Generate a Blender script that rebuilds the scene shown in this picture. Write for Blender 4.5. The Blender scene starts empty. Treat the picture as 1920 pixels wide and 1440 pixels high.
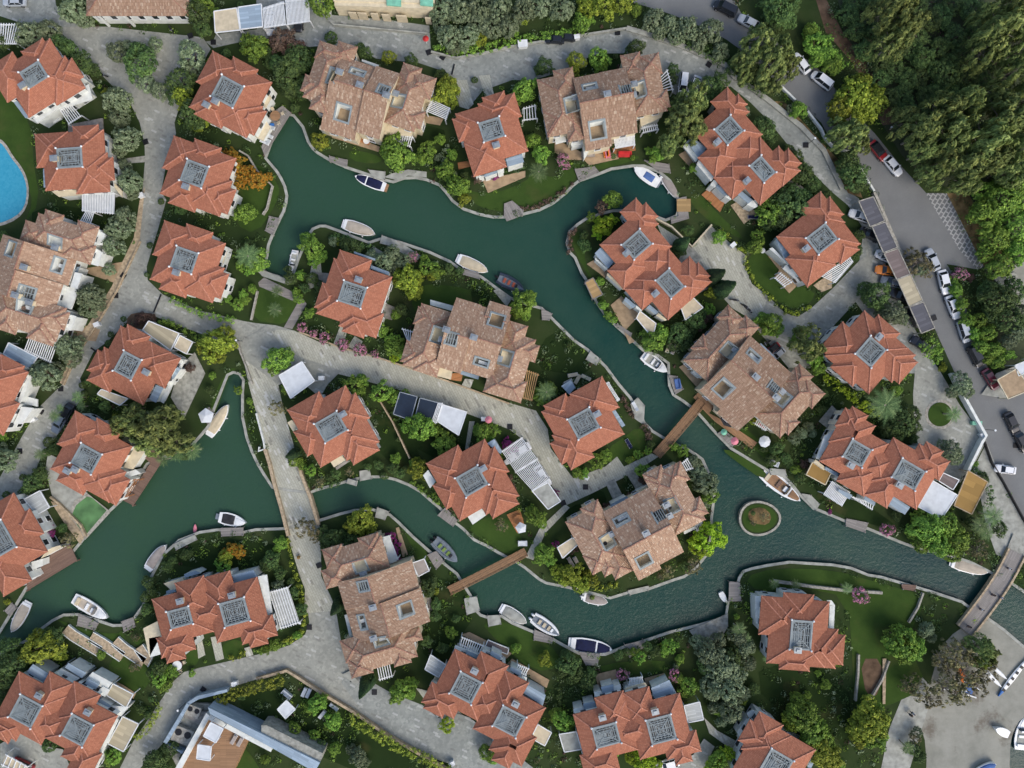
import bpy, bmesh, math, random
from mathutils import Vector, Matrix, geometry
random.seed(7)
R = math.radians
sc = bpy.context.scene
COL = sc.collection
# ---------------------------------------------------------------- camera, sky, sun, exposure
HC = 150.0           # camera height above the quay
MPP = 0.1            # metres per photograph pixel on the ground
cam = bpy.data.cameras.new("camera"); cam_o = bpy.data.objects.new("camera", cam); COL.objects.link(cam_o)
cam_o.location = (0, 0, HC); cam_o.rotation_euler = (0, 0, 0)
cam.sensor_width = 36.0; cam.lens = 36.0 * HC / 192.0; cam.clip_start = 1.0; cam.clip_end = 2000.0
sc.camera = cam_o
SUN_EL, SUN_AZ = R(44), R(140)      # azimuth clockwise from +Y (up in the picture)
w = bpy.data.worlds.new("World"); sc.world = w; w.use_nodes = True
nt = w.node_tree; sky = nt.nodes.new("ShaderNodeTexSky"); sky.sky_type = 'NISHITA'; sky.sun_disc = False
sky.sun_elevation = SUN_EL; sky.sun_rotation = SUN_AZ; sky.air_density = 1.0; sky.dust_density = 3.0; sky.ozone_density = 1.0
nt.links.new(sky.outputs[0], nt.nodes["Background"].inputs[0]); nt.nodes["Background"].inputs[1].default_value = 0.15
sun = bpy.data.lights.new("sun", 'SUN'); sun.energy = 0.9; sun.angle = R(32); sun.color = (1.0, 0.96, 0.86)
sun_o = bpy.data.objects.new("sun", sun); COL.objects.link(sun_o)
sd = Vector((math.sin(SUN_AZ)*math.cos(SUN_EL), math.cos(SUN_AZ)*math.cos(SUN_EL), math.sin(SUN_EL)))
sun_o.rotation_euler = (-sd).to_track_quat('-Z', 'Y').to_euler(); sun_o.location = (0, 0, 120)
sc.view_settings.view_transform = 'Standard'; sc.view_settings.look = 'None'
sc.view_settings.exposure = 0.55; sc.view_settings.gamma = 1.0
sc.render.engine = 'CYCLES'; sc.cycles.max_bounces = 5; sc.cycles.diffuse_bounces = 3; sc.cycles.glossy_bounces = 2
sc.cycles.transparent_max_bounces = 4; sc.cycles.caustics_reflective = False; sc.cycles.caustics_refractive = False

def P(px, py, z=0.0):
    """the world point at height z that the photograph shows at pixel px, py"""
    k = MPP * (HC - z) / HC
    return Vector(((px - 960.0) * k, (720.0 - py) * k, z))
def Z(ox, oy, s, pts): return [(ox + x / s, oy + y / s) for x, y in pts]
def pairs(l): return [(l[i], l[i+1]) for i in range(0, len(l), 2)]

# ---------------------------------------------------------------- materials
MATS = {}
def newmat(name):
    m = bpy.data.materials.new(name); m.use_nodes = True; MATS[name] = m
    return m, m.node_tree, m.node_tree.nodes, m.node_tree.links, m.node_tree.nodes["Principled BSDF"]
def ramp(n, stops):
    r = n.new("ShaderNodeValToRGB"); e = r.color_ramp.elements
    while len(e) < len(stops): e.new(0.5)
    for el, (p, c) in zip(e, stops): el.position = p; el.color = (*c, 1)
    return r
def tex_coord(n, l, kind='Object', scale=None):
    tc = n.new("ShaderNodeTexCoord"); out = tc.outputs[kind]
    if scale:
        mp = n.new("ShaderNodeMapping"); mp.inputs['Scale'].default_value = scale; l.new(out, mp.inputs[0]); out = mp.outputs[0]
    return out
def geo_pos(n): return n.new("ShaderNodeNewGeometry").outputs['Position']
def simple(name, col, rough=0.6, spec=0.3, var=0.12, nscale=1.2, metal=0.0, bump=0.0):
    """a plain colour broken up by two octaves of dirt"""
    m, t, n, l, b = newmat(name)
    b.inputs['Roughness'].default_value = rough; b.inputs['Specular IOR Level'].default_value = spec; b.inputs['Metallic'].default_value = metal
    no = n.new("ShaderNodeTexNoise"); no.inputs['Scale'].default_value = nscale; no.inputs['Detail'].default_value = 6
    l.new(geo_pos(n), no.inputs['Vector'])
    d = tuple(max(0, c * (1 - var * 2)) for c in col); u = tuple(min(1, c * (1 + var)) for c in col)
    r = ramp(n, [(0.3, d), (0.65, u)]); l.new(no.outputs['Fac'], r.inputs[0]); l.new(r.outputs[0], b.inputs['Base Color'])
    if bump:
        bp = n.new("ShaderNodeBump"); bp.inputs['Strength'].default_value = bump; l.new(no.outputs['Fac'], bp.inputs['Height']); l.new(bp.outputs[0], b.inputs['Normal'])
    return m
def mixc(n, l, fac, a, b, mode='MIX'):
    mx = n.new("ShaderNodeMix"); mx.data_type = 'RGBA'; mx.blend_type = mode
    if isinstance(fac, float): mx.inputs[0].default_value = fac
    else: l.new(fac, mx.inputs[0])
    for v, i in ((a, 6), (b, 7)):
        if isinstance(v, tuple): mx.inputs[i].default_value = (*v, 1)
        else: l.new(v, mx.inputs[i])
    return mx.outputs[2]
def noise(n, l, vec, scale, detail=4, rough=0.55):
    no = n.new("ShaderNodeTexNoise"); no.inputs['Scale'].default_value = scale; no.inputs['Detail'].default_value = detail; no.inputs['Roughness'].default_value = rough
    l.new(vec, no.inputs['Vector']); return no.outputs['Fac']
def tile_mat(name, cols, mortar, bw, rh, streak, rough=0.85, squash=1.0, moss=(0.2, 0.15, 0.1), mossamt=0.25):
    """roof tiles: UV is in metres, u along the eave and v up the slope"""
    m, t, n, l, b = newmat(name)
    uv = tex_coord(n, l, 'UV')
    br = n.new("ShaderNodeTexBrick"); br.offset = 0.5; br.inputs['Scale'].default_value = 1.0
    br.inputs['Brick Width'].default_value = bw; br.inputs['Row Height'].default_value = rh; br.inputs['Mortar Size'].default_value = 0.018
    br.inputs['Mortar Smooth'].default_value = 0.4; br.inputs['Bias'].default_value = 0.0
    br.inputs['Color1'].default_value = (0, 0, 0, 1); br.inputs['Color2'].default_value = (1, 1, 1, 1); br.inputs['Mortar'].default_value = (0.4, 0.4, 0.4, 1)
    l.new(uv, br.inputs['Vector'])
    r = ramp(n, cols); l.new(br.outputs['Color'], r.inputs[0])
    wv = n.new("ShaderNodeTexWave"); wv.bands_direction = 'X'; wv.inputs['Scale'].default_value = 0.5 / bw * 0.628; wv.inputs['Distortion'].default_value = 0.4
    l.new(uv, wv.inputs['Vector'])
    c = mixc(n, l, noise(n, l, uv, 0.5, 5), r.outputs[0], moss)
    mx = n.new("ShaderNodeMath"); mx.operation = 'MULTIPLY'; mx.inputs[1].default_value = mossamt
    nn = noise(n, l, geo_pos(n), 0.35, 6, 0.6); l.new(nn, mx.inputs[0])
    c = mixc(n, l, mx.outputs[0], r.outputs[0], moss)
    ms = n.new("ShaderNodeMapping"); ms.inputs['Scale'].default_value = (1.3, 0.16, 1); l.new(uv, ms.inputs[0])
    sr = ramp(n, [(0.52, (0, 0, 0)), (0.75, (0.45, 0.45, 0.45))]); l.new(noise(n, l, ms.outputs[0], 1.0, 5, 0.7), sr.inputs[0]); c = mixc(n, l, sr.outputs[0], c, tuple(x*0.62 for x in moss))
    lr = ramp(n, [(0.62, (0, 0, 0)), (0.8, (0.4, 0.4, 0.4))]); l.new(noise(n, l, geo_pos(n), 0.9, 6, 0.75), lr.inputs[0]); c = mixc(n, l, lr.outputs[0], c, (0.42, 0.27, 0.17))
    f2 = n.new("ShaderNodeMath"); f2.operation = 'MULTIPLY'; f2.inputs[1].default_value = 0.8; l.new(br.outputs['Fac'], f2.inputs[0])
    c = mixc(n, l, f2.outputs[0], c, mortar)
    oi = n.new("ShaderNodeObjectInfo"); hs = n.new("ShaderNodeHueSaturation")
    mr = n.new("ShaderNodeMapRange"); mr.inputs['To Min'].default_value = 0.88; mr.inputs['To Max'].default_value = 1.1; l.new(oi.outputs['Random'], mr.inputs[0])
    l.new(mr.outputs[0], hs.inputs['Value']); l.new(c, hs.inputs['Color']); l.new(hs.outputs[0], b.inputs['Base Color'])
    b.inputs['Roughness'].default_value = rough; b.inputs['Specular IOR Level'].default_value = 0.2
    bp = n.new("ShaderNodeBump"); bp.inputs['Strength'].default_value = streak; bp.inputs['Distance'].default_value = 0.1
    l.new(wv.outputs['Fac'], bp.inputs['Height']); l.new(bp.outputs[0], b.inputs['Normal'])
    return m
tile_mat('red_tiles', [(0.0, (0.31, 0.118, 0.070)), (0.5, (0.37, 0.145, 0.086)), (1.0, (0.42, 0.175, 0.106))], (0.23, 0.075, 0.045), 0.26, 0.36, 0.35, moss=(0.25, 0.12, 0.075), mossamt=0.3)
tile_mat('clay_tiles', [(0.0, (0.32, 0.20, 0.13)), (0.5, (0.41, 0.27, 0.18)), (0.85, (0.47, 0.325, 0.225)), (1.0, (0.62, 0.50, 0.37))], (0.15, 0.09, 0.065), 0.24, 0.55, 0.6, moss=(0.30, 0.185, 0.13), mossamt=0.4)
simple('ridge_red', (0.46, 0.20, 0.13), 0.8, var=0.18, nscale=3)
simple('ridge_clay', (0.32, 0.17, 0.12), 0.8, var=0.25, nscale=3)
simple('render_white', (0.66, 0.68, 0.64), 0.8, var=0.07); simple('render_cream', (0.62, 0.54, 0.38), 0.8, var=0.08)
simple('zinc', (0.30, 0.33, 0.35), 0.45, 0.4, var=0.1, metal=0.3); simple('white_paint', (0.72, 0.74, 0.74), 0.5, var=0.06)
simple('grey_frame', (0.235, 0.27, 0.275), 0.6, var=0.08); simple('deck_floor', (0.2, 0.2, 0.19), 0.85, var=0.3, nscale=2.5)
simple('terrace_tan', (0.36, 0.26, 0.16), 0.85, var=0.12); simple('terrace_grey', (0.26, 0.24, 0.21), 0.85, var=0.2)
simple('pane', (0.02, 0.025, 0.03), 0.1, 0.6, var=0.1); simple('stone', (0.36, 0.34, 0.29), 0.9, var=0.2, nscale=2.2, bump=0.2)
simple('stone_tan', (0.42, 0.33, 0.22), 0.9, var=0.2, nscale=2.2); simple('concrete', (0.34, 0.345, 0.305), 0.9, var=0.15, nscale=0.9)
simple('patio_grey', (0.31, 0.31, 0.27), 0.9, var=0.2, nscale=1.4); simple('black', (0.015, 0.015, 0.017), 0.5, var=0.2)
simple('rubber', (0.02, 0.02, 0.02), 0.8); simple('chrome', (0.5, 0.5, 0.52), 0.25, 0.5, metal=0.7)
simple('canvas_cream', (0.55, 0.47, 0.33), 0.85, var=0.08); simple('canvas_white', (0.58, 0.61, 0.63), 0.8, var=0.05)
simple('canvas_beige', (0.46, 0.40, 0.32), 0.85, var=0.08); simple('canvas_taupe', (0.33, 0.29, 0.26), 0.85, var=0.08)
simple('canvas_navy', (0.008, 0.012, 0.05), 0.8, var=0.2); simple('canvas_black', (0.03, 0.03, 0.035), 0.8, var=0.2); simple('canvas_blue', (0.08, 0.15, 0.35), 0.8, var=0.1)
simple('gelcoat', (0.78, 0.79, 0.78), 0.3, 0.5, var=0.04); simple('gelcoat_grey', (0.16, 0.19, 0.22), 0.5, 0.4, var=0.1); simple('gelcoat_dark', (0.03, 0.04, 0.06), 0.3, 0.5)
simple('red_trim', (0.5, 0.03, 0.03), 0.6); simple('orange_trim', (0.75, 0.2, 0.03), 0.6); simple('blue_trim', (0.04, 0.16, 0.45), 0.6); simple('lime_trim', (0.4, 0.6, 0.05), 0.6); simple('pink_trim', (0.6, 0.2, 0.25), 0.6); simple('mint_trim', (0.2, 0.5, 0.35), 0.6)
simple('solar', (0.012, 0.022, 0.04), 0.35, 0.5, var=0.1); simple('skin', (0.4, 0.25, 0.18), 0.6); simple('shirt', (0.5, 0.52, 0.55), 0.8); simple('trousers', (0.04, 0.05, 0.08), 0.8); simple('hair', (0.03, 0.02, 0.015), 0.7)
simple('bark', (0.16, 0.12, 0.09), 0.9, var=0.25, nscale=3); simple('bark_pale', (0.3, 0.26, 0.21), 0.9, var=0.25, nscale=3)
simple('sand', (0.235, 0.225, 0.20), 0.95, 0.1, var=0.16, nscale=0.35); simple('soil', (0.13, 0.085, 0.055), 0.95, 0.1, var=0.25, nscale=0.6); simple('dry_grass', (0.19, 0.13, 0.06), 0.95, 0.1, var=0.3, nscale=0.8)
def plank(name, c, w=0.18, ang=0.0, rough=0.8, gap=0.35):
    """boards along the object's local x"""
    m, t, n, l, b = newmat(name)
    co = tex_coord(n, l, 'UV')
    br = n.new("ShaderNodeTexBrick"); br.offset = 0.4; br.inputs['Scale'].default_value = 1; br.inputs['Brick Width'].default_value = 3.0; br.inputs['Row Height'].default_value = w
    br.inputs['Mortar Size'].default_value = 0.012; br.inputs['Color1'].default_value = (*[x*0.78 for x in c], 1); br.inputs['Color2'].default_value = (*[min(1, x*1.15) for x in c], 1); br.inputs['Mortar'].default_value = (*[x*gap for x in c], 1)
    l.new(co, br.inputs['Vector'])
    f = n.new("ShaderNodeMath"); f.operation = 'MULTIPLY'; f.inputs[1].default_value = 0.4; l.new(noise(n, l, geo_pos(n), 0.9, 6), f.inputs[0])
    l.new(mixc(n, l, f.outputs[0], br.outputs['Color'], tuple(x*0.6 for x in c)), b.inputs['Base Color']); b.inputs['Roughness'].default_value = rough; b.inputs['Specular IOR Level'].default_value = 0.2
    return m
plank('wood_warm', (0.34, 0.2, 0.11)); plank('wood_brown', (0.2, 0.13, 0.1)); plank('wood_orange', (0.42, 0.19, 0.08)); plank('wood_grey', (0.28, 0.26, 0.24), 0.25)
plank('metal_sheet', (0.33, 0.42, 0.5), 0.45, gap=0.55, rough=0.5); plank('slat_roof', (0.5, 0.52, 0.5), 0.3, gap=0.5); plank('ribbed_dark', (0.12, 0.12, 0.135), 0.5, gap=0.6); plank('ribbed_cream', (0.48, 0.42, 0.29), 0.6, gap=0.7)
plank('wood_peach', (0.5, 0.32, 0.15)); plank('thatch', (0.36, 0.22, 0.07), 1.1, gap=0.75); plank('reed', (0.42, 0.28, 0.13), 0.5, gap=0.7); plank('ribbed_brown', (0.2, 0.16, 0.15), 0.5, gap=0.6)
def ground_mats():
    # planted ground: dark turf, soil and low creepers
    m, t, n, l, b = newmat('garden'); g = geo_pos(n)
    r = ramp(n, [(0.25, (0.020, 0.032, 0.013)), (0.45, (0.030, 0.050, 0.018)), (0.62, (0.055, 0.068, 0.03)), (0.8, (0.11, 0.09, 0.055))]); l.new(noise(n, l, g, 0.11, 8, 0.65), r.inputs[0])
    c = mixc(n, l, noise(n, l, g, 3.0, 4), r.outputs[0], (0.03, 0.05, 0.015)); l.new(c, b.inputs['Base Color']); b.inputs['Roughness'].default_value = 1.0; b.inputs['Specular IOR Level'].default_value = 0.05
    # mown lawn
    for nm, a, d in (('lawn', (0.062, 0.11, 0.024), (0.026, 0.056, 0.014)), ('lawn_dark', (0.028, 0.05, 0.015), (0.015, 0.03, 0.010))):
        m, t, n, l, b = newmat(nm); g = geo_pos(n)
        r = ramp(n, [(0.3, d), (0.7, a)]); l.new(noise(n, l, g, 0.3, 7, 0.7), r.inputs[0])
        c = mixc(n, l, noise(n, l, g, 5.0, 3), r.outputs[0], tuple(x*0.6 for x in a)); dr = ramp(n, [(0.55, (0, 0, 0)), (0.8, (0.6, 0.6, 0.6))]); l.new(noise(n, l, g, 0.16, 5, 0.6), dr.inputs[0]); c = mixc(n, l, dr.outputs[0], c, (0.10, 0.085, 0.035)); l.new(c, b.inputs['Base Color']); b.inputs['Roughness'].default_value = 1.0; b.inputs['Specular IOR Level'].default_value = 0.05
    # cobbles
    for nm, a, d, wht in (('cobbles', (0.40, 0.405, 0.35), (0.26, 0.265, 0.235), 0.0), ('cobbles_blue', (0.375, 0.39, 0.35), (0.22, 0.235, 0.22), 0.0), ('paving', (0.49, 0.485, 0.40), (0.36, 0.36, 0.30), 1.0)):
        m, t, n, l, b = newmat(nm); g = geo_pos(n)
        vo = n.new("ShaderNodeTexVoronoi"); vo.inputs['Scale'].default_value = 2.2 if wht == 0 else 1.1; l.new(g, vo.inputs['Vector'])
        r = ramp(n, [(0.0, d), (1.0, a)]); l.new(vo.outputs['Color'], r.inputs[0])
        wr = ramp(n, [(0.35, (0, 0, 0)), (0.7, (0.75, 0.75, 0.75))]); l.new(noise(n, l, g, 0.22, 9, 0.72), wr.inputs[0]); c = mixc(n, l, wr.outputs[0], r.outputs[0], tuple(x*0.8 for x in d))
        # laid rows with scattered pale and dark setts
        mp = n.new("ShaderNodeMapping"); mp.inputs['Rotation'].default_value = (0, 0, R(62 if wht else 25)); l.new(g, mp.inputs[0])
        if wht:
            bk = n.new("ShaderNodeTexBrick"); bk.inputs['Scale'].default_value = 1; bk.inputs['Brick Width'].default_value = 0.9; bk.inputs['Row Height'].default_value = 0.42; bk.inputs['Mortar Size'].default_value = 0.03
            bk.inputs['Color1'].default_value = (*d, 1); bk.inputs['Color2'].default_value = (*a, 1); bk.inputs['Mortar'].default_value = (*[x*.6 for x in d], 1); l.new(mp.outputs[0], bk.inputs['Vector']); c = mixc(n, l, 0.6, c, bk.outputs['Color'])
        b2 = n.new("ShaderNodeTexBrick"); b2.inputs['Scale'].default_value = 1; b2.inputs['Brick Width'].default_value = 1.05; b2.inputs['Row Height'].default_value = 0.36; b2.inputs['Mortar Size'].default_value = 0.0
        b2.inputs['Color1'].default_value = (0, 0, 0, 1); b2.inputs['Color2'].default_value = (1, 1, 1, 1); l.new(mp.outputs[0], b2.inputs['Vector'])
        rr = ramp(n, [(0.0, (0.13, 0.12, 0.11)), (0.5, (0.62, 0.62, 0.6))]); rr.color_ramp.interpolation = 'CONSTANT'; l.new(b2.outputs['Color'], rr.inputs[0])
        s3 = ramp(n, [(0.0, (1, 1, 1)), (0.035, (0, 0, 0)), (0.955, (1, 1, 1))]); s3.color_ramp.interpolation = 'CONSTANT'; l.new(b2.outputs['Color'], s3.inputs[0])
        f = n.new("ShaderNodeMath"); f.operation = 'MULTIPLY'; f.inputs[1].default_value = 0.5 if wht else 0.33; l.new(s3.outputs[0], f.inputs[0])
        c = mixc(n, l, f.outputs[0], c, rr.outputs[0]); l.new(c, b.inputs['Base Color']); b.inputs['Roughness'].default_value = 0.85; b.inputs['Specular IOR Level'].default_value = 0.2
    m, t, n, l, b = newmat('asphalt'); g = geo_pos(n)
    r = ramp(n, [(0.3, (0.155, 0.163, 0.155)), (0.7, (0.225, 0.235, 0.222))]); l.new(noise(n, l, g, 0.2, 9, 0.65), r.inputs[0]); l.new(mixc(n, l, noise(n, l, g, 6, 2), r.outputs[0], (0.14, 0.14, 0.145)), b.inputs['Base Color']); b.inputs['Roughness'].default_value = 0.9
    # forest floor
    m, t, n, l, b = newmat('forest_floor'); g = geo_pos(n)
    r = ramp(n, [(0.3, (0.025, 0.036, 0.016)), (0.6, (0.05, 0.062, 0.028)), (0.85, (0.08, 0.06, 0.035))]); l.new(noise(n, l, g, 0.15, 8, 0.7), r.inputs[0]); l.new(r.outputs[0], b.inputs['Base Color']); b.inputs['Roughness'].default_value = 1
    # canal water: greener and siltier to the west, bluer towards the sea
    m, t, n, l, b = newmat('water'); g = geo_pos(n)
    sx = n.new("ShaderNodeSeparateXYZ"); l.new(g, sx.inputs[0])
    mr = n.new("ShaderNodeMapRange"); mr.inputs['From Min'].default_value = -75; mr.inputs['From Max'].default_value = 85; l.new(sx.outputs[0], mr.inputs[0])
    r = ramp(n, [(0.0, (0.034, 0.080, 0.042)), (0.38, (0.022, 0.066, 0.040)), (0.6, (0.006, 0.043, 0.035)), (1.0, (0.004, 0.034, 0.038))]); l.new(mr.outputs[0], r.inputs[0])
    f = n.new("ShaderNodeMath"); f.operation = 'MULTIPLY'; f.inputs[1].default_value = 1.0; wr = ramp(n, [(0.35, (0, 0, 0)), (0.72, (1, 1, 1))]); l.new(noise(n, l, g, 0.04, 9, 0.72), wr.inputs[0]); l.new(wr.outputs[0], f.inputs[0])
    l.new(mixc(n, l, f.outputs[0], r.outputs[0], (0.030, 0.070, 0.048)), b.inputs['Base Color']); b.inputs['Roughness'].default_value = 0.08; b.inputs['IOR'].default_value = 1.33; b.inputs['Specular IOR Level'].default_value = 0.4
    bp = n.new("ShaderNodeBump"); bp.inputs['Strength'].default_value = 0.62; bp.inputs['Distance'].default_value = 0.14; l.new(noise(n, l, g, 1.3, 6, 0.7), bp.inputs['Height']); l.new(bp.outputs[0], b.inputs['Normal'])
    m, t, n, l, b = newmat('pool_water'); g = geo_pos(n)
    vo = n.new("ShaderNodeTexVoronoi"); vo.inputs['Scale'].default_value = 3.0; l.new(g, vo.inputs['Vector'])
    r = ramp(n, [(0.0, (0.03, 0.27, 0.41)), (1.0, (0.06, 0.33, 0.47))]); l.new(vo.outputs['Color'], r.inputs[0]); l.new(r.outputs[0], b.inputs['Base Color']); b.inputs['Roughness'].default_value = 0.1
    simple('pond_water', (0.10, 0.21, 0.075), 0.15, 0.5, var=0.25, nscale=0.35)
    m, t, n, l, b = newmat('grass_pavers'); g = geo_pos(n)
    mp = n.new("ShaderNodeMapping"); mp.inputs['Rotation'].default_value = (0, 0, R(-58)); l.new(g, mp.inputs[0])
    br = n.new("ShaderNodeTexBrick"); br.inputs['Scale'].default_value = 1; br.inputs['Brick Width'].default_value = 1.0; br.inputs['Row Height'].default_value = 0.75; br.inputs['Mortar Size'].default_value = 0.12
    br.inputs['Color1'].default_value = (0.15, 0.15, 0.15, 1); br.inputs['Color2'].default_value = (0.11, 0.12, 0.12, 1); br.inputs['Mortar'].default_value = (0.34, 0.34, 0.33, 1); l.new(mp.outputs[0], br.inputs['Vector']); l.new(br.outputs['Color'], b.inputs['Base Color'])
ground_mats()
m, t, n, l, b = newmat('sand'); g = geo_pos(n); r = ramp(n, [(0.3, (0.20, 0.20, 0.165)), (0.6, (0.30, 0.295, 0.25))]); l.new(noise(n, l, g, 0.25, 9, 0.7), r.inputs[0])
r2 = ramp(n, [(0.56, (0, 0, 0)), (0.66, (0.7, 0.7, 0.7))]); l.new(noise(n, l, g, 0.13, 6, 0.7), r2.inputs[0]); l.new(mixc(n, l, r2.outputs[0], r.outputs[0], (0.11, 0.085, 0.06)), b.inputs['Base Color']); b.inputs['Roughness'].default_value = 1
def leaf_mat(name, lo, mid, hi, flower=None, famt=0.0, trans=0.15):
    """leaves: every leaf and clump carries its own tone, trees differ a little from each other"""
    m, t, n, l, b = newmat(name)
    at = n.new("ShaderNodeAttribute"); at.attribute_name = 'tone'
    r = ramp(n, [(0.0, lo), (0.5, mid), (1.0, hi)]); l.new(at.outputs['Fac'], r.inputs[0]); c = r.outputs[0]
    oi = n.new("ShaderNodeObjectInfo"); hs = n.new("ShaderNodeHueSaturation")
    mr = n.new("ShaderNodeMapRange"); mr.inputs['To Min'].default_value = 0.72; mr.inputs['To Max'].default_value = 1.25; l.new(oi.outputs['Random'], mr.inputs[0])
    mh = n.new("ShaderNodeMapRange"); mh.inputs['To Min'].default_value = 0.485; mh.inputs['To Max'].default_value = 0.515; l.new(oi.outputs['Random'], mh.inputs[0])
    l.new(mr.outputs[0], hs.inputs['Value']); l.new(mh.outputs[0], hs.inputs['Hue']); l.new(c, hs.inputs['Color']); c = hs.outputs[0]
    if flower:
        a2 = n.new("ShaderNodeAttribute"); a2.attribute_name = 'bloom'
        f = n.new("ShaderNodeMath"); f.operation = 'LESS_THAN'; f.inputs[1].default_value = famt; l.new(a2.outputs['Fac'], f.inputs[0])
        c = mixc(n, l, f.outputs[0], c, flower)
    l.new(c, b.inputs['Base Color']); b.inputs['Roughness'].default_value = 0.7; b.inputs['Specular IOR Level'].default_value = 0.25
    return m
leaf_mat('leaf_olive', (0.070, 0.102, 0.049), (0.154, 0.198, 0.105), (0.269, 0.320, 0.186))
leaf_mat('leaf_dark', (0.028, 0.058, 0.018), (0.067, 0.115, 0.033), (0.141, 0.218, 0.058))
leaf_mat('leaf_green', (0.051, 0.109, 0.018), (0.134, 0.243, 0.033), (0.282, 0.435, 0.064))
leaf_mat('leaf_yellow', (0.070, 0.100, 0.012), (0.190, 0.240, 0.025), (0.380, 0.420, 0.050))
leaf_mat('leaf_lime', (0.090, 0.170, 0.010), (0.250, 0.400, 0.018), (0.450, 0.600, 0.050))
leaf_mat('leaf_pine', (0.051, 0.077, 0.026), (0.147, 0.192, 0.054), (0.320, 0.358, 0.102))
leaf_mat('leaf_cypress', (0.010, 0.026, 0.010), (0.023, 0.054, 0.019), (0.045, 0.090, 0.028))
leaf_mat('leaf_pink', (0.035, 0.055, 0.020), (0.070, 0.110, 0.035), (0.140, 0.170, 0.070), (0.55, 0.22, 0.34), 0.5)
leaf_mat('leaf_magenta', (0.020, 0.030, 0.015), (0.040, 0.050, 0.020), (0.080, 0.080, 0.030), (0.25, 0.03, 0.16), 0.7)
leaf_mat('leaf_autumn', (0.090, 0.102, 0.019), (0.230, 0.192, 0.026), (0.384, 0.307, 0.038), (0.42, 0.19, 0.02), 0.55)
leaf_mat('leaf_purple', (0.045, 0.032, 0.026), (0.102, 0.058, 0.045), (0.166, 0.115, 0.077))
leaf_mat('leaf_palm', (0.038, 0.077, 0.026), (0.102, 0.166, 0.058), (0.218, 0.294, 0.115))
leaf_mat('leaf_dry', (0.077, 0.077, 0.032), (0.166, 0.154, 0.070), (0.282, 0.243, 0.115))
def M(name): return MATS[name]

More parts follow.
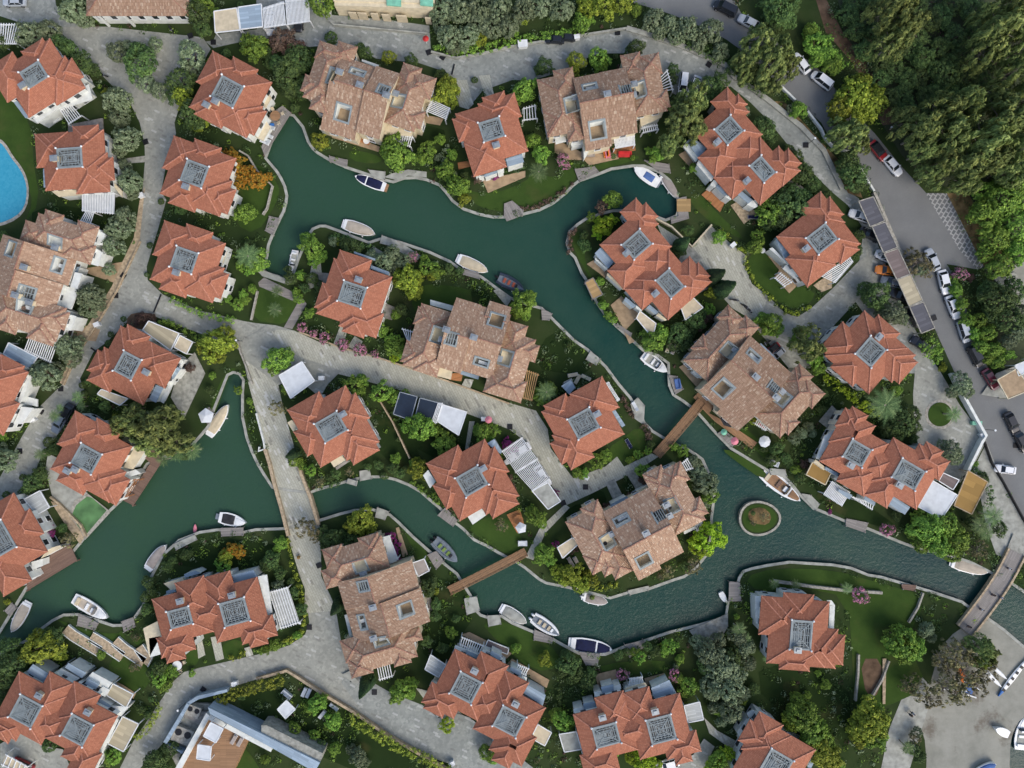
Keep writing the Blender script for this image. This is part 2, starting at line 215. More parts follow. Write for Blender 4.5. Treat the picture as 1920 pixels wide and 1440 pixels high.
# ---------------------------------------------------------------- mesh builder
class MB:
    def __init__(s): s.v = []; s.f = []; s.uv = []; s.mi = []; s.cur = 0
    def poly(s, pts, uvs=None, mi=None):
        b = len(s.v); s.v += [tuple(p) for p in pts]; s.f.append(tuple(range(b, b + len(pts)))); s.uv.append(uvs); s.mi.append(s.cur if mi is None else mi)
    def quadbox(s, q, z0, z1):
        """prism over a plan polygon q (list of (x,y)), z0/z1 floats or lists"""
        n = len(q); z0 = z0 if isinstance(z0, list) else [z0]*n; z1 = z1 if isinstance(z1, list) else [z1]*n
        a = sum(q[i][0]*q[(i+1) % n][1]-q[(i+1) % n][0]*q[i][1] for i in range(n))
        if a < 0: q = q[::-1]; z0 = z0[::-1]; z1 = z1[::-1]
        ex = Vector((q[1][0]-q[0][0], q[1][1]-q[0][1])); ex = ex.normalized() if ex.length > 0 else Vector((1, 0))
        uv = [((p[0]-q[0][0])*ex.x+(p[1]-q[0][1])*ex.y, -(p[0]-q[0][0])*ex.y+(p[1]-q[0][1])*ex.x) for p in q]
        s.poly([(p[0], p[1], z) for p, z in zip(q, z1)], uv); s.poly([(p[0], p[1], z) for p, z in list(zip(q, z0))[::-1]], uv[::-1])
        for i in range(n):
            j = (i+1) % n; L = math.dist(q[i], q[j])
            s.poly([(*q[i], z0[i]), (*q[j], z0[j]), (*q[j], z1[j]), (*q[i], z1[i])], [(0, 0), (L, 0), (L, z1[j]-z0[j]), (0, z1[i]-z0[i])])
    def box(s, x0, y0, z0, x1, y1, z1): s.quadbox([(x0, y0), (x1, y0), (x1, y1), (x0, y1)], z0, z1)
    def bar(s, a, b, w, h):
        a = Vector(a); b = Vector(b); d = (b-a); L = d.length
        if L < 1e-6: return
        d /= L; up = Vector((0, 0, 1)) if abs(d.z) < 0.95 else Vector((1, 0, 0)); r = d.cross(up).normalized()*w/2; u = r.cross(d).normalized()*h/2
        c = [[p+r*i+u*j for i, j in ((-1, -1), (1, -1), (1, 1), (-1, 1))] for p in (a, b)]
        s.poly(c[0][::-1], [(0, 0), (w, 0), (w, h), (0, h)]); s.poly(c[1], [(0, 0), (w, 0), (w, h), (0, h)])
        for i in range(4): j = (i+1) % 4; s.poly([c[0][i], c[0][j], c[1][j], c[1][i]], [(0, 0), (0, w), (L, w), (L, 0)])
    def tube(s, pts, rad, n=6, cap=True):
        pts = [Vector(p) for p in pts]; rad = rad if isinstance(rad, list) else [rad]*len(pts); rings = []
        for i, p in enumerate(pts):
            d = (pts[min(i+1, len(pts)-1)]-pts[max(i-1, 0)]).normalized(); up = Vector((0, 0, 1)) if abs(d.z) < 0.9 else Vector((1, 0, 0))
            r = d.cross(up).normalized(); u = r.cross(d)
            rings.append([p+(r*math.cos(k*2*math.pi/n)+u*math.sin(k*2*math.pi/n))*rad[i] for k in range(n)])
        for a, b in zip(rings, rings[1:]):
            for k in range(n): s.poly([a[k], a[(k+1) % n], b[(k+1) % n], b[k]])
        if cap: s.poly(rings[0][::-1]); s.poly(rings[-1])
    def rings(s, rs, cap0=True, cap1=True):
        for a, b in zip(rs, rs[1:]):
            n = len(a)
            for k in range(n): s.poly([a[k], a[(k+1) % n], b[(k+1) % n], b[k]])
        if cap0: s.poly(rs[0][::-1])
        if cap1: s.poly(rs[-1])
    def mesh(s, name, mats, smooth=False):
        me = bpy.data.meshes.new(name); me.from_pydata(s.v, [], s.f)
        ul = me.uv_layers.new(name="UVMap"); k = 0; dat = []
        for f, uv in zip(s.f, s.uv):
            for i in range(len(f)):
                if uv: dat += [uv[i][0], uv[i][1]]
                else: p = s.v[f[i]]; dat += [p[0], p[1]]
        ul.data.foreach_set('uv', dat)
        mats = mats if isinstance(mats, list) else [mats]
        for m in mats: me.materials.append(M(m))
        if len(mats) > 1: me.polygons.foreach_set('material_index', s.mi)
        if smooth: me.polygons.foreach_set('use_smooth', [True]*len(s.f))
        me.update(); return me
    def obj(s, name, mats, parent=None, smooth=False, loc=None):
        o = bpy.data.objects.new(name, s.mesh(name, mats, smooth)); COL.objects.link(o)
        if loc is not None: o.location = loc
        if parent: o.parent = parent
        return o
def tag(o, label, cat, group=None):
    o['label'] = label; o['category'] = cat
    if group: o['group'] = group
    return o
def thing(name, label, cat, loc=(0, 0, 0), rz=0.0, group=None):
    o = bpy.data.objects.new(name, None); o.empty_display_size = 0.5; COL.objects.link(o); o.location = loc; o.rotation_euler = (0, 0, rz)
    return tag(o, label, cat, group)
def inst(me, name, parent=None, loc=(0, 0, 0), rot=(0, 0, 0), scl=(1, 1, 1)):
    o = bpy.data.objects.new(name, me); COL.objects.link(o); o.location = loc; o.rotation_euler = rot; o.scale = scl
    if parent: o.parent = parent
    return o
def structure(o): o['kind'] = 'structure'; return o
def inside(pt, poly):
    x, y = pt; c = False; n = len(poly); j = n-1
    for i in range(n):
        xi, yi = poly[i]; xj, yj = poly[j]
        if (yi > y) != (yj > y) and x < (xj-xi)*(y-yi)/(yj-yi)+xi: c = not c
        j = i
    return c
def smooth_path(pts, closed=True, it=1):
    for _ in range(it):
        q = []; n = len(pts)
        for i in range(n if closed else n-1):
            a = pts[i]; b = pts[(i+1) % n]; q += [(a[0]*.75+b[0]*.25, a[1]*.75+b[1]*.25), (a[0]*.25+b[0]*.75, a[1]*.25+b[1]*.75)]
        if not closed: q = [pts[0]]+q+[pts[-1]]
        pts = q
    return pts
# ================================================================ THE SETTING
WATER = [(-60,1270),(-30,1228),(0,1180),(20,1147),(48,1101),(75,1075),(105,1045),(137,1031),(160,1003),(200,960),(225,937),(250,905),(275,868),(300,858),(328,846),(357,835),(375,815),(390,797),(400,765),(410,740),(417,722),(425,702),(437,696),(450,699),(459,712),(457,735),(457,782),(465,820),(475,847),(485,868),(495,885),(512,912),(546,918),(580,922),(592,917),(620,909),(655,899),(672,895),(697,892),(720,892),(742,897),(767,907),(790,920),(807,935),(825,950),(850,975),(870,990),(890,1010),(915,1022),(937,1035),(950,1042),(970,1052),(985,1062),(1012,1084),(1025,1091),(1065,1099),(1095,1106),(1145,1119),(1177,1109),(1216,1102),(1260,1086),(1282,1079),(1305,1062),(1322,1040),(1330,1010),(1332,970),(1337,930),(1330,895),(1315,862),(1305,855),(1285,842),(1262,834),(1242,822),(1222,810),(1207,795),(1195,772),(1180,747),(1157,720),(1135,690),(1122,677),(1100,657),(1075,640),(1055,620),(1035,600),(1027,592),(1015,580),(985,572),(955,560),(927,540),(900,520),(867,510),(842,492),(805,475),(745,455),(728,452),(714,450),(692,457),(665,447),(635,435),(610,426),(600,426),(588,431),(580,442),(572,462),(562,485),(547,529),(520,520),(492,510),(499,477),(501,460),(510,437),(524,407),(530,395),(534,380),(536,367),(532,350),(525,335),(517,322),(496,297),(505,270),(520,235),(535,212),(552,215),(570,237),(580,265),(588,277),(597,285),(617,297),(650,312),(720,335),(737,339),(757,332),(780,331),(800,335),(825,345),(837,358),(850,375),(870,390),(900,400),(925,405),(945,405),(982,399),(1010,392),(1035,380),(1060,360),(1072,347),(1085,337),(1120,325),(1145,315),(1185,309),(1207,309),(1237,320),(1258,338),(1272,368),(1275,390),(1270,406),(1248,415),(1220,405),(1190,398),(1150,397),(1130,402),(1100,412),(1085,422),(1070,435),(1065,455),(1070,472),(1080,482),(1092,510),(1105,530),(1120,565),(1135,587),(1157,610),(1182,632),(1207,655),(1235,665),(1255,680),(1256,702),(1257,722),(1264,739),(1282,750),(1295,760),(1312,775),(1345,812),(1372,839),(1410,862),(1440,880),(1472,892),(1487,908),(1502,927),(1527,952),(1537,955),(1585,975),(1630,990),(1690,1015),(1732,1030),(1765,1034),(1790,1042),(1820,1052),(1850,1067),(1892,1088),(1920,1107),(1965,1135),(2060,1200),(2060,1300),(1980,1250),(1920,1216),(1880,1182),(1845,1157),(1817,1141),(1802,1130),(1745,1111),(1690,1095),(1652,1084),(1627,1080),(1595,1067),(1560,1061),(1480,1056),(1440,1062),(1410,1068),(1395,1073),(1388,1084),(1385,1095),(1367,1130),(1362,1159),(1310,1174),(1257,1187),(1207,1204),(1170,1215),(1135,1229),(1085,1227),(1060,1214),(1035,1200),(1000,1187),(960,1170),(940,1157),(915,1160),(900,1155),(892,1147),(886,1130),(880,1117),(855,1077),(830,1057),(800,1032),(772,1007),(745,980),(730,967),(697,957),(665,959),(640,965),(602,977),(570,985),(535,993),(480,995),(457,1000),(410,995),(375,1000),(337,1015),(307,1042),(287,1080),(280,1110),(270,1137),(252,1162),(230,1174),(212,1175),(185,1166),(145,1154),(120,1155),(100,1165),(77,1182),(50,1203),(0,1228),(-60,1300)]
SEA = [(2060,1480),(2060,1340),(1960,1330),(1915,1345),(1898,1375),(1893,1410),(1893,1480)]
def islet_pts():
    cx, cy, rx, ry = 1422, 972, 36, 29.5
    return [(cx+rx*math.cos(t)*(1+0.08*math.cos(t)), cy+ry*math.sin(t)*(1.0-0.05*math.cos(t))) for t in [i*2*math.pi/28 for i in range(28)]]
ISLET = islet_pts()
def is_water(px, py): return (inside((px, py), WATER) and not inside((px, py), ISLET)) or inside((px, py), SEA)
SHEETS = []
def sheet(name, poly, z, mat, smooth=0, uvdir=None, kind='structure'):
    if mat not in ('lawn_dark', 'soil', 'forest_floor', 'dry_grass') and len(poly) < 400: SHEETS.append(poly)
    pts = smooth_path(poly, True, smooth) if smooth else poly
    wp = [P(x, y, z) for x, y in pts]
    tris = geometry.tessellate_polygon([[Vector((p.x, p.y, 0)) for p in wp]])
    mb = MB(); a = R(uvdir or 0); c, s_ = math.cos(a), math.sin(a)
    for t in tris:
        q = [wp[i] for i in t]
        if (q[1]-q[0]).cross(q[2]-q[0]).z < 0: q = q[::-1]
        mb.poly(q, [((p.x-wp[0].x)*c+(p.y-wp[0].y)*s_, -(p.x-wp[0].x)*s_+(p.y-wp[0].y)*c) for p in q])
    o = mb.obj(name, mat)
    if kind: o['kind'] = kind
    return o
def cdt_ground():
    B = 2600
    loops = [[P(x, y) for x, y in WATER], [P(x, y) for x, y in ISLET], [P(x, y) for x, y in SEA[2:6]]]
    sea = [P(x, y) for x, y in SEA]
    outer = [Vector((-400, -400, 0)), Vector((400, -400, 0)), Vector((400, 400, 0)), Vector((-400, 400, 0))]
    vs = []; es = []
    for lp in [outer, loops[0], loops[1], sea]:
        b = len(vs); vs += [Vector((p.x, p.y)) for p in lp]; es += [(b+i, b+(i+1) % len(lp)) for i in range(len(lp))]
    ov, oe, of, *_ = geometry.delaunay_2d_cdt(vs, es, [], 0, 1e-4)
    Wp = [(P(x, y).x, P(x, y).y) for x, y in WATER]; Ip = [(P(x, y).x, P(x, y).y) for x, y in ISLET]; Sp = [(p.x, p.y) for p in sea]
    mb = MB()
    for f in of:
        c = sum((ov[i] for i in f), Vector((0, 0)))/len(f); c = (c.x, c.y)
        if (inside(c, Wp) and not inside(c, Ip)) or inside(c, Sp): continue
        q = [(ov[i].x, ov[i].y, 0) for i in f]; mb.poly(q, [(p[0], p[1]) for p in q])
    o = mb.obj('ground', 'garden'); structure(o)
cdt_ground()
WZ = -0.85
mb = MB(); mb.poly([(-400, -400, WZ), (400, -400, WZ), (400, 400, WZ), (-400, 400, WZ)]); structure(mb.obj('water', 'water'))

def ribbon(mb, path, wl, wr, z0, z1, closed=False):
    """strip along a plan path (world xy), wl to its left and wr to its right, from z0 up to z1"""
    n = len(path); L = []; Rr = []
    for i in range(n):
        a = path[i-1] if (closed or i > 0) else path[i]; b = path[(i+1) % n] if (closed or i < n-1) else path[i]
        d = Vector((b[0]-a[0], b[1]-a[1])).normalized(); nn = Vector((-d.y, d.x)); p = Vector((path[i][0], path[i][1]))
        L.append(p+nn*wl); Rr.append(p-nn*wr)
    s = 0
    for i in range(n if closed else n-1):
        j = (i+1) % n; l = (L[j]-L[i]).length
        mb.poly([(*Rr[i], z1), (*Rr[j], z1), (*L[j], z1), (*L[i], z1)], [(s, 0), (s+l, 0), (s+l, wl+wr), (s, wl+wr)])
        mb.poly([(*L[i], z0), (*L[i], z1), (*L[j], z1), (*L[j], z0)], [(s, 0), (s, z1-z0), (s+l, z1-z0), (s+l, 0)])
        mb.poly([(*Rr[i], z0), (*Rr[j], z0), (*Rr[j], z1), (*Rr[i], z1)], [(s, 0), (s+l, 0), (s+l, z1-z0), (s, z1-z0)]); s += l
    if not closed:
        mb.poly([(*L[0], z0), (*Rr[0], z0), (*Rr[0], z1), (*L[0], z1)]); mb.poly([(*Rr[-1], z0), (*L[-1], z0), (*L[-1], z1), (*Rr[-1], z1)])
def W2(pts, z=0): return [(P(x, y, z).x, P(x, y, z).y) for x, y in pts]
def wall(name, label, cat, pts, width, h, mat, closed=False, group=None, z0=-0.1):
    mb = MB(); ribbon(mb, W2(pts, h), width/2, width/2, z0, h, closed); return tag(mb.obj(name, mat), label, cat, group)
# quay wall with its pale coping, cut where the bridges land
q = thing('quay_wall', 'pale stone quay wall edging the winding canal', 'wall')
mb = MB(); ribbon(mb, W2(WATER), 0.02, 0.03, -3, -0.02, True); mb.obj('wall_face', 'stone', q)
mb = MB(); ribbon(mb, W2(WATER), 0.05, 0.46, -0.12, 0.10, True); mb.obj('coping', 'concrete', q)
q = thing('islet_wall', 'low round kerb wall around the tiny grass islet', 'wall')
mb = MB(); ribbon(mb, W2(ISLET), 0.35, 0.05, -3, 0.14, True); mb.obj('wall_face', 'stone', q)
sheet('islet_lawn', [(1422.5+(x-1422.5)*.88, 972.5+(y-972.5)*.88) for x, y in ISLET], 0.02, 'lawn')
sheet('islet_scrub', [(1405,955),(1430,950),(1448,966),(1440,985),(1415,982),(1402,972)], 0.04, 'dry_grass', 1)

# ---------------------------------------------------------------- roads, plazas, paths (each sheet a little above the last)
T = [(-30,-30),(-30,20),(60,50),(100,52),(142,97),(180,130),(215,100),(205,60),(255,80),(330,70),(385,78),(400,90),(480,72),(512,72),(580,88),(600,86),(667,86),(705,110),(785,118),(837,135),(850,165),(862,200),(880,200),(905,170),(960,150),(1000,150),(1050,135),(1100,125),(1215,112),(1240,130),(1262,175),(1300,195),(1340,165),(1370,162),(1407,192),(1440,225),(1480,275),(1520,320),(1560,360),(1590,385),(1620,430),(1600,560),(1700,700),(1760,700),(1690,570),(1645,455),(1610,372),(1580,352),(1545,280),(1502,235),(1440,185),(1400,157),(1375,142),(1360,120),(1285,87),(1210,62),(1175,52),(1085,66),(960,86),(905,98),(855,107),(808,96),(805,48),(712,35),(622,28),(618,-30),(480,-30),(482,55),(405,64),(400,76),(385,78),(355,66),(255,66),(185,57),(150,45),(130,42),(105,10),(100,-30)]
sheet('road', T, 0.02, 'cobbles_blue')
RW = [(100,50),(142,97),(180,130),(215,165),(245,195),(262,230),(271,270),(272,300),(267,360),(262,375),(252,447),(232,492),(212,540),(175,602),(140,660),(117,720),(75,762),(42,817),(0,895),(-40,960),(-40,1000),(0,947),(32,930),(62,892),(82,845),(100,827),(137,770),(160,737),(150,710),(175,660),(202,640),(232,610),(250,592),(275,587),(325,607),(375,625),(447,655),(456,672),(466,720),(480,772),(495,827),(500,845),(512,900),(525,945),(540,1007),(562,1080),(572,1105),(580,1167),(572,1190),(542,1210),(527,1215),(480,1228),(375,1252),(345,1260),(322,1280),(307,1305),(250,1390),(215,1460),(245,1460),(307,1392),(350,1320),(375,1300),(422,1292),(480,1274),(537,1258),(605,1300),(660,1332),(730,1380),(830,1437),(850,1460),(1010,1460),(960,1437),(925,1390),(892,1360),(860,1334),(822,1346),(792,1322),(735,1300),(697,1292),(670,1275),(655,1255),(640,1205),(630,1145),(622,1122),(602,1080),(602,1032),(595,982),(580,932),(562,890),(550,832),(532,770),(522,722),(560,705),(600,722),(630,700),(725,720),(745,730),(830,757),(880,777),(955,805),(975,820),(1005,860),(1052,940),(1060,948),(1110,925),(1192,884),(1235,856),(1222,850),(1170,875),(1157,856),(1135,875),(1095,890),(1075,897),(1052,867),(1032,840),(1027,805),(1005,770),(960,757),(910,740),(860,720),(842,715),(782,692),(750,682),(685,660),(600,642),(552,620),(517,610),(480,606),(457,602),(375,582),(350,572),(305,552),(277,525),(275,500),(287,460),(297,427),(312,375),(302,360),(310,317),(330,250),(327,230),(340,190),(362,147),(395,92),(380,70),(200,50)]
sheet('road', RW, 0.035, 'cobbles')
sheet('road', [(456,640),(520,618),(552,620),(600,642),(685,660),(750,682),(842,715),(860,720),(960,757),(1005,770),(1027,805),(1032,840),(1052,867),(1075,897),(1135,875),(1157,856),(1170,875),(1222,850),(1235,856),(1192,884),(1110,925),(1060,948),(1052,940),(1005,860),(975,820),(955,805),(880,777),(745,730),(630,700),(600,722),(560,705),(522,722),(532,770),(550,832),(562,890),(580,932),(595,982),(602,1032),(602,1080),(622,1122),(630,1145),(570,1150),(572,1105),(562,1080),(540,1007),(525,945),(512,900),(500,845),(495,827),(480,772),(466,720)], 0.05, 'paving')
sheet('road', [(655,1255),(735,1300),(792,1322),(822,1346),(860,1334),(892,1360),(925,1390),(960,1437),(1010,1460),(850,1460),(830,1437),(730,1380),(700,1362),(640,1280)], 0.05, 'cobbles_blue')
sheet('plaza', [(1232,420),(1298,462),(1332,422),(1370,457),(1400,480),(1397,500),(1410,532),(1440,555),(1472,587),(1495,594),(1520,579),(1560,542),(1610,490),(1625,480),(1620,440),(1700,600),(1765,700),(1800,760),(1850,826),(1822,880),(1800,905),(1760,885),(1720,830),(1714,790),(1712,740),(1716,690),(1717,667),(1690,627),(1665,605),(1610,560),(1562,612),(1535,637),(1520,690),(1480,692),(1440,642),(1397,592),(1372,577),(1332,530),(1310,510),(1275,480),(1240,440)], 0.065, 'cobbles')
sheet('driveway', [(1232,420),(1298,462),(1332,422),(1370,457),(1400,480),(1397,500),(1410,532),(1440,555),(1425,600),(1397,592),(1372,577),(1332,530),(1310,510),(1275,480),(1240,440)], 0.08, 'paving')
AS = [(1177,-30),(1177,2),(1222,15),(1262,28),(1310,48),(1362,74),(1405,105),(1462,160),(1492,187),(1540,230),(1565,277),(1600,292),(1625,335),(1640,357),(1690,475),(1752,615),(1787,692),(1810,745),(1850,817),(1845,827),(1880,902),(1920,972),(1990,1060),(1990,690),(1890,740),(1867,712),(1850,685),(1790,520),(1775,495),(1832,505),(1800,470),(1735,360),(1690,312),(1640,250),(1615,225),(1535,130),(1515,112),(1487,105),(1422,48),(1390,25),(1360,-30)]
sheet('road', AS, 0.03, 'asphalt')
sheet('footpath', [(1850,830),(1880,905),(1920,975),(1960,1030),(1900,1052),(1868,1040),(1850,990),(1838,930),(1825,880)], 0.045, 'concrete')
sheet('slope_paving', [(1735,362),(1775,362),(1845,500),(1832,506),(1800,470)], 0.05, 'grass_pavers')
sheet('dirt_track', [(1440,-30),(1535,-30),(1580,60),(1640,140),(1690,230),(1655,235),(1600,120),(1548,60),(1530,0)], 0.02, 'soil')
sheet('dirt_track', [(1775,362),(1815,362),(1860,440),(1900,500),(1870,510),(1845,500)], 0.02, 'dry_grass')
sheet('dirt_track', [(1440,190),(1470,190),(1600,330),(1618,372),(1590,362),(1560,300),(1505,236)], 0.025, 'dry_grass')
sheet('forest_floor', [(1560,-60),(2050,-60),(2050,720),(1880,700),(1845,500),(1815,362),(1740,340),(1690,290),(1640,210),(1590,100)], 0.015, 'forest_floor')
sheet('beach', [(1845,1157),(1880,1182),(1920,1216),(1980,1252),(2070,1300),(2060,1340),(1960,1330),(1915,1345),(1898,1375),(1893,1410),(1893,1500),(1735,1500),(1738,1400),(1722,1350),(1745,1280),(1762,1215),(1795,1180)], 0.02, 'sand', 1)
sheet('footpath', [(1722,1262),(1748,1290),(1740,1330),(1700,1460),(1648,1460),(1668,1365),(1695,1300)], 0.035, 'concrete')
sheet('yard', [(1880,500),(1925,490),(1960,640),(1900,600)], 0.03, 'sand')
PAV = [  # gardens' paths and terraces: material, angle, points
 ('paving',0,[(853,150),(875,150),(888,195),(878,205),(862,200)]),('paving',0,[(898,142),(918,140),(930,195),(915,200)]),
 ('patio_grey',0,[(215,300),(272,292),(272,304),(220,308)]),('terrace_tan',0,[(150,505),(235,490),(228,535),(170,515)]),('terrace_tan',0,[(140,605),(188,618),(180,640),(132,635)]),
 ('stone_tan',0,[(262,375),(272,350),(262,450),(240,492),(220,540),(180,605),(145,662),(120,722),(112,718),(136,655),(172,598),(210,536),(230,490),(251,445)]),
 ('wood_grey',0,[(484,530),(495,520),(565,555),(575,570),(548,617),(532,614),(558,568),(486,537)]),
 ('paving',0,[(625,645),(640,605),(652,612),(645,650)]),('paving',0,[(652,650),(665,630),(680,640),(672,660)]),
 ('cobbles',0,[(500,610),(560,690),(540,700),(520,720),(456,672),(450,640)]),
 ('cobbles',0,[(568,672),(640,695),(615,720),(600,745),(570,720)]),('paving',0,[(872,842),(880,790),(890,790),(878,845)]),
 ('paving',0,[(985,1045),(1012,990),(1060,945),(1068,952),(1022,1000),(1000,1050)]),('patio_grey',0,[(1135,905),(1152,898),(1168,930),(1150,938)]),('patio_grey',0,[(1172,885),(1190,880),(1208,915),(1195,922)]),
 ('terrace_tan',0,[(1040,285),(1040,260),(1100,290),(1160,285),(1160,298),(1105,310),(1095,300),(1060,300)]),('wood_orange',-12,[(1148,278),(1190,272),(1192,282),(1152,289)]),
 ('terrace_tan',0,[(625,242),(712,275),(710,285),(622,258)]),('wood_orange',-18,[(635,250),(662,255),(660,265),(638,262)]),('wood_orange',-18,[(677,256),(695,262),(692,273),(675,266)]),
 ('terrace_tan',0,[(795,215),(832,222),(825,235),(795,230)]),('wood_orange',0,[(858,305),(885,300),(890,310),(860,318)]),('terrace_tan',0,[(905,338),(985,320),(985,332),(915,362)]),
 ('wood_orange',45,[(1315,365),(1330,352),(1360,378),(1350,398)]),('stone_tan',45,[(1370,385),(1392,372),(1420,400),(1395,420)]),('terrace_tan',40,[(1272,290),(1290,280),(1310,302),(1300,320)]),
 ('terrace_tan',40,[(1100,495),(1118,485),(1150,510),(1140,525)]),('terrace_tan',40,[(1145,572),(1165,555),(1200,590),(1172,620),(1190,640),(1180,645),(1160,600)]),('patio_grey',0,[(1258,460),(1285,450),(1318,485),(1300,495),(1330,540),(1310,550)]),
 ('terrace_tan',0,[(1440,480),(1445,465),(1490,520),(1480,530)]),('terrace_tan',0,[(1452,520),(1465,500),(1500,530),(1480,550)]),('stone_tan',-35,[(1525,535),(1560,510),(1560,540),(1540,548)]),
 ('terrace_tan',0,[(1273,688),(1288,680),(1325,715),(1310,730)]),('wood_warm',-45,[(1300,745),(1315,730),(1340,760),(1330,775),(1360,790),(1420,830),(1410,842),(1340,790),(1318,768)]),
 ('wood_orange',-28,[(950,965),(975,955),(985,990),(970,1000)]),('terrace_tan',-62,[(742,990),(748,988),(765,1040),(755,1045)]),
 ('patio_grey',0,[(320,745),(335,690),(365,660),(385,700),(345,785)]),('patio_grey',0,[(385,100),(390,100),(385,110),(380,108)]),
 ('concrete',0,[(90,850),(110,860),(130,900),(165,925),(150,935),(128,962),(100,940),(85,880)]),('stone_tan',0,[(95,940),(118,945),(160,1005),(150,1020),(120,980)]),
 ('paving',0,[(372,1235),(385,1228),(378,1195),(368,1200)]),('paving',0,[(395,1195),(412,1192),(420,1235),(405,1240)]),('paving',0,[(458,1215),(470,1212),(475,1228),(462,1232)]),
 ('cobbles',0,[(0,1395),(40,1372),(80,1398),(118,1405),(132,1440),(60,1470),(0,1460)]),('terrace_tan',0,[(125,1255),(145,1240),(232,1285),(255,1300),(250,1310),(180,1280)]),
 ('terrace_tan',0,[(865,1190),(880,1185),(960,1225),(950,1235)]),('terrace_tan',0,[(960,1235),(1030,1275),(1025,1290),(950,1245)]),('terrace_tan',-15,[(1115,1265),(1155,1255),(1158,1280),(1122,1288)]),('terrace_tan',-15,[(1208,1272),(1245,1262),(1250,1275),(1212,1285)]),
 ('cobbles',0,[(1270,1430),(1300,1415),(1320,1385),(1340,1400),(1320,1440),(1270,1460)]),('paving',0,[(1320,1345),(1345,1370),(1400,1400),(1385,1415),(1330,1375)]),
 ('paving',0,[(780,1290),(800,1295),(860,1330),(820,1345)]),('cobbles_blue',0,[(800,1320),(880,1345),(1000,1440),(940,1460),(860,1360)]),
 ('patio_grey',0,[(1292,1182),(1365,1150),(1365,1175),(1350,1200),(1330,1210),(1305,1200)]),('patio_grey',0,[(1900,1000),(1935,1040),(1900,1075),(1880,1050)]),
 ('patio_grey',0,[(720,455),(745,450),(790,480),(780,490)]),('patio_grey',0,[(925,545),(935,540),(960,560),(950,575)]),('patio_grey',0,[(1535,790),(1560,760),(1580,780),(1560,810)]),
 ('patio_grey',0,[(690,470),(700,462),(730,480),(725,488)]),('paving',0,[(586,488),(600,480),(605,530),(575,545)]),
 ('terrace_tan',0,[(1200,480),(1206,478),(1230,500),(1225,505)]),('concrete',0,[(720,332),(745,338),(765,329),(800,333),(800,322),(765,318),(735,325)]),
 ('wood_orange',15,[(845,700),(868,700),(865,715),(842,712)]),('paving',0,[(872,710),(888,712),(882,728),(866,722)]),('concrete',0,[(640,1265),(655,1258),(672,1278),(665,1282)]),
 ('stone_tan',0,[(1655,1235),(1662,1235),(1660,1320),(1655,1320)]),
 ('patio_grey',0,[(1860,520),(1905,510),(1930,580),(1900,560)]),
 ('concrete',0,[(1840,740),(1868,700),(1920,680),(1960,700),(1960,720),(1890,748)])]
for i, (mt, a, pts) in enumerate(PAV): sheet('terrace' if mt not in ('cobbles', 'cobbles_blue', 'paving') else 'path', pts, 0.085+0.004*i, mt, 0, a)
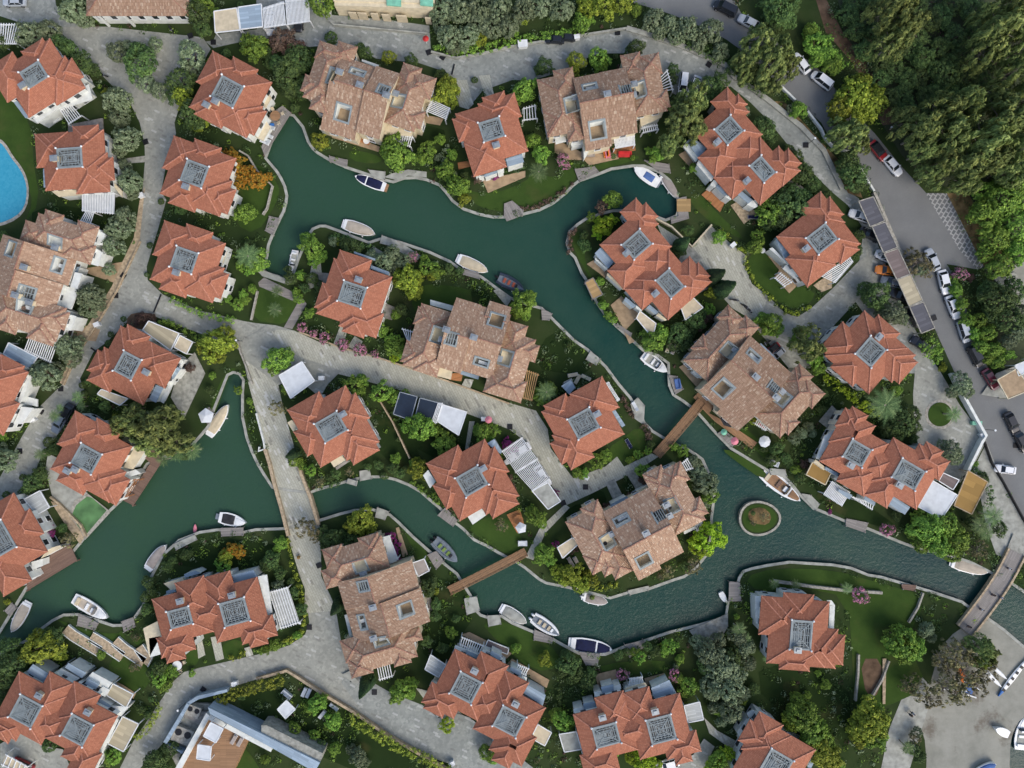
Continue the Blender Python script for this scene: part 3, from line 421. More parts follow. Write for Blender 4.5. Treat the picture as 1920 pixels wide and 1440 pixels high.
LAWN = [('lawn',[(0,120),(15,175),(60,235),(62,300),(75,380),(45,420),(62,380),(52,345),(40,310),(0,258),(-20,250),(-20,120)]),('lawn_dark',[(60,390),(150,385),(155,410),(60,425)]),
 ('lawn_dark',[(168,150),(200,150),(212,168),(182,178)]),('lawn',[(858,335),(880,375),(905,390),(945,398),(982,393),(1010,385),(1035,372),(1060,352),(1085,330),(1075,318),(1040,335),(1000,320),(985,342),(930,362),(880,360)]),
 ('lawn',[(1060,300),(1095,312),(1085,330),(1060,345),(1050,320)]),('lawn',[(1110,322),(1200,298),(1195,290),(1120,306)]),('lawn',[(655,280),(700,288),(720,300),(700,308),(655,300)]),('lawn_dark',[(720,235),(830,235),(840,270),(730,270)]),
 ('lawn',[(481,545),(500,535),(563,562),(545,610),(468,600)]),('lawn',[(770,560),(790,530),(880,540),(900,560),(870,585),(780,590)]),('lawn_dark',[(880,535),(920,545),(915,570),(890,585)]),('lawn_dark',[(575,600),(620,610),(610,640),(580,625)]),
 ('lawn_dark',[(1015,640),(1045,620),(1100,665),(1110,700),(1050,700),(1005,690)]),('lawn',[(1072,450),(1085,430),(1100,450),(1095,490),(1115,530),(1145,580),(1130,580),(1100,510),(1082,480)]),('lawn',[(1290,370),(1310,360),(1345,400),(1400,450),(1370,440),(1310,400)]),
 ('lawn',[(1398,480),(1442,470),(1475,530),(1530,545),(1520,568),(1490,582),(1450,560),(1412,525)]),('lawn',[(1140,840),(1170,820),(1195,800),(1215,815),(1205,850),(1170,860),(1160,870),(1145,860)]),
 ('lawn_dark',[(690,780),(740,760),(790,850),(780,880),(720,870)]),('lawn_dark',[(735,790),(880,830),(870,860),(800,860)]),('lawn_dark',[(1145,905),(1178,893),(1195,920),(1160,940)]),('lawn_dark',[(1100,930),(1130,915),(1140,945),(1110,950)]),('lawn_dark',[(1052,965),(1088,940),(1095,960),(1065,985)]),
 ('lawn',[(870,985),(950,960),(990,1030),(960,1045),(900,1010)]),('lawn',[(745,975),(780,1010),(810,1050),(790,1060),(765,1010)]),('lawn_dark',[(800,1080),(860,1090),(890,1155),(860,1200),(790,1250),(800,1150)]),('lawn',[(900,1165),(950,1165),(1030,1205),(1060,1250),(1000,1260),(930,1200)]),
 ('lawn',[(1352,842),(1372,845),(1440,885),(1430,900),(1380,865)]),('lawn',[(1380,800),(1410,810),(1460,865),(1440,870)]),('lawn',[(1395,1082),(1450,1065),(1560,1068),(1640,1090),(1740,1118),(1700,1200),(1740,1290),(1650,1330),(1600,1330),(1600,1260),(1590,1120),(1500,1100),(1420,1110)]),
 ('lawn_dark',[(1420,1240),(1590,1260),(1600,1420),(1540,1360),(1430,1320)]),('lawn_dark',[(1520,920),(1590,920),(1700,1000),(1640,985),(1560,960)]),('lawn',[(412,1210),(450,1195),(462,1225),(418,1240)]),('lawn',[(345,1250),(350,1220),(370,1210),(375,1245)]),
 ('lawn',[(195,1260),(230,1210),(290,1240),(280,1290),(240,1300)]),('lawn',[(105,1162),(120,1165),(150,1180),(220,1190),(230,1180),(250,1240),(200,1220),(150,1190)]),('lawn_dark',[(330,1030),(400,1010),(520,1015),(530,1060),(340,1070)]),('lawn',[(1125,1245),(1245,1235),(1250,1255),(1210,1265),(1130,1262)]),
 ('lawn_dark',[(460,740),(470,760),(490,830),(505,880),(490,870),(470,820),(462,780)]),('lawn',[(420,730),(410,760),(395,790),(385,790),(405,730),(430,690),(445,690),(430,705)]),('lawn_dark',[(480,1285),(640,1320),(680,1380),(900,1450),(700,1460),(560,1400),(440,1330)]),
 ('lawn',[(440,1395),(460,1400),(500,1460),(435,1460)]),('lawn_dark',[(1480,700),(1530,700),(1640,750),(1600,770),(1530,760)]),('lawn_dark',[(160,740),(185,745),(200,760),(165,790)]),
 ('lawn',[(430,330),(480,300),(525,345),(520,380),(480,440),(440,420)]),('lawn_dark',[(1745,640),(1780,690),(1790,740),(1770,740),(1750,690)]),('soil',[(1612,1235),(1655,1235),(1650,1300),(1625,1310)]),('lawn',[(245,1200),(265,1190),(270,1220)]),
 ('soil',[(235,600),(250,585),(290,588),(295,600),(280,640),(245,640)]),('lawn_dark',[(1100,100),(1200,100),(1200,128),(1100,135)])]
for i, (mt, pts) in enumerate(LAWN): sheet('lawn' if mt != 'soil' else 'bare_soil', pts, 0.006+0.0012*i, mt, 1)
sheet('pool_surround', [(-40,255),(0,259),(13,272),(24,292),(41,313),(51,334),(55,360),(50,390),(33,411),(0,425),(-40,430)], 0.10, 'stone', 1)
tag(sheet('swimming_pool', [(-40,262),(0,266),(10,278),(20,295),(37,316),(47,336),(51,360),(46,388),(30,406),(0,419),(-40,424)], 0.115, 'pool_water', 1, kind=None), 'bright blue swimming pool with a curved pale edge', 'swimming pool')
sheet('pond_surround', [(140,938),(165,926),(202,955),(206,962),(160,1012),(148,990),(128,966)], 0.29, 'stone')
tag(sheet('natural_pool', [(143,947),(163,931),(172,933),(200,957),(160,1004),(145,985),(135,965)], 0.31, 'pond_water', kind=None), 'green pool with a pale curved rim beside a red villa', 'swimming pool')
# roundabout
cx, cy = 1762, 777
for nm, r_, z, mt in (('roundabout_kerb', 28, 0.1, 'stone'), ('roundabout_lawn', 22.5, 0.16, 'lawn')):
    mb = MB(); mb.quadbox([(P(cx+r_*math.cos(t), cy+r_*math.sin(t)).xy[:]) for t in [i*math.pi/16 for i in range(32)]], 0, z); structure(mb.obj(nm, mt))

# ---------------------------------------------------------------- garden and roadside walls
WALLS = [
 ('asphalt_wall', 'long pale kerb wall between the compound lane and the asphalt road', 'wall', [(1640,360),(1690,475),(1693,480)], .5, .9, 'stone'),
 ('roadside_wall', 'white topped wall bending round the roundabout beside the asphalt road', 'wall', [(1788,700),(1810,745),(1850,817),(1843,828),(1815,885)], .5, 1.6, 'render_white'),
 ('roadside_wall', 'thin white wall beside the asphalt road under pines', 'wall', [(1462,158),(1492,187)], .35, .8, 'render_white'),
 ('roadside_wall', 'double white rail wall below the leaning pine', 'wall', [(1515,208),(1540,240),(1548,258),(1567,278),(1600,285)], .35, .8, 'render_white'),
 ('roadside_wall', 'white wall curving beside the asphalt above the grey carports', 'wall', [(1600,290),(1625,335),(1640,358)], .35, .8, 'render_white'),
 ('dark_rail', 'long dark rail curving down the asphalt road edge to the sea', 'rail', [(1848,828),(1862,868),(1884,905),(1922,975),(1950,1020)], .15, .9, 'black'),
 ('concrete_wall', 'pale wall edging the top lane under the bushes', 'wall', [(808,96),(855,108),(905,99),(960,86),(1085,66),(1175,52)], .35, .6, 'concrete'),
 ('concrete_wall', 'long pale retaining wall along the outer lane below the road', 'wall', [(1175,52),(1210,62),(1285,88),(1360,121),(1376,143),(1400,158),(1440,186),(1502,236),(1545,281),(1580,353)], .9, .5, 'concrete'),
 ('garden_wall', 'cream garden wall around the driveway above the cypress trees', 'wall', [(1228,408),(1260,425),(1298,462),(1335,421)], .3, .9, 'render_cream'),
 ('garden_wall', 'straight garden wall between two villas by the central lane', 'wall', [(700,732),(735,790),(768,860)], .25, 1.2, 'stone_tan'),
 ('garden_wall', 'pale wall of the square villa lawn near the canal end', 'wall', [(482,545),(470,600)], .3, .7, 'stone'),
 ('garden_wall', 'pale stepped wall below the orange tree', 'wall', [(448,282),(465,292),(480,318),(510,348),(500,390),(492,402)], .3, .8, 'stone'),
 ('garden_wall', 'zigzag walled steps beside the big cream balustrade', 'wall', [(445,640),(450,660),(462,690),(472,720)], .25, .8, 'stone'),
 ('garden_wall', 'curved garden wall between the green pool villa and its neighbour', 'wall', [(93,932),(110,945),(130,965),(150,985),(160,1006)], .35, .9, 'stone_tan'),
 ('garden_wall', 'long pale wall above the bottom right lone villa', 'wall', [(1452,1090),(1520,1100),(1590,1108),(1655,1112)], .5, .8, 'stone'),
 ('garden_wall', 'thin wall climbing from the canal right of the lone villa', 'wall', [(1732,1112),(1722,1140),(1705,1168)], .3, .7, 'stone'),
 ('garden_wall', 'leaning garden wall on the lawn right of the lone villa', 'wall', [(1668,1240),(1655,1275),(1640,1300),(1628,1320)], .3, .7, 'stone'),
 ('garden_wall', 'upright garden wall on the lawn below the lone villa', 'wall', [(1611,1228),(1610,1260),(1605,1315)], .35, .7, 'stone'),
 ('bridge_approach_wall', 'stepped white parapet left of the road bridge', 'wall', [(480,775),(494,828),(496,842),(484,846),(486,838)], .3, .8, 'render_white'),
 ('retaining_wall', 'long slanting retaining wall above the bottom hedge', 'wall', [(480,1274),(537,1258),(560,1272),(605,1302),(660,1334),(730,1382),(830,1440),(850,1455)], .5, 1.0, 'stone_tan'),
 ('lane_wall', 'low tan wall beside the lane above the four white fronts', 'wall', [(262,452),(218,545),(180,610),(140,670),(118,722)], .25, .5, 'stone_tan'),
 ('lane_wall', 'low wall below the pink oleanders', 'wall', [(560,622),(640,652),(700,668),(780,694),(860,722),(955,757)], .3, .4, 'stone_tan'),
 ('lane_wall', 'low kerb wall under the dark parked car at the slatted carport', 'wall', [(620,40),(625,45),(800,62)], .25, .7, 'concrete'),
]
for i, (n_, lb, ct, pts, w_, h_, mt) in enumerate(WALLS): wall(n_, lb, ct, pts, w_, h_, mt)
# terraced white retaining walls by the lower left canal
for i, pts in enumerate([[(125,1178),(140,1190),(190,1220)],[(173,1192),(195,1205),(232,1230)],[(218,1200),(235,1215),(272,1240)],[(262,1212),(278,1235),(272,1242)]]):
    mb = MB(); ribbon(mb, W2(pts), .9, .9, 0, .5); o = tag(mb.obj('planter_terrace', 'stone_tan'), ['longest', 'second', 'third', 'shortest'][i]+' white edged planter terrace stepping down to the lower left canal', 'planter', 'planter terraces by the canal')
    mb = MB(); ribbon(mb, W2(pts), 1.05, -.9, 0, .62); ribbon(mb, W2(pts), -.9, 1.05, 0, .62); mb.obj('edging', 'render_white', o)
# ---------------------------------------------------------------- the road bridge
b = thing('road_bridge', 'paved road bridge crossing the canal between tan parapets', 'bridge', P(545, 950))
def rel(o, par):
    o.parent = par; o.matrix_parent_inverse = Matrix.Translation(-Vector(par.location)) if par.rotation_euler.z == 0 else (Matrix.Translation(par.location) @ par.rotation_euler.to_matrix().to_4x4()).inverted(); return o
LB = [(496,842),(505,870),(513,905),(526,950),(540,1005)]; RB = [(553,845),(564,888),(581,932),(597,985)]
mb = MB(); mb.quadbox(W2([(505,870),(513,905),(526,950),(538,1000),(600,990),(597,975),(582,932),(575,915)]), -.5, 0.045); rel(mb.obj('deck', 'concrete'), b)
for pth in (LB, RB): mb = MB(); ribbon(mb, W2(pth, 0.8), .28, .28, -.6, .85); rel(mb.obj('parapet', 'stone_tan'), b)
# ---------------------------------------------------------------- timber footbridges and the sea footbridge
def plankbridge(a, c, w, label, mat, z=0.35):
    A = P(*a, z); C = P(*c, z); d = (C-A); L = d.length; ang = math.atan2(d.y, d.x)
    t = thing('footbridge', label, 'bridge', (A+C)/2, ang)
    mb = MB(); n = int(L/.24)
    for i in range(n):
        x = -L/2+i*L/n; rise = .5*(1-(2*x/L)**2); mb.box(x, -w/2, rise-.06, x+L/n-.03, w/2, rise)
    mb.obj('deck_boards', mat, t)
    for sgn in (-1, 1):
        mb = MB()
        pts = [(-L/2+i*L/12, sgn*(w/2-.06), .5*(1-(2*(i/12)-1)**2)) for i in range(13)]
        for p, q_ in zip(pts, pts[1:]): mb.bar((p[0], p[1], p[2]+.95), (q_[0], q_[1], q_[2]+.95), .09, .07); mb.bar((p[0], p[1], p[2]+.03), (q_[0], q_[1], q_[2]+.03), .1, .14)
        for p in pts: mb.bar((p[0], p[1], p[2]), (p[0], p[1], p[2]+.95), .08, .08)
        mb.obj('railing', mat, t)
    return t
plankbridge((1316,752), (1230,853), 1.75, 'timber footbridge climbing from the island to the canal-side block of flats', 'wood_warm')
plankbridge((986,1034), (842,1107), 1.6, 'timber footbridge at the bottom end of the middle island', 'wood_warm')
t = thing('footbridge', 'curved grey footbridge with tan parapets at the canal mouth', 'bridge', P(1850, 1120))
pth = smooth_path([(1905,1035),(1880,1085),(1845,1135),(1808,1182)], False, 2)
mb = MB(); ribbon(mb, W2(pth, .3), 1.5, 1.5, -.2, .42); rel(mb.obj('deck', 'wood_grey'), t)
for a_, b_ in ((1.85, -1.5), (-1.5, 1.85)): mb = MB(); ribbon(mb, W2(pth, .3), a_, b_, -.2, .75); rel(mb.obj('parapet', 'stone_tan'), t)
# ---------------------------------------------------------------- jetties
JET = [([(617,292),(652,300),(651,313),(617,302)],'wood_grey','small jetty below the long beige block'),([(690,318),(723,322),(722,337),(700,334)],'concrete','grey jetty behind the navy covered boat at the top'),
 ([(1077,317),(1115,312),(1123,322),(1086,341)],'wood_grey','jetty below the coral sofa terrace'),([(1207,300),(1255,308),(1258,325),(1235,322)],'wood_grey','jetty under the white boat with the blue cushion'),
 ([(945,382),(960,376),(982,394),(980,404),(950,415),(945,405)],'wood_grey','jetty at the point of the bright lawn'),([(1270,372),(1287,368),(1292,410),(1258,420),(1258,408),(1272,405)],'wood_grey','jetty with a tan mat in the dead end basin'),
 ([(505,405),(524,409),(511,441),(497,433)],'wood_grey','jetty below the wall with the autumn tree'),([(716,441),(747,452),(742,464),(712,456)],'concrete','jetty ahead of the beige covered launch'),
 ([(864,503),(898,512),(900,524),(868,515)],'wood_grey','jetty beside the cream covered launch'),([(1015,578),(1036,588),(1030,601),(1016,600)],'wood_grey','small jetty below the round tree'),
 ([(1107,658),(1126,673),(1118,685),(1098,674)],'concrete','jetty on the island above the red corner villa'),([(1096,528),(1112,520),(1130,552),(1110,561)],'reed','straw coloured deck jetty on the left bank point'),
 ([(1157,606),(1185,625),(1183,632),(1155,611)],'wood_grey','narrow jetty below the cream awnings'),([(1253,703),(1270,705),(1282,730),(1266,740)],'wood_grey','jetty with blue pots beside the white cruiser'),
 ([(1345,812),(1358,806),(1385,828),(1372,839)],'wood_grey','jetty with green and pink parasols'),([(1443,878),(1472,880),(1476,893),(1445,890)],'concrete','jetty behind the long teak decked yacht'),([(1502,925),(1520,928),(1537,945),(1530,958)],'concrete','jetty with two white boxes'),
 ([(1587,972),(1628,980),(1622,999),(1585,986)],'wood_grey','jetty above the islet channel'),([(1182,757),(1196,745),(1209,760),(1207,797),(1190,785)],'concrete','pale landing with two white stools'),([(820,966),(835,951),(858,975),(850,988)],'wood_grey','jetty touching the slatted carport villa'),
 ([(674,883),(693,880),(697,898),(675,902)],'concrete','landing steps below the villa beside the bridge'),([(707,951),(730,959),(722,975),(703,970)],'concrete','landing opposite the villa steps'),([(801,1040),(818,1033),(833,1052),(818,1068)],'wood_grey','jetty beside the grey inflatable boat'),
 ([(870,1122),(894,1118),(900,1145),(875,1153)],'concrete','square jetty under the lower footbridge'),([(913,1154),(937,1153),(940,1170),(916,1175)],'concrete','square jetty left of the grey covered boat'),([(1002,1180),(1038,1196),(1035,1207),(1000,1200)],'wood_grey','jetty under the cream inflatable boat'),
 ([(1085,1222),(1125,1226),(1120,1248),(1098,1247)],'wood_grey','jetty under the long navy covered boat'),([(1170,1209),(1207,1200),(1209,1213),(1180,1233)],'wood_grey','jetty right of the long navy covered boat'),([(1367,1090),(1387,1092),(1390,1127),(1366,1128)],'wood_grey','jetty with the tiny white dinghy'),
 ([(1177,1107),(1217,1098),(1216,1107),(1180,1116)],'concrete','low landing below the round island block'),([(148,1150),(185,1168),(178,1182),(144,1173)],'wood_grey','jetty under the open white boat'),([(228,1165),(250,1157),(254,1175),(232,1186)],'wood_grey','small jetty right of the open white boat'),
 ([(8,1145),(22,1130),(32,1140),(18,1155)],'wood_grey','small jetty beside the leftmost boat'),([(375,778),(392,763),(402,775),(390,796)],'wood_grey','jetty with a white star parasol'),([(413,990),(456,989),(457,1004),(415,1006)],'wood_grey','jetty under the black covered speedboat'),
 ([(1690,1095),(1718,1097),(1716,1108),(1692,1105)],'wood_brown','brown jetty near the canal mouth'),([(325,1020),(365,1002),(370,1012),(330,1032)],'concrete','rough stone landing left of the black covered speedboat'),([(475,500),(498,508),(548,528),(540,534),(492,518)],'concrete','dark landing at the closed canal end')]
for pts, mt, lb in JET:
    c = P(sum(p[0] for p in pts)/len(pts), sum(p[1] for p in pts)/len(pts)); t = thing('jetty', lb, 'jetty', c, 0, 'jetties along the canal')
    w_ = [(P(*p, .3)-c) for p in pts]; mb = MB(); mb.quadbox([(p.x, p.y) for p in w_], .2, .34); mb.obj('deck', mt, t)
    for p in w_[:4]: mb = MB(); mb.tube([(p.x*.94, p.y*.94, -2), (p.x*.94, p.y*.94, .55)], .1, 6); mb.obj('post', 'wood_grey', t)
for pts, lb, a_ in (([(225,935),(250,948),(306,862),(276,828),(262,850),(282,868),(258,905)], 'brown timber deck along the lagoon side of the green pool villa', 58), ([(52,1107),(145,1051),(132,1022),(118,1018),(85,1050),(50,1092)], 'brown timber deck over the water by the leftmost lagoon villa', 30), ([(496,292),(546,212),(530,198),(505,215),(505,250),(490,275)], 'grey timber terrace hanging over the top canal basin', 58)):
    c = P(*pts[0]); t = thing('waterside_deck', lb, 'deck', c); mb = MB(); mb.quadbox([((P(*p, .4)-c).x, (P(*p, .4)-c).y) for p in pts], .3, .45)
    mb.obj('deck', 'wood_grey' if 'grey' in lb else 'wood_brown', t)
    for p in pts[:4]:
        w_ = P(*p)-c; mb = MB(); mb.tube([(w_.x, w_.y, -2.5), (w_.x, w_.y, .3)], .14, 6); mb.obj('post', 'wood_brown', t)
# drain covers along the lanes and the dark channel grates
dm = MB(); dm.box(-.5, -.5, 0, .5, .5, .03); dme = dm.mesh('drain_cover', 'black')
for i, (x, y, nb) in enumerate([(357,67,'in front of the top beige roof'),(400,79,'above the villa with the round table'),(273,266,'beside the olive by the pool villa'),(231,517,'above the junction'),(217,554,'at the junction mouth'),(114,729,'left of the small palms'),(77,771,'beside the white gate wall'),(37,846,'nearest the lower left lane'),(804,98,'under the red parasol'),(830,107,'right of the red parasol'),(1158,61,'on the top lane bend'),(1329,121,'above the long parked cars'),(1511,272,'beside the long retaining wall'),(956,800,'at the end of the central lane hedge'),(1098,913,'in the island plaza'),(1056,943,'beside the white canopy'),(598,1060,'below the road bridge'),(580,1176,'on the lower bend'),(661,1274,'at the beige block corner'),(702,1298,'near the leaning cypress'),(381,1293,'above the modern house'),(1751,596,'on the asphalt road'),(1905,835,'between the black cars')]):
    tag(inst(dme, 'drain_cover', None, P(x, y, .13), (0, 0, R(random.choice([0, 20, 55])))), 'black square drain cover '+nb, 'drain cover', 'drain covers in the lanes')
for a, c, nb in (((302,552),(288,586),'crossing the lane at the junction'),((852,120),(847,140),'crossing the top lane'),((170,652),(183,661),'short one on the west lane')):
    mb = MB(); A, C = P(*a, .14), P(*c, .14); mb.bar(A, C, .28, .05); tag(mb.obj('channel_grate', 'black'), 'dark channel grate '+nb, 'drain grate')
# ================================================================ BUILDINGS
SL = 0.47
def clip(poly, ax, c, keep_less):
    out = []; n = len(poly)
    for i in range(n):
        a, b = poly[i], poly[(i+1) % n]; ia = (a[ax] <= c) == keep_less; ib = (b[ax] <= c) == keep_less
        if ia: out.append(a)
        if ia != ib and abs(b[ax]-a[ax]) > 1e-9:
            t = (c-a[ax])/(b[ax]-a[ax]); out.append(tuple(a[k]+(b[k]-a[k])*t for k in range(3)))
    return out if len(out) >= 3 else []
def minus(poly, r):
    """polygon minus the vertical shaft over rectangle r=(x0,y0,x1,y1)"""
    rem = []; cur = poly
    for ax, c, ins in ((0, r[0], False), (0, r[2], True), (1, r[1], False), (1, r[3], True)):
        o = clip(cur, ax, c, not ins)
        if o: rem.append(o)
        cur = clip(cur, ax, c, ins)
        if not cur: break
    return rem
class Roof:
    """hip and gable roofs over rectangles of one house frame, all of one pitch"""
    def __init__(s, ze): s.ze = ze; s.faces = []; s.segs = []; s.rects = []; s.env = []
    def hip(s, r, cap=None, ze=None):
        ze = s.ze if ze is None else ze; x0, y0, x1, y1 = r; w = x1-x0; l = y1-y0; h = min(w, l)/2; d = min(h, cap) if cap else h
        a = [(x0, y0, ze), (x1, y0, ze), (x1, y1, ze), (x0, y1, ze)]; zt = ze+d*SL
        b = [(x0+d, y0+d, zt), (x1-d, y0+d, zt), (x1-d, y1-d, zt), (x0+d, y1-d, zt)]
        for i in range(4):
            j = (i+1) % 4; f = [a[i], a[j], b[j], b[i]] if math.dist(b[i], b[j]) > 1e-4 else [a[i], a[j], b[j]]; s.faces.append((f, i))
            s.segs.append((a[i], b[i]))
        if d == h and abs(w-l) > 1e-3: s.segs.append((b[0], b[2]))
        s.rects.append((r, ze, d)); s.env.append(('h', r, ze, d))
        return b
    def gable(s, r, axis, ridge, ze=None, zdrop=2.2):
        """ridge line parallel to axis ('u' or 'v') at coordinate ridge"""
        ze = s.ze if ze is None else ze; x0, y0, x1, y1 = r
        lo, hi = (y0, y1) if axis == 'u' else (x0, x1); zr = ze+min(ridge-lo, hi-ridge)*SL
        z0 = zr-(ridge-lo)*SL; z1 = zr-(hi-ridge)*SL
        if axis == 'u':
            f1 = [(x0, y0, z0), (x1, y0, z0), (x1, ridge, zr), (x0, ridge, zr)]; f2 = [(x1, y1, z1), (x0, y1, z1), (x0, ridge, zr), (x1, ridge, zr)]; s.faces += [(f1, 0), (f2, 2)]; s.segs.append(((x0, ridge, zr), (x1, ridge, zr)))
        else:
            f1 = [(x1, y0, z1), (x1, y1, z1), (ridge, y1, zr), (ridge, y0, zr)]; f2 = [(x0, y1, z0), (x0, y0, z0), (ridge, y0, zr), (ridge, y1, zr)]; s.faces += [(f1, 1), (f2, 3)]; s.segs.append(((ridge, y0, zr), (ridge, y1, zr)))
        s.env.append(('g', r, axis, ridge, zr)); s.gabs = getattr(s, 'gabs', []) + [(r, axis, ridge, zr, z0, z1)]
        s.rects.append((r, min(z0, z1), None))
    def height(s, x, y):
        z = 0
        for e in s.env:
            x0, y0, x1, y1 = e[1]
            if x0 <= x <= x1 and y0 <= y <= y1:
                if e[0] == 'h': z = max(z, e[2]+SL*min(x-x0, x1-x, y-y0, y1-y, e[3]))
                else: z = max(z, e[4]-SL*abs((y if e[2] == 'u' else x)-e[3]))
        return z
def build_house(name, label, cat, org, s, ang, ze, rects, gables=(), deck=None, roofmat='red_tiles', ridgemat='ridge_red', holes=(), lattices=(), chimneys=(), group=None, wallmat='render_white', capd=3.45, annex=(), nofin=False):
    """rects etc. are in the house frame, measured on the photograph: u right, v down, in 1/s photograph pixels from org"""
    k = MPP*(HC-ze)/HC/s; x0w = (org[0]-960)*MPP*(HC-ze)/HC; y0w = (720-org[1])*MPP*(HC-ze)/HC; a = R(ang)
    m = rects[0] if rects else gables[0][0]
    cu, cv = (m[0]+m[2])/2, (m[1]+m[3])/2
    def w_of(u, v): zx = u*math.cos(a)-v*math.sin(a); zy = u*math.sin(a)+v*math.cos(a); return (x0w+zx*k, y0w-zy*k)
    cx, cy = w_of(cu, cv)
    t = thing(name, label, cat, (cx, cy, 0), -a, group)
    L = lambda r: (min((r[0]-cu)*k, (r[2]-cu)*k), min(-(r[1]-cv)*k, -(r[3]-cv)*k), max((r[0]-cu)*k, (r[2]-cu)*k), max(-(r[1]-cv)*k, -(r[3]-cv)*k))
    def loc_px(x, y, z):      # crop pixel of something seen at height z -> house frame
        p = P(org[0]+x/s, org[1]+y/s, z); d = Vector((p.x-cx, p.y-cy)); return (d.x*math.cos(a)-d.y*math.sin(a), d.x*math.sin(a)+d.y*math.cos(a))
    rf = Roof(ze); jit = 0; decks = []
    for i, r in enumerate(rects):
        lr = L(r); off = 0.012*i
        lr = (lr[0]-off, lr[1]-off, lr[2]+off, lr[3]+off)
        if deck and i in deck: b = rf.hip(lr, capd, ze); decks.append((b[0][0], b[0][1], b[2][0], b[2][1], b[0][2]))
        else: rf.hip(lr, (capd-0.06 if deck else None), ze+off*.3) if min(lr[2]-lr[0], lr[3]-lr[1])/2 > capd and deck else rf.hip(lr, None, ze+off*.3)
    for i, (r, axis, rg, dz) in enumerate(gables):
        lr = L(r); rr = -(rg-cv)*k if axis == 'u' else (rg-cu)*k; rf.gable(lr, axis, rr, ze+dz)
    shafts = [(d[0], d[1], d[2], d[3]) for d in decks]; hl = []
    for (hx, hy, hw, hh, mt) in holes:
        zc = ze+1.6; c = loc_px(hx, hy, zc); hw *= k/2; hh *= k/2; hl.append((c[0]-hw, c[1]-hh, c[0]+hw, c[1]+hh, mt))
    shafts += [h[:4] for h in hl]
    # roof surface
    mb = MB()
    for f, side in rf.faces:
        ps = [f]
        for sh in shafts: ps = [q for p in ps for q in minus(p, sh)]
        for p in ps:
            if side in (0, 2): uv = [(q[0], (q[1] if side == 0 else -q[1])*1.105) for q in p]
            else: uv = [(q[1]+.37, (-q[0] if side == 1 else q[0])*1.105) for q in p]
            mb.poly(p, uv)
    top = list(zip(mb.v, [0]*0)) 
    for (r, zz, d) in rf.rects:   # fascia under the eaves
        if d is None: continue
        x0, y0, x1, y1 = r
        for p, q_ in (((x0, y0), (x1, y0)), ((x1, y0), (x1, y1)), ((x1, y1), (x0, y1)), ((x0, y1), (x0, y0))): mb.poly([(*p, zz-.16), (*q_, zz-.16), (*q_, zz), (*p, zz)])
        mb.poly([(x0, y1, zz-.16), (x1, y1, zz-.16), (x1, y0, zz-.16), (x0, y0, zz-.16)])
    roof = mb.obj('roof', roofmat, t)
    # ridge tiles
    mb = MB()
    for p, q_ in rf.segs:
        n = 12; pts = [tuple(p[i]+(q_[i]-p[i])*j/n for i in range(3)) for j in range(n+1)]
        for u_, v_ in zip(pts, pts[1:]):
            mx = ((u_[0]+v_[0])/2, (u_[1]+v_[1])/2, (u_[2]+v_[2])/2)
            if any(sh[0]-.05 < mx[0] < sh[2]+.05 and sh[1]-.05 < mx[1] < sh[3]+.05 for sh in shafts): continue
            if rf.height(mx[0], mx[1]) > mx[2]+.06: continue
            mb.bar((u_[0], u_[1], u_[2]+.05), (v_[0], v_[1], v_[2]+.05), .2, .12)
    if mb.v: mb.obj('ridge_tiles', ridgemat, roof)
    # walls
    mb = MB()
    for (r, zz, d) in rf.rects:
        if d is None: continue
        ov = .45; x0, y0, x1, y1 = r
        if x1-x0 > 1.4 and y1-y0 > 1.4: mb.box(x0+ov, y0+ov, -.2, x1-ov, y1-ov, zz-.1)
    for (r, axis, rg, zr, z0, z1) in getattr(rf, 'gabs', []):
        x0, y0, x1, y1 = r; o = .12
        if axis == 'u':
            for xa in (x0+o, x1-o): mb.poly([(xa, y0+.4, -.2), (xa, y1-.4, -.2), (xa, y1-.4, z1+.4*SL-.08), (xa, rg, zr-.08), (xa, y0+.4, z0+.4*SL-.08)])
            for ya, zz in ((y0+.4, z0+.4*SL-.08), (y1-.4, z1+.4*SL-.08)): mb.poly([(x0+o, ya, -.2), (x1-o, ya, -.2), (x1-o, ya, zz), (x0+o, ya, zz)])
        else:
            for ya in (y0+o, y1-o): mb.poly([(x0+.4, ya, -.2), (x1-.4, ya, -.2), (x1-.4, ya, z1+.4*SL-.08), (rg, ya, zr-.08), (x0+.4, ya, z0+.4*SL-.08)])
            for xa, zz in ((x0+.4, z0+.4*SL-.08), (x1-.4, z1+.4*SL-.08)): mb.poly([(xa, y0+o, -.2), (xa, y1-o, -.2), (xa, y1-o, zz), (xa, y0+o, zz)])
    mb.obj('wall', wallmat, t)
    # roof decks under a slatted frame
    def lattice(dk, z, nm, drop=.9):
        x0, y0, x1, y1 = dk; f = MB(); fw = .3
        f.quadbox([(x0-.1, y0-.1), (x1+.1, y0-.1), (x1+.1, y0+fw-.1), (x0-.1, y0+fw-.1)], z-.15, z+.1); f.quadbox([(x0-.1, y1-fw+.1), (x1+.1, y1-fw+.1), (x1+.1, y1+.1), (x0-.1, y1+.1)], z-.15, z+.1)
        f.quadbox([(x0-.1, y0+fw-.1), (x0+fw-.1, y0+fw-.1), (x0+fw-.1, y1-fw+.1), (x0-.1, y1-fw+.1)], z-.15, z+.1); f.quadbox([(x1-fw+.1, y0+fw-.1), (x1+.1, y0+fw-.1), (x1+.1, y1-fw+.1), (x1-fw+.1, y1-fw+.1)], z-.15, z+.1)
        fo = f.obj(nm, 'grey_frame', t)
        g = MB(); d = fw; hw = min(x1-x0, y1-y0)/2; style = random.random(); st = .36
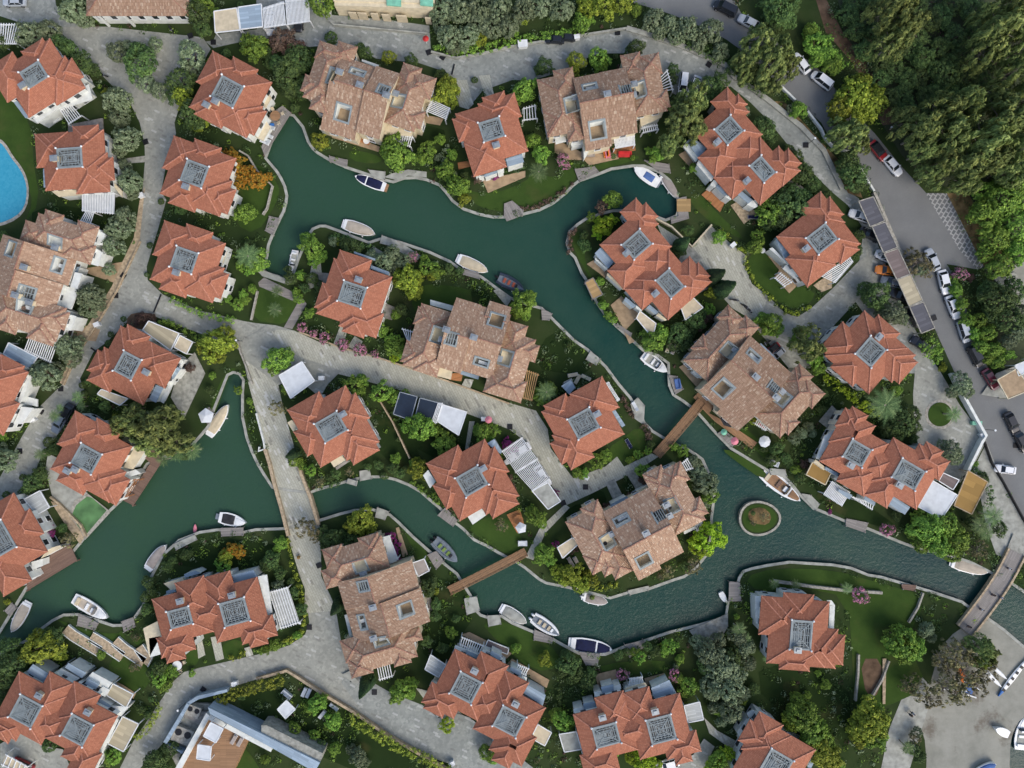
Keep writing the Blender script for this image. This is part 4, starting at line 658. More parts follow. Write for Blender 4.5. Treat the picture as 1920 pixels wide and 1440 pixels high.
        while d < hw-.1:
            zz = z-.02+.0*d; ax0, ay0, ax1, ay1 = x0+d, y0+d, x1-d, y1-d
            for p, q_ in (((ax0, ay0), (ax1, ay0)), ((ax1, ay0), (ax1, ay1)), ((ax1, ay1), (ax0, ay1)), ((ax0, ay1), (ax0, ay0))): g.bar((*p, zz), (*q_, zz), .11, .06)
            d += st
        for cxx, cyy in ((x0, y0), (x1, y0), (x1, y1), (x0, y1)):
            ex, ey = (x0+hw if cxx == x0 else x1-hw), (y0+hw if cyy == y0 else y1-hw); g.bar((cxx, cyy, z+.04), (ex, ey, z+.04), .12, .05)
        nb = int((x1-x0)/.6)
        for i in range(1, nb): xx = x0+i*(x1-x0)/nb; g.bar((xx, y0+fw, z-.06), (xx, y1-fw, z-.06), .1, .05)
        nb = int((y1-y0)/1.1)
        for i in range(1, nb): yy = y0+i*(y1-y0)/nb; g.bar((x0+fw, yy, z-.07), (x1-fw, yy, z-.07), .12, .05)
        # a partly boarded patch, as laid on most of the real decks
        if style > .45: g.quadbox([(x0+fw, y0+fw), (x0+fw+(x1-x0)*.45, y0+fw), (x0+fw+(x1-x0)*.45, y0+(y1-y0)*.62), (x0+fw, y0+(y1-y0)*.62)], z-.12, z-.1)
        g.obj('slats', 'grey_frame', fo)
        h = MB(); h.quadbox([(x0-.05, y0-.05), (x1+.05, y0-.05), (x1+.05, y1+.05), (x0-.05, y1+.05)], z-drop-.1, z-drop)
        for p, q_ in (((x0, y0), (x1, y0)), ((x1, y0), (x1, y1)), ((x1, y1), (x0, y1)), ((x0, y1), (x0, y0))): h.poly([(*p, z-drop), (*q_, z-drop), (*q_, z-.1), (*p, z-.1)])
        h.obj('deck_floor', 'deck_floor', fo)
    for dk in decks:
        lattice(dk[:4], dk[4], 'roof_deck')
        if not nofin:
            for x, y in ((dk[0], dk[1]), (dk[2], dk[1]), (dk[2], dk[3]), (dk[0], dk[3])): inst(FINIAL, 'finial', t, (x+(.12 if x == dk[2] else -.12), y+(.12 if y == dk[3] else -.12), dk[4]+.22))
    def frame_hole(h, mt, drop, lat=False):
        x0, y0, x1, y1 = h; cs = [(x0, y0), (x1, y0), (x1, y1), (x0, y1)]; zs = [max(rf.height(*c_), ze-.3)+.10 for c_ in cs]; zf = min(zs)-drop
        f = MB(); o = .32; out = [(x0-o, y0-o), (x1+o, y0-o), (x1+o, y1+o), (x0-o, y1+o)]
        zo = [max(rf.height(*c_), ze-.3)+.12 for c_ in out]
        for i in range(4):
            j = (i+1) % 4; f.poly([(*out[i], zo[i]), (*out[j], zo[j]), (*cs[j], zs[j]), (*cs[i], zs[i])]); f.poly([(*out[i], zo[i]-.3), (*out[j], zo[j]-.3), (*out[j], zo[j]), (*out[i], zo[i])]); 
        fo = f.obj('roof_terrace', 'grey_frame', t)
        g = MB()
        for i in range(4): j = (i+1) % 4; g.poly([(*cs[i], zf), (*cs[j], zf), (*cs[j], zs[j]), (*cs[i], zs[i])])
        g.obj('parapet', 'render_white', fo)
        g = MB(); g.quadbox(cs, zf-.1, zf); g.obj('floor', mt, fo)
        if lat:
            g = MB(); n = int((x1-x0)/.38); zl = lambda x, y: max(rf.height(x, y), ze)+.02
            for i in range(1, n): xx = x0+i*(x1-x0)/n; g.bar((xx, y0, zl(xx, y0)), (xx, y1, zl(xx, y1)), .15, .06)
            n = int((y1-y0)/.8)
            for i in range(1, n): yy = y0+i*(y1-y0)/n; g.bar((x0, yy, zl(x0, yy)), (x1, yy, zl(x1, yy)), .12, .06)
            g.obj('slats', 'grey_frame', fo)
        elif mt != 'terrace_tan':
            c_ = ((x0+x1)/2, (y0+y1)/2); wx, wy = w_loc(c_[0], c_[1])
            TERR.append((wx, wy, zf, -a, label, min(x1-x0, y1-y0)))
    def w_loc(x, y): return (cx+x*math.cos(-a)-y*math.sin(-a), cy+x*math.sin(-a)+y*math.cos(-a))
    for h in hl: frame_hole(h[:4], h[4] if h[4] != 'lat' else 'deck_floor', 1.3 if h[4] != 'lat' else .7, h[4] == 'lat')
    for ch in chimneys:
        x, y = loc_px(ch[0], ch[1], ze+2.4); sx, sy = (.55, .42) if len(ch) < 3 else ch[2:]
        zb = max(rf.height(x, y), ze); mb = MB(); mb.box(x-sx, y-sy, zb-1.2, x+sx, y+sy, zb+.85); co = mb.obj('chimney', 'render_cream', t)
        mb = MB(); mb.box(x-sx-.12, y-sy-.12, zb+.85, x+sx+.12, y+sy+.12, zb+.98); mb.box(x-sx*.6, y-sy*.6, zb+.98, x+sx*.6, y+sy*.6, zb+1.2); mb.obj('chimney_cap', 'zinc', co)
    # windows on the outer walls that face the middle of the picture
    allr = [r for (r, zz, d) in rf.rects]
    for (r, zz, d) in rf.rects:
        x0, y0, x1, y1 = r; ov = .45 if d is not None else .4
        for nx, ny, ln in ((1, 0, y1-y0), (-1, 0, y1-y0), (0, 1, x1-x0), (0, -1, x1-x0)):
            if ln < 2.6: continue
            wn = Vector((nx*math.cos(-a)-ny*math.sin(-a), nx*math.sin(-a)+ny*math.cos(-a)))
            if wn.dot(Vector((-cx, -cy)).normalized()) < -.35: continue
            nw = max(1, int(ln/2.6)) 
            for i in range(nw):
                f = (i+.5)/nw
                wx = (x1-ov+.02 if nx > 0 else x0+ov-.02) if nx else x0+ov+(x1-x0-2*ov)*f; wy = (y1-ov+.02 if ny > 0 else y0+ov-.02) if ny else y0+ov+(y1-y0-2*ov)*f
                tx, ty = wx+nx*.3, wy+ny*.3
                if any(q_[0]+.3 < tx < q_[2]-.3 and q_[1]+.3 < ty < q_[3]-.3 for q_ in allr if q_ is not r): continue
                rz = math.atan2(ny, nx)
                for z in (zz-1.55, zz-4.15):
                    if z < .8: continue
                    o = inst(WFRAME, 'window', t, (wx, wy, z), (0, 0, rz)); inst(WPANE, 'pane', o)
    HOUSES.append((t, loc_px, w_of, s, org, cx, cy, a))
    for an in annex:
        kind, z, pts = an[0], an[1], pairs(list(an[2])); q_ = [loc_px(x, y, z) for x, y in pts]
        mt, nm, th = {'metal': ('metal_sheet', 'balcony_roof', .12), 'white': ('render_white', 'flat_roof', .25), 'cream': ('render_cream', 'balcony', .3), 'terr': ('terrace_grey', 'terrace', .3), 'green': ('render_white', 'terrace', .3)}[kind]
        mb = MB(); mb.quadbox(q_, z-th, z); bo = mb.obj(nm, mt, t)
        if kind in ('metal', 'white', 'cream'):
            c_ = (sum(p[0] for p in q_)/4, sum(p[1] for p in q_)/4); mb = MB(); mb.quadbox([(c_[0]+(p[0]-c_[0])*.9, c_[1]+(p[1]-c_[1])*.9) for p in q_], 0, z-th); mb.obj('bay_wall', 'render_white', bo)
    return t
HOUSES = []; TERR = []
_b = bmesh.new(); bmesh.ops.create_icosphere(_b, subdivisions=2, radius=.2); FINIAL = bpy.data.meshes.new('finial'); _b.to_mesh(FINIAL); _b.free(); FINIAL.materials.append(M('white_paint'))
mb = MB()
for q in ((-.02, -.62, -.75, .06, -.52, .75), (-.02, .52, -.75, .06, .62, .75), (-.02, -.52, .65, .06, .52, .75), (-.02, -.62, -.85, .12, .62, -.75)): mb.box(*q)
WFRAME = mb.mesh('window', 'white_paint')
mb = MB(); mb.box(-.02, -.52, -.75, .02, .52, .65); WPANE = mb.mesh('pane', 'pane')
VG = 'red roofed villas'
def V(lb, org, ang, rects, ch, annex=(), s=8, **k): return build_house('villa', lb, 'villa', org, s, ang, 5.2, rects, deck=k.pop('deck', (0,)), chimneys=ch, annex=annex, group=VG, **k)
# frame helper: rectangle from an outer eave edge (two points) and a depth, or from two opposite corners
def uv(a, x, y): a = R(a); return (x*math.cos(a)+y*math.sin(a), -x*math.sin(a)+y*math.cos(a))
def E(a, side, x1, y1, x2, y2, d):
    """outer edge through two points; side is the outward direction: R L T B"""
    p, q_ = uv(a, x1, y1), uv(a, x2, y2); u0, u1 = sorted((p[0], q_[0])); v0, v1 = sorted((p[1], q_[1])); um, vm = (p[0]+q_[0])/2, (p[1]+q_[1])/2
    return {'R': (um-d, v0, um, v1), 'L': (um, v0, um+d, v1), 'T': (u0, vm, u1, vm+d), 'B': (u0, vm-d, u1, vm)}[side]
def D(a, x1, y1, x2, y2):
    p, q_ = uv(a, x1, y1), uv(a, x2, y2); return (min(p[0], q_[0]), min(p[1], q_[1]), max(p[0], q_[0]), max(p[1], q_[1]))
V('red tiled villa at the top left with white terraces facing the lane', (0, 60), -32, [(-315,480,583,1320), (111,417,495,800), (350,907,708,1233), (140,826,638,1383), (250,980,641,1386), (-461,357,0,955)], [(320,790)],
  [('green',3.0,(430,1290,905,1010,1330,780,1390,1010)), ('white',3.4,(490,1290,890,1060,910,1110,560,1370)), ('metal',3.6,(240,1000,430,1280,380,1290,200,1050)), ('green',.8,(730,1290,850,1230,930,1300,800,1370))])
V('red tiled villa beside the blue swimming pool', (40, 210), -4, [D(-4,365,1185,1235,265), E(-4,'L',210,330,225,840,500), E(-4,'T',770,215,1155,190,350), E(-4,'R',1300,610,1320,1195,500), E(-4,'R',1380,680,1390,1020,350), E(-4,'B',930,1205,1320,1190,350)], [(480,690)],
  [('terr',1.2,(700,190,1220,90,1230,270,705,300)), ('metal',3.2,(1245,380,1310,420,1310,610,1250,600)), ('metal',3.2,(325,850,360,850,360,1130,335,1130)), ('cream',3.2,(450,1190,920,1150,915,1240,560,1270)), ('white',2.8,(1390,800,1460,830,1450,1030,1400,1030)), ('cream',2.5,(1330,1040,1400,1070,1510,1180,1510,1280,1330,1190)[:8])])
V('red tiled villa with a round dining table on its timber terrace', (340, 90), 28, [D(28,935,1325,546,80), E(28,'L',490,50,205,500,500), E(28,'T',785,125,1150,330,350), E(28,'R',1225,880,976,1347,500), E(28,'R',1280,955,1085,1310,350), E(28,'B',600,1205,199,992,350)], [(500,790),(350,830)],
  [('cream',3.0,(1285,650,1350,740,1260,900,1190,800)), ('cream',2.2,(1245,1060,1335,1185,1220,1390,1110,1330))])
V('red tiled villa half hidden by the orange flowering tree', (270, 240), 20, [D(20,235,985,1388,455), E(20,'L',480,125,245,590,500), E(20,'T',765,160,1165,300,350), E(20,'R',1330,800,1130,1325,500), E(20,'R',1395,935,1235,1290,350), E(20,'B',375,1115,755,1270,350)], [(610,870)])
V('red tiled villa right above the lane junction', (260, 400), 19, [D(19,205,1190,1570,540), E(19,'L',480,130,240,740,600), E(19,'T',870,180,1340,350,420), E(19,'R',1550,990,1320,1608,600), E(19,'R',1630,1100,1464,1536,420), E(19,'B',380,1350,840,1529,420)], [(660,1060)],
  [('cream',2.6,(1545,655,1590,680,1500,930,1440,920))], s=9.6)
V('red tiled villa beside the tall yellow green tree', (560, 460), 18, [D(18,1405,475,260,1025), E(18,'T',620,70,1100,220,500), E(18,'L',360,560,235,930,350), D(18,1160,1390,721,850), E(18,'B',655,1280,970,1400,330)], [(890,510)],
  [('metal',4.0,(1090,300,1360,400,1350,450,1080,350)), ('terr',.5,(240,400,460,420,420,600,300,620)), ('terr',.5,(1300,870,1480,940,1400,1120,1240,1080)), ('metal',3.5,(830,90,1150,200,1150,230,830,120))])
V('red tiled villa with cream canopies behind and beside it', (140, 590), 28, [D(28,693,165,1030,1360), E(28,'R',1600,655,1345,1100,500), E(28,'T',800,140,1130,330,350), D(28,448,489,530,1165), E(28,'L',350,530,190,830,330)], [(1040,860)],
  [('metal',4.0,(1220,1050,1330,1100,1220,1320,1110,1270)), ('metal',3.6,(1540,780,1590,810,1480,970,1440,940)), ('green',2.6,(1570,690,1650,700,1330,1330,1280,1300))])
V('red tiled villa between the big dark pine and the green pool', (80, 760), 29, [D(29,1345,615,115,955), E(29,'L',510,90,200,570,500), E(29,'T',820,190,1180,390,350), E(29,'R',1250,1000,998,1457,500), E(29,'R',1310,1115,1100,1500,350), E(29,'B',210,1125,607,1345,350)], [(330,990),(470,965)],
  [('cream',3.0,(1360,640,1560,640,1350,960,1180,930)), ('white',2.8,(1255,1010,1390,960,1480,1020,1290,1080))])
V('red tiled villa at the left edge above the lagoon deck', (0, 900), -30, [(-900,267,85,1290), E(-30,'R',445,430,660,800,350), (-823,900,-340,1542), (-1050,267,-300,800)], [],
  [('cream',3.0,(720,1030,900,980,930,1010,610,1180)), ('white',2.8,(470,1230,640,1180,640,1290,480,1350))])
V('red tiled villa right of the paved road bridge', (520, 710), -30, [(-104,597,838,1481), (500,768,909,1204), (-188,815,200,1236), (-105,482,446,1000), (286,1000,851,1585), (346,1200,789,1693)], [(975,535)],
  [('cream',4.0,(150,660,215,620,305,740,235,790)), ('cream',3.8,(795,1245,960,1140,1020,1220,850,1330)), ('terr',2.4,(870,1330,1020,1230,1100,1230,890,1370))])
V('red tiled villa with the white slatted carport behind it', (780, 810), -30, [(-100,604,842,1489), (505,775,915,1211), (-185,818,203,1236), (-103,486,447,1005), (290,1005,860,1600), (352,1210,797,1703)], [(1005,550)],
  [('metal',3.6,(1065,170,1175,105,1290,290,1270,330)), ('white',3.8,(105,650,180,570,295,745,210,845)), ('white',3.8,(775,1270,985,1145,1050,1250,850,1390))])
V('red tiled villa overlooking the canal above the island footbridge', (990, 700), -29, [(-105,600,825,1500), (-32,535,349,900), (-135,989,262,1582), (-220,1080,150,1442), (400,577,948,1107)], [(1040,610)],
  [('metal',3.4,(1260,570,1310,550,1460,780,1410,810)), ('metal',3.0,(500,190,640,100,710,210,620,320))])
V('red tiled villa above the slatted white pergola in the compound', (1420, 350), -38, [(-240,765,690,1630), (310,640,705,1231), (400,787,765,1127), (-335,1110,200,1650), (267,1300,620,1686)], [(750,920)],
  [('metal',4.0,(270,790,300,800,510,1010,430,1110,230,910)[:8]), ('white',3.4,(230,910,420,1110,440,1160,180,930)), ('green',2.8,(440,1160,700,1440,640,1440,380,1230))])
V('red tiled villa between the carport row and the lime hedge', (1520, 570), -49, [(-450,670,458,1544), (-420,534,115,1050), (150,868,545,1300), (-520,843,-100,1285), (-90,1050,452,1687), (-33,1300,389,1783)], [(1040,490)])
V('red tiled villa cut by the bottom edge among lime trees', (1350, 1260), 30, [(890,290,1827,1250), (806,214,1220,700), (745,390,1200,752), (850,300,1400,840)], [],
  [('green',3.0,(400,620,480,570,560,600,440,700)), ('green',3.2,(260,900,410,690,420,740,290,960)), ('metal',3.2,(1410,1210,1465,1240,1370,1440,1310,1430)), ('green',3.0,(290,1190,330,1200,220,1440,180,1430))])
V('red tiled villa cut by the left edge below the blue awning', (0, 600), 27, [(-300,500,735,1300), E(27,'T',15,515,375,690,350), (200,982,830,1520)], [],
  [('white',4.0,(400,820,480,830,300,1250,270,1210)), ('green',2.5,(270,1110,560,1190,560,1300,300,1240)), ('white',3.6,(320,1300,500,1320,330,1560,200,1560))])
V('red tiled villa on the bright green lawn between two beige blocks', (800, 160), -17, [(285,533,1170,1390), (651,490,1225,861), (739,420,1084,750), (219,600,560,956), (279,1000,790,1518)], [(1040,880)],
  [('metal',4.0,(1185,1100,1430,1025,1460,1150,1215,1220)), ('metal',3.6,(860,1340,1060,1275,1065,1310,870,1375)), ('white',3.4,(1060,1275,1150,1250,1155,1290,1065,1320)), ('white',3.0,(780,1370,860,1345,865,1370,785,1390))])
V('lone red tiled villa on the big dark lawn at the right', (1400, 1090), 4.5, [(-575+1040,-615+860,480+1040,578+860), (285,238,1000,933), (678,146,1225,700), (1000,732,1707,1440), (1300,826,1842,1365), (704,1250,1246,1524)], [(920,1240)],
  [('green',3.6,(1450,345,1530,345,1590,430,1490,440)), ('green',3.6,(1500,430,1590,430,1570,850,1480,850)), ('white',3.4,(150,260,250,270,230,760,170,760))], s=9.6)
DG = 'paired red roofed houses'
def W_(lb, org, ang, rects, dk, ch, annex=()): return build_house('paired_house', lb, 'house', org, 6, ang, 5.2, rects, deck=dk, chimneys=ch, annex=annex, group=DG, capd=2.75)
W_('paired red roofed house below the long lane at the upper right', (1240, 150), -41, [(-118,650,456,1210), (-87,1214,420,1793), (256,549,510,921), (300,688,549,841), (-264,930,60,1222), (-277,1217,0,1536), (250,1430,505,1795), (300,1521,570,1739), (60,1080,380,1400)], (0, 1), [(645,680),(985,1115)],
  [('metal',4.0,(350,640,510,770,420,880,290,690)), ('green',3.2,(290,690,420,885,390,920,245,750)), ('white',4.0,(420,900,615,1065,560,1140,400,950)), ('metal',3.8,(630,1170,760,1270,720,1310,610,1200)), ('white',3.8,(590,1120,650,1160,600,1210,550,1180)), ('white',3.6,(770,1260,820,1310,780,1350,710,1310)), ('metal',3.8,(905,1250,1030,1350,980,1390,860,1290)), ('white',3.6,(1030,1350,1090,1420,1050,1440,960,1400)), ('terr',1.5,(1370,1140,1490,1120,1610,1220,1340,1400))])
W_('paired red roofed house on the canal point with straw jetty', (1080, 360), -41, [(-190,622,411,1170), (-163,1170,370,1766), (225,494,465,880), (250,606,516,814), (-313,901,60,1180), (-305,1185,-20,1490), (170,1387,485,1763), (250,1503,516,1701), (0,1030,330,1350)], (0, 1), [(575,680),(905,1135)],
  [('metal',4.0,(275,625,435,775,365,860,210,690)), ('white',3.0,(215,735,355,860,350,880,215,760)), ('cream',3.4,(355,910,540,1070,525,1100,345,935)), ('metal',3.6,(560,1180,680,1280,640,1310,540,1220)), ('white',3.6,(680,1275,745,1330,735,1345,670,1300)), ('metal',3.6,(830,1265,930,1350,900,1380,795,1300)), ('cream',3.4,(930,1360,1025,1440,1000,1450,900,1390))])
W_('paired red roofed house left of the white flat carport', (1500, 740), 30, [(560,-19,1140,540), (1149,-109,1779,465), (540,-120,912,300), (515,-127,700,105), (576,-180,782,100), (842,300,1193,633), (1190,250,1480,615), (1438,-190,1831,50), (1499,-250,1710,20), (980,100,1300,420)], (0, 1), [(590,800),(1140,1025)],
  [('cream',3.6,(180,730,300,830,270,850,150,760)), ('metal',3.8,(290,810,440,890,420,920,280,840)), ('metal',3.6,(440,1060,590,1130,560,1180,430,1090)), ('metal',3.6,(730,1140,850,1210,840,1250,720,1180)), ('metal',3.8,(1050,1145,1240,1265,1180,1350,1000,1230)), ('green',4.2,(270,470,440,360,220,720,180,720))])
W_('paired red roofed house with grey slatted carport by the lower road', (250, 1030), -15, [(55,595,640,1130), (640,660,1265,1262), (351,487,690,900), (688,512,986,900), (-5,1035,390,1265), (39,1100,254,1336), (915,1115,1316,1350), (988,1150,1190,1412), (420,760,820,1040)], (0, 1), [(500,600),(1090,530)],
  [('cream',3.0,(340,385,560,320,570,360,450,480)), ('metal',3.4,(370,470,470,450,475,480,370,500)), ('metal',3.8,(1110,290,1350,230,1400,310,1125,380)), ('metal',3.4,(570,280,700,240,760,270,580,320)), ('green',4.2,(1400,305,1500,285,1560,710,1510,730)), ('cream',2.6,(110,890,270,810,310,970,180,1215)), ('green',2.6,(175,1000,310,975,310,1180,190,1215))])
W_('paired red roofed house at the bottom left corner', (0, 1200), 28, [(355,208,965,825), (965,130,1569,735), (660,48,955,500), (955,15,1290,500), (1219,450,1500,830), (1345,590,1612,960), (300,700,690,915), (300,760,625,980), (780,400,1120,700)], (0, 1), [(400,650),(950,840)],
  [('metal',4.0,(370,270,545,375,490,480,300,360)), ('metal',3.6,(770,260,970,370,920,430,730,310)), ('green',3.4,(690,320,900,430,830,470,620,370)), ('white',3.2,(1040,360,1260,480,1200,560,960,450)), ('metal',3.8,(1000,440,1120,500,1070,560,950,490)), ('metal',3.6,(1120,660,1250,740,1220,780,1095,720)), ('white',3.4,(1160,520,1230,560,1180,640,1080,590)), ('white',3.0,(1250,740,1450,750,1360,860,1240,800)), ('green',4.0,(1310,880,1330,900,1150,1280,1120,1250))])
W_('paired red roofed house with a slatted white pergola at the bottom', (760, 1180), 27.5, [(595,-65,1200,540), (1190,52,1810,640), (867,-174,1218,250), (1206,-109,1510,300), (540,390,945,640), (591,400,827,690), (1460,400,1869,760), (1540,560,1758,850), (1010,150,1350,460)], (0, 1), [(775,490),(1240,865)],
  [('metal',3.6,(690,235,820,290,800,330,680,270)), ('metal',3.6,(970,240,1090,300,1060,350,950,280)), ('metal',3.6,(1190,420,1310,470,1300,530,1170,460)), ('metal',4.0,(1380,630,1580,740,1545,860,1330,720)), ('green',3.2,(560,180,700,230,680,260,550,215)), ('white',3.0,(870,225,960,260,940,290,860,250)), ('white',3.0,(1310,520,1370,545,1360,590,1300,560))])
W_('paired red roofed house with pale grey side canopy at the bottom', (1040, 1200), -14.5, [(-11,862,600,1430), (595,928,1212,1545), (271,742,605,1100), (600,772,895,1100), (892,1378,1283,1620), (974,1450,1161,1703), (-49,1329,347,1600), (370,1060,780,1330)], (0, 1), [(545,900),(1140,830)],
  [('metal',3.8,(1085,540,1290,450,1360,590,1120,670)), ('metal',3.4,(520,530,660,495,670,580,540,610)), ('white',3.4,(445,590,520,570,540,610,450,640)), ('white',3.4,(660,520,740,500,750,550,670,575)), ('metal',3.4,(320,720,450,690,470,760,330,785)), ('white',3.4,(210,780,320,750,330,790,215,825)), ('cream',3.2,(790,550,1020,480,1040,515,790,590))])
BG = 'long beige tiled blocks'
def B_(lb, org, s, ang, rects, gables, holes, ch, annex=(), wm='render_cream'): return build_house('apartment_block', lb, 'apartment block', org, s, ang, 5.6, rects, gables=gables, roofmat='clay_tiles', ridgemat='ridge_clay', holes=holes, chimneys=ch, annex=annex, group=BG, wallmat=wm)
B_('long beige tiled block under the top lane left of the red villa', (550, 60), 6, 18, [(1285,60,1640,650), (1286,-57,1506,300), (1400,0,1695,250), (1450,400,1695,600), (316,2,640,200), (520,-60,740,150), (330,60,650,660), (283,413,500,600), (440,500,650,760)],
   [((600,89,1010,930),'u',420,0), ((1010,80,1292,850),'u',430,.35)], [(440,485,95,160,'terrace_grey'), (715,437,150,55,'terrace_grey'), (540,885,150,150,'terrace_tan'), (1180,755,130,130,'terrace_grey'), (1020,665,110,90,'lat')], [(520,450),(755,610),(1135,660),(1060,740)],
   [('cream',3.0,(1020,1020,1340,1115,1330,1170,1010,1150)), ('cream',2.8,(300,1050,440,1090,420,1130,290,1090)), ('white',3.2,(770,305,960,370,950,400,770,330))])
B_('long beige tiled block with coral sofas on its terrace', (980, 80), 6, -11, [(75,440,480,1100), (290,700,480,1195), (75,800,350,1070), (274,377,495,650), (1060,420,1450,1062), (1051,355,1270,600), (1250,405,1475,640), (1200,829,1490,1022)],
   [((470,505,775,1322),'u',850,.3), ((775,500,1080,1240),'u',845,.3)], [(850,965,160,160,'terrace_tan'), (555,690,130,140,'terrace_grey'), (755,490,140,55,'terrace_grey'), (1335,510,100,150,'terrace_grey'), (1165,540,130,110,'lat')], [(605,580),(945,600),(1260,440),(1255,560)],
   [('cream',3.2,(1320,840,1580,780,1560,840,1330,940)), ('green',2.8,(360,1030,470,1010,490,1110,370,1140)), ('white',3.0,(540,1120,680,1090,690,1130,550,1170)), ('white',3.0,(680,1130,760,1110,760,1200,690,1300))])
B_('long beige tiled block with white fronts on the west lane', (0, 380), 6, 18, [(450,-25,1120,330), (513,-88,731,150), (900,-85,1145,200), (340,97,600,330), (850,130,1178,349), (300,900,1080,1290), (850,938,1127,1140), (760,1000,1060,1350), (400,1000,620,1355)],
   [((150,325,990,655),'v',500,.2), ((120,655,955,965),'v',520,0)], [(590,425,140,90,'terrace_grey'), (605,690,80,150,'terrace_grey'), (275,1175,130,120,'terrace_grey'), (310,1015,130,120,'lat'), (125,520,110,150,'terrace_tan')], [(575,490),(290,730),(200,1045),(320,1120)],
   [('white',4.2,(1110,310,1180,350,1150,480,1050,470)), ('green',3.0,(1180,400,1230,440,1180,600,1140,580)), ('white',4.2,(1090,520,1155,560,1100,715,1015,690)), ('white',4.4,(840,780,925,800,870,965,790,950)), ('metal',3.4,(790,730,900,720,860,800,730,930)), ('green',3.6,(720,940,890,960,800,1200,640,1160)), ('white',4.2,(780,1255,860,1280,795,1440,720,1430))], wm='render_white')
B_('long beige tiled block beside the central lane', (730, 540), 6, 17, [(1390,75,1750,760), (1395,-45,1620,300), (1500,128,1810,324), (1350,560,1790,805), (400,60,790,780), (376,105,600,303), (363,506,600,750), (530,560,800,800)],
   [((755,-120,1050,690),'u',290,.2), ((1050,-110,1400,650),'u',260,.2), ((1120,-196,1380,200),'u',-10,-.25)], [(545,530,120,150,'terrace_grey'), (705,575,110,120,'lat'), (1205,360,150,130,'terrace_tan'), (1035,835,145,65,'terrace_grey'), (1310,785,120,150,'terrace_grey')], [(650,475),(585,580),(955,560),(1230,790)],
   [('metal',3.2,(810,930,1010,990,1000,1030,800,970)), ('green',3.0,(460,130,720,200,710,260,460,190)), ('cream',2.8,(560,880,710,910,690,1030,530,990))])
B_('long beige tiled block where the timber footbridge lands', (1260, 560), 6, 42, [(560,-300,925,430), (515,-370,750,-180), (740,-415,945,-200), (530,63,800,272), (1550,-350,1950,350), (1557,-412,1765,-150), (1700,-356,1994,-136), (1650,75,1993,262)],
   [((920,-275,1240,560),'u',110,.3), ((1240,-275,1560,610),'u',110,.1)], [(640,580,110,130,'terrace_grey'), (925,640,150,60,'terrace_grey'), (585,1010,150,150,'terrace_tan'), (1255,1120,110,140,'terrace_grey'), (1140,1000,120,100,'lat')], [(740,575),(925,880),(1260,1040),(1150,1110)],
   [('cream',2.8,(230,630,310,690,250,760,170,690)), ('white',2.6,(250,790,340,880,320,900,230,830)), ('metal',3.4,(1000,500,1150,640,1130,660,990,520))])
B_('long beige tiled block on the round end of the middle island', (1030, 850), 6, -28, [(-205,765,225,1440), (15,712,235,1000), (-210,1198,0,1430), (-100,1200,80,1520), (-10,1200,215,1603), (810,770,1200,1480), (814,708,1045,1000), (1000,773,1256,997), (1000,1226,1260,1427)],
   [((215,862,503,1735),'u',1300,.2), ((503,862,815,1685),'u',1300,.35)], [(665,1000,120,140,'terrace_grey'), (815,750,150,65,'terrace_grey'), (1065,1205,145,130,'terrace_tan'), (1395,590,110,150,'terrace_grey'), (1245,685,130,110,'lat')], [(720,920),(1075,885),(1330,590),(1365,720)],
   [('metal',3.4,(685,575,870,480,895,510,700,610)), ('cream',2.8,(980,430,1110,360,1115,375,990,455)), ('white',3.0,(1510,880,1640,820,1660,840,1520,910))])
B_('long beige tiled block beside the lower road and leaning cypresses', (570, 980), 3.172, -16, [(60,200,420,395), (57,183,180,300), (282,178,405,300), (20,303,150,416), (30,740,430,950), (12,736,150,870), (20,850,150,968), (284,850,385,972), (300,790,485,860)],
   [((95,393,552,562),'v',300,.3), ((95,562,560,772),'v',330,0)], [(330,265,70,70,'terrace_grey'), (360,370,60,50,'lat'), (345,597,35,80,'terrace_grey'), (605,518,70,70,'terrace_tan'), (458,705,75,50,'terrace_grey')], [(345,320),(415,495),(415,685)],
   [('green',3.0,(470,85,510,75,550,230,510,245)), ('green',3.0,(620,235,640,230,665,350,650,360)), ('terr',.8,(705,410,750,430,765,520,735,530)), ('white',3.2,(670,600,680,600,695,665,685,670)), ('green',2.6,(240,550,260,545,285,670,270,675))])
# beige roof and the white gatehouse at the top edge, the pale modern house at the bottom
t = build_house('gatehouse', 'long beige tiled roof of the gatehouse cut by the top edge', 'building', (0, 0), 4, 0, 4.2, [(648,-330,1418,118)], roofmat='clay_tiles', ridgemat='ridge_clay')
for x in (735, 930, 1395):
    p, q_ = P(x/4, 118/4, 4.0), P((x+45)/4, 165/4, 0.5); mb = MB(); mb.bar(Vector((p.x, p.y, 4.0))-t.location, Vector((p.x+.1, p.y-.1, 0))-t.location, .35, .35); mb.obj('column', 'render_white', t)
t = thing('gatehouse', 'cream fronted low building with five doors at the top edge', 'building', P(735, 10))
c = t.location
mb = MB(); mb.quadbox([(P(x, y, 4).x-c.x, P(x, y, 4).y-c.y) for x, y in ((627,10),(812,16),(815,-40),(627,-40))], 0, 4); mb.obj('wall', 'render_cream', t)
mb = MB(); mb.quadbox([(P(x, y, 4.2).x-c.x, P(x, y, 4.2).y-c.y) for x, y in ((625,2),(815,6),(815,-45),(625,-45))], 4.0, 4.3); mb.obj('roof', 'render_cream', t)
for x0, x1, y in ((650,665,24),(667,684,25),(692,706,26),(713,728,28),(740,760,30),(795,806,34)):
    mb = MB(); a_, b_ = P(x0, y-9, 4).xy-c.xy, P(x1, y-8, 4).xy-c.xy; mb.quadbox([(a_.x, a_.y), (b_.x, b_.y), (b_.x, b_.y-.25), (a_.x, a_.y-.25)], .1, 2.6); mb.obj('door', 'canvas_cream', t)
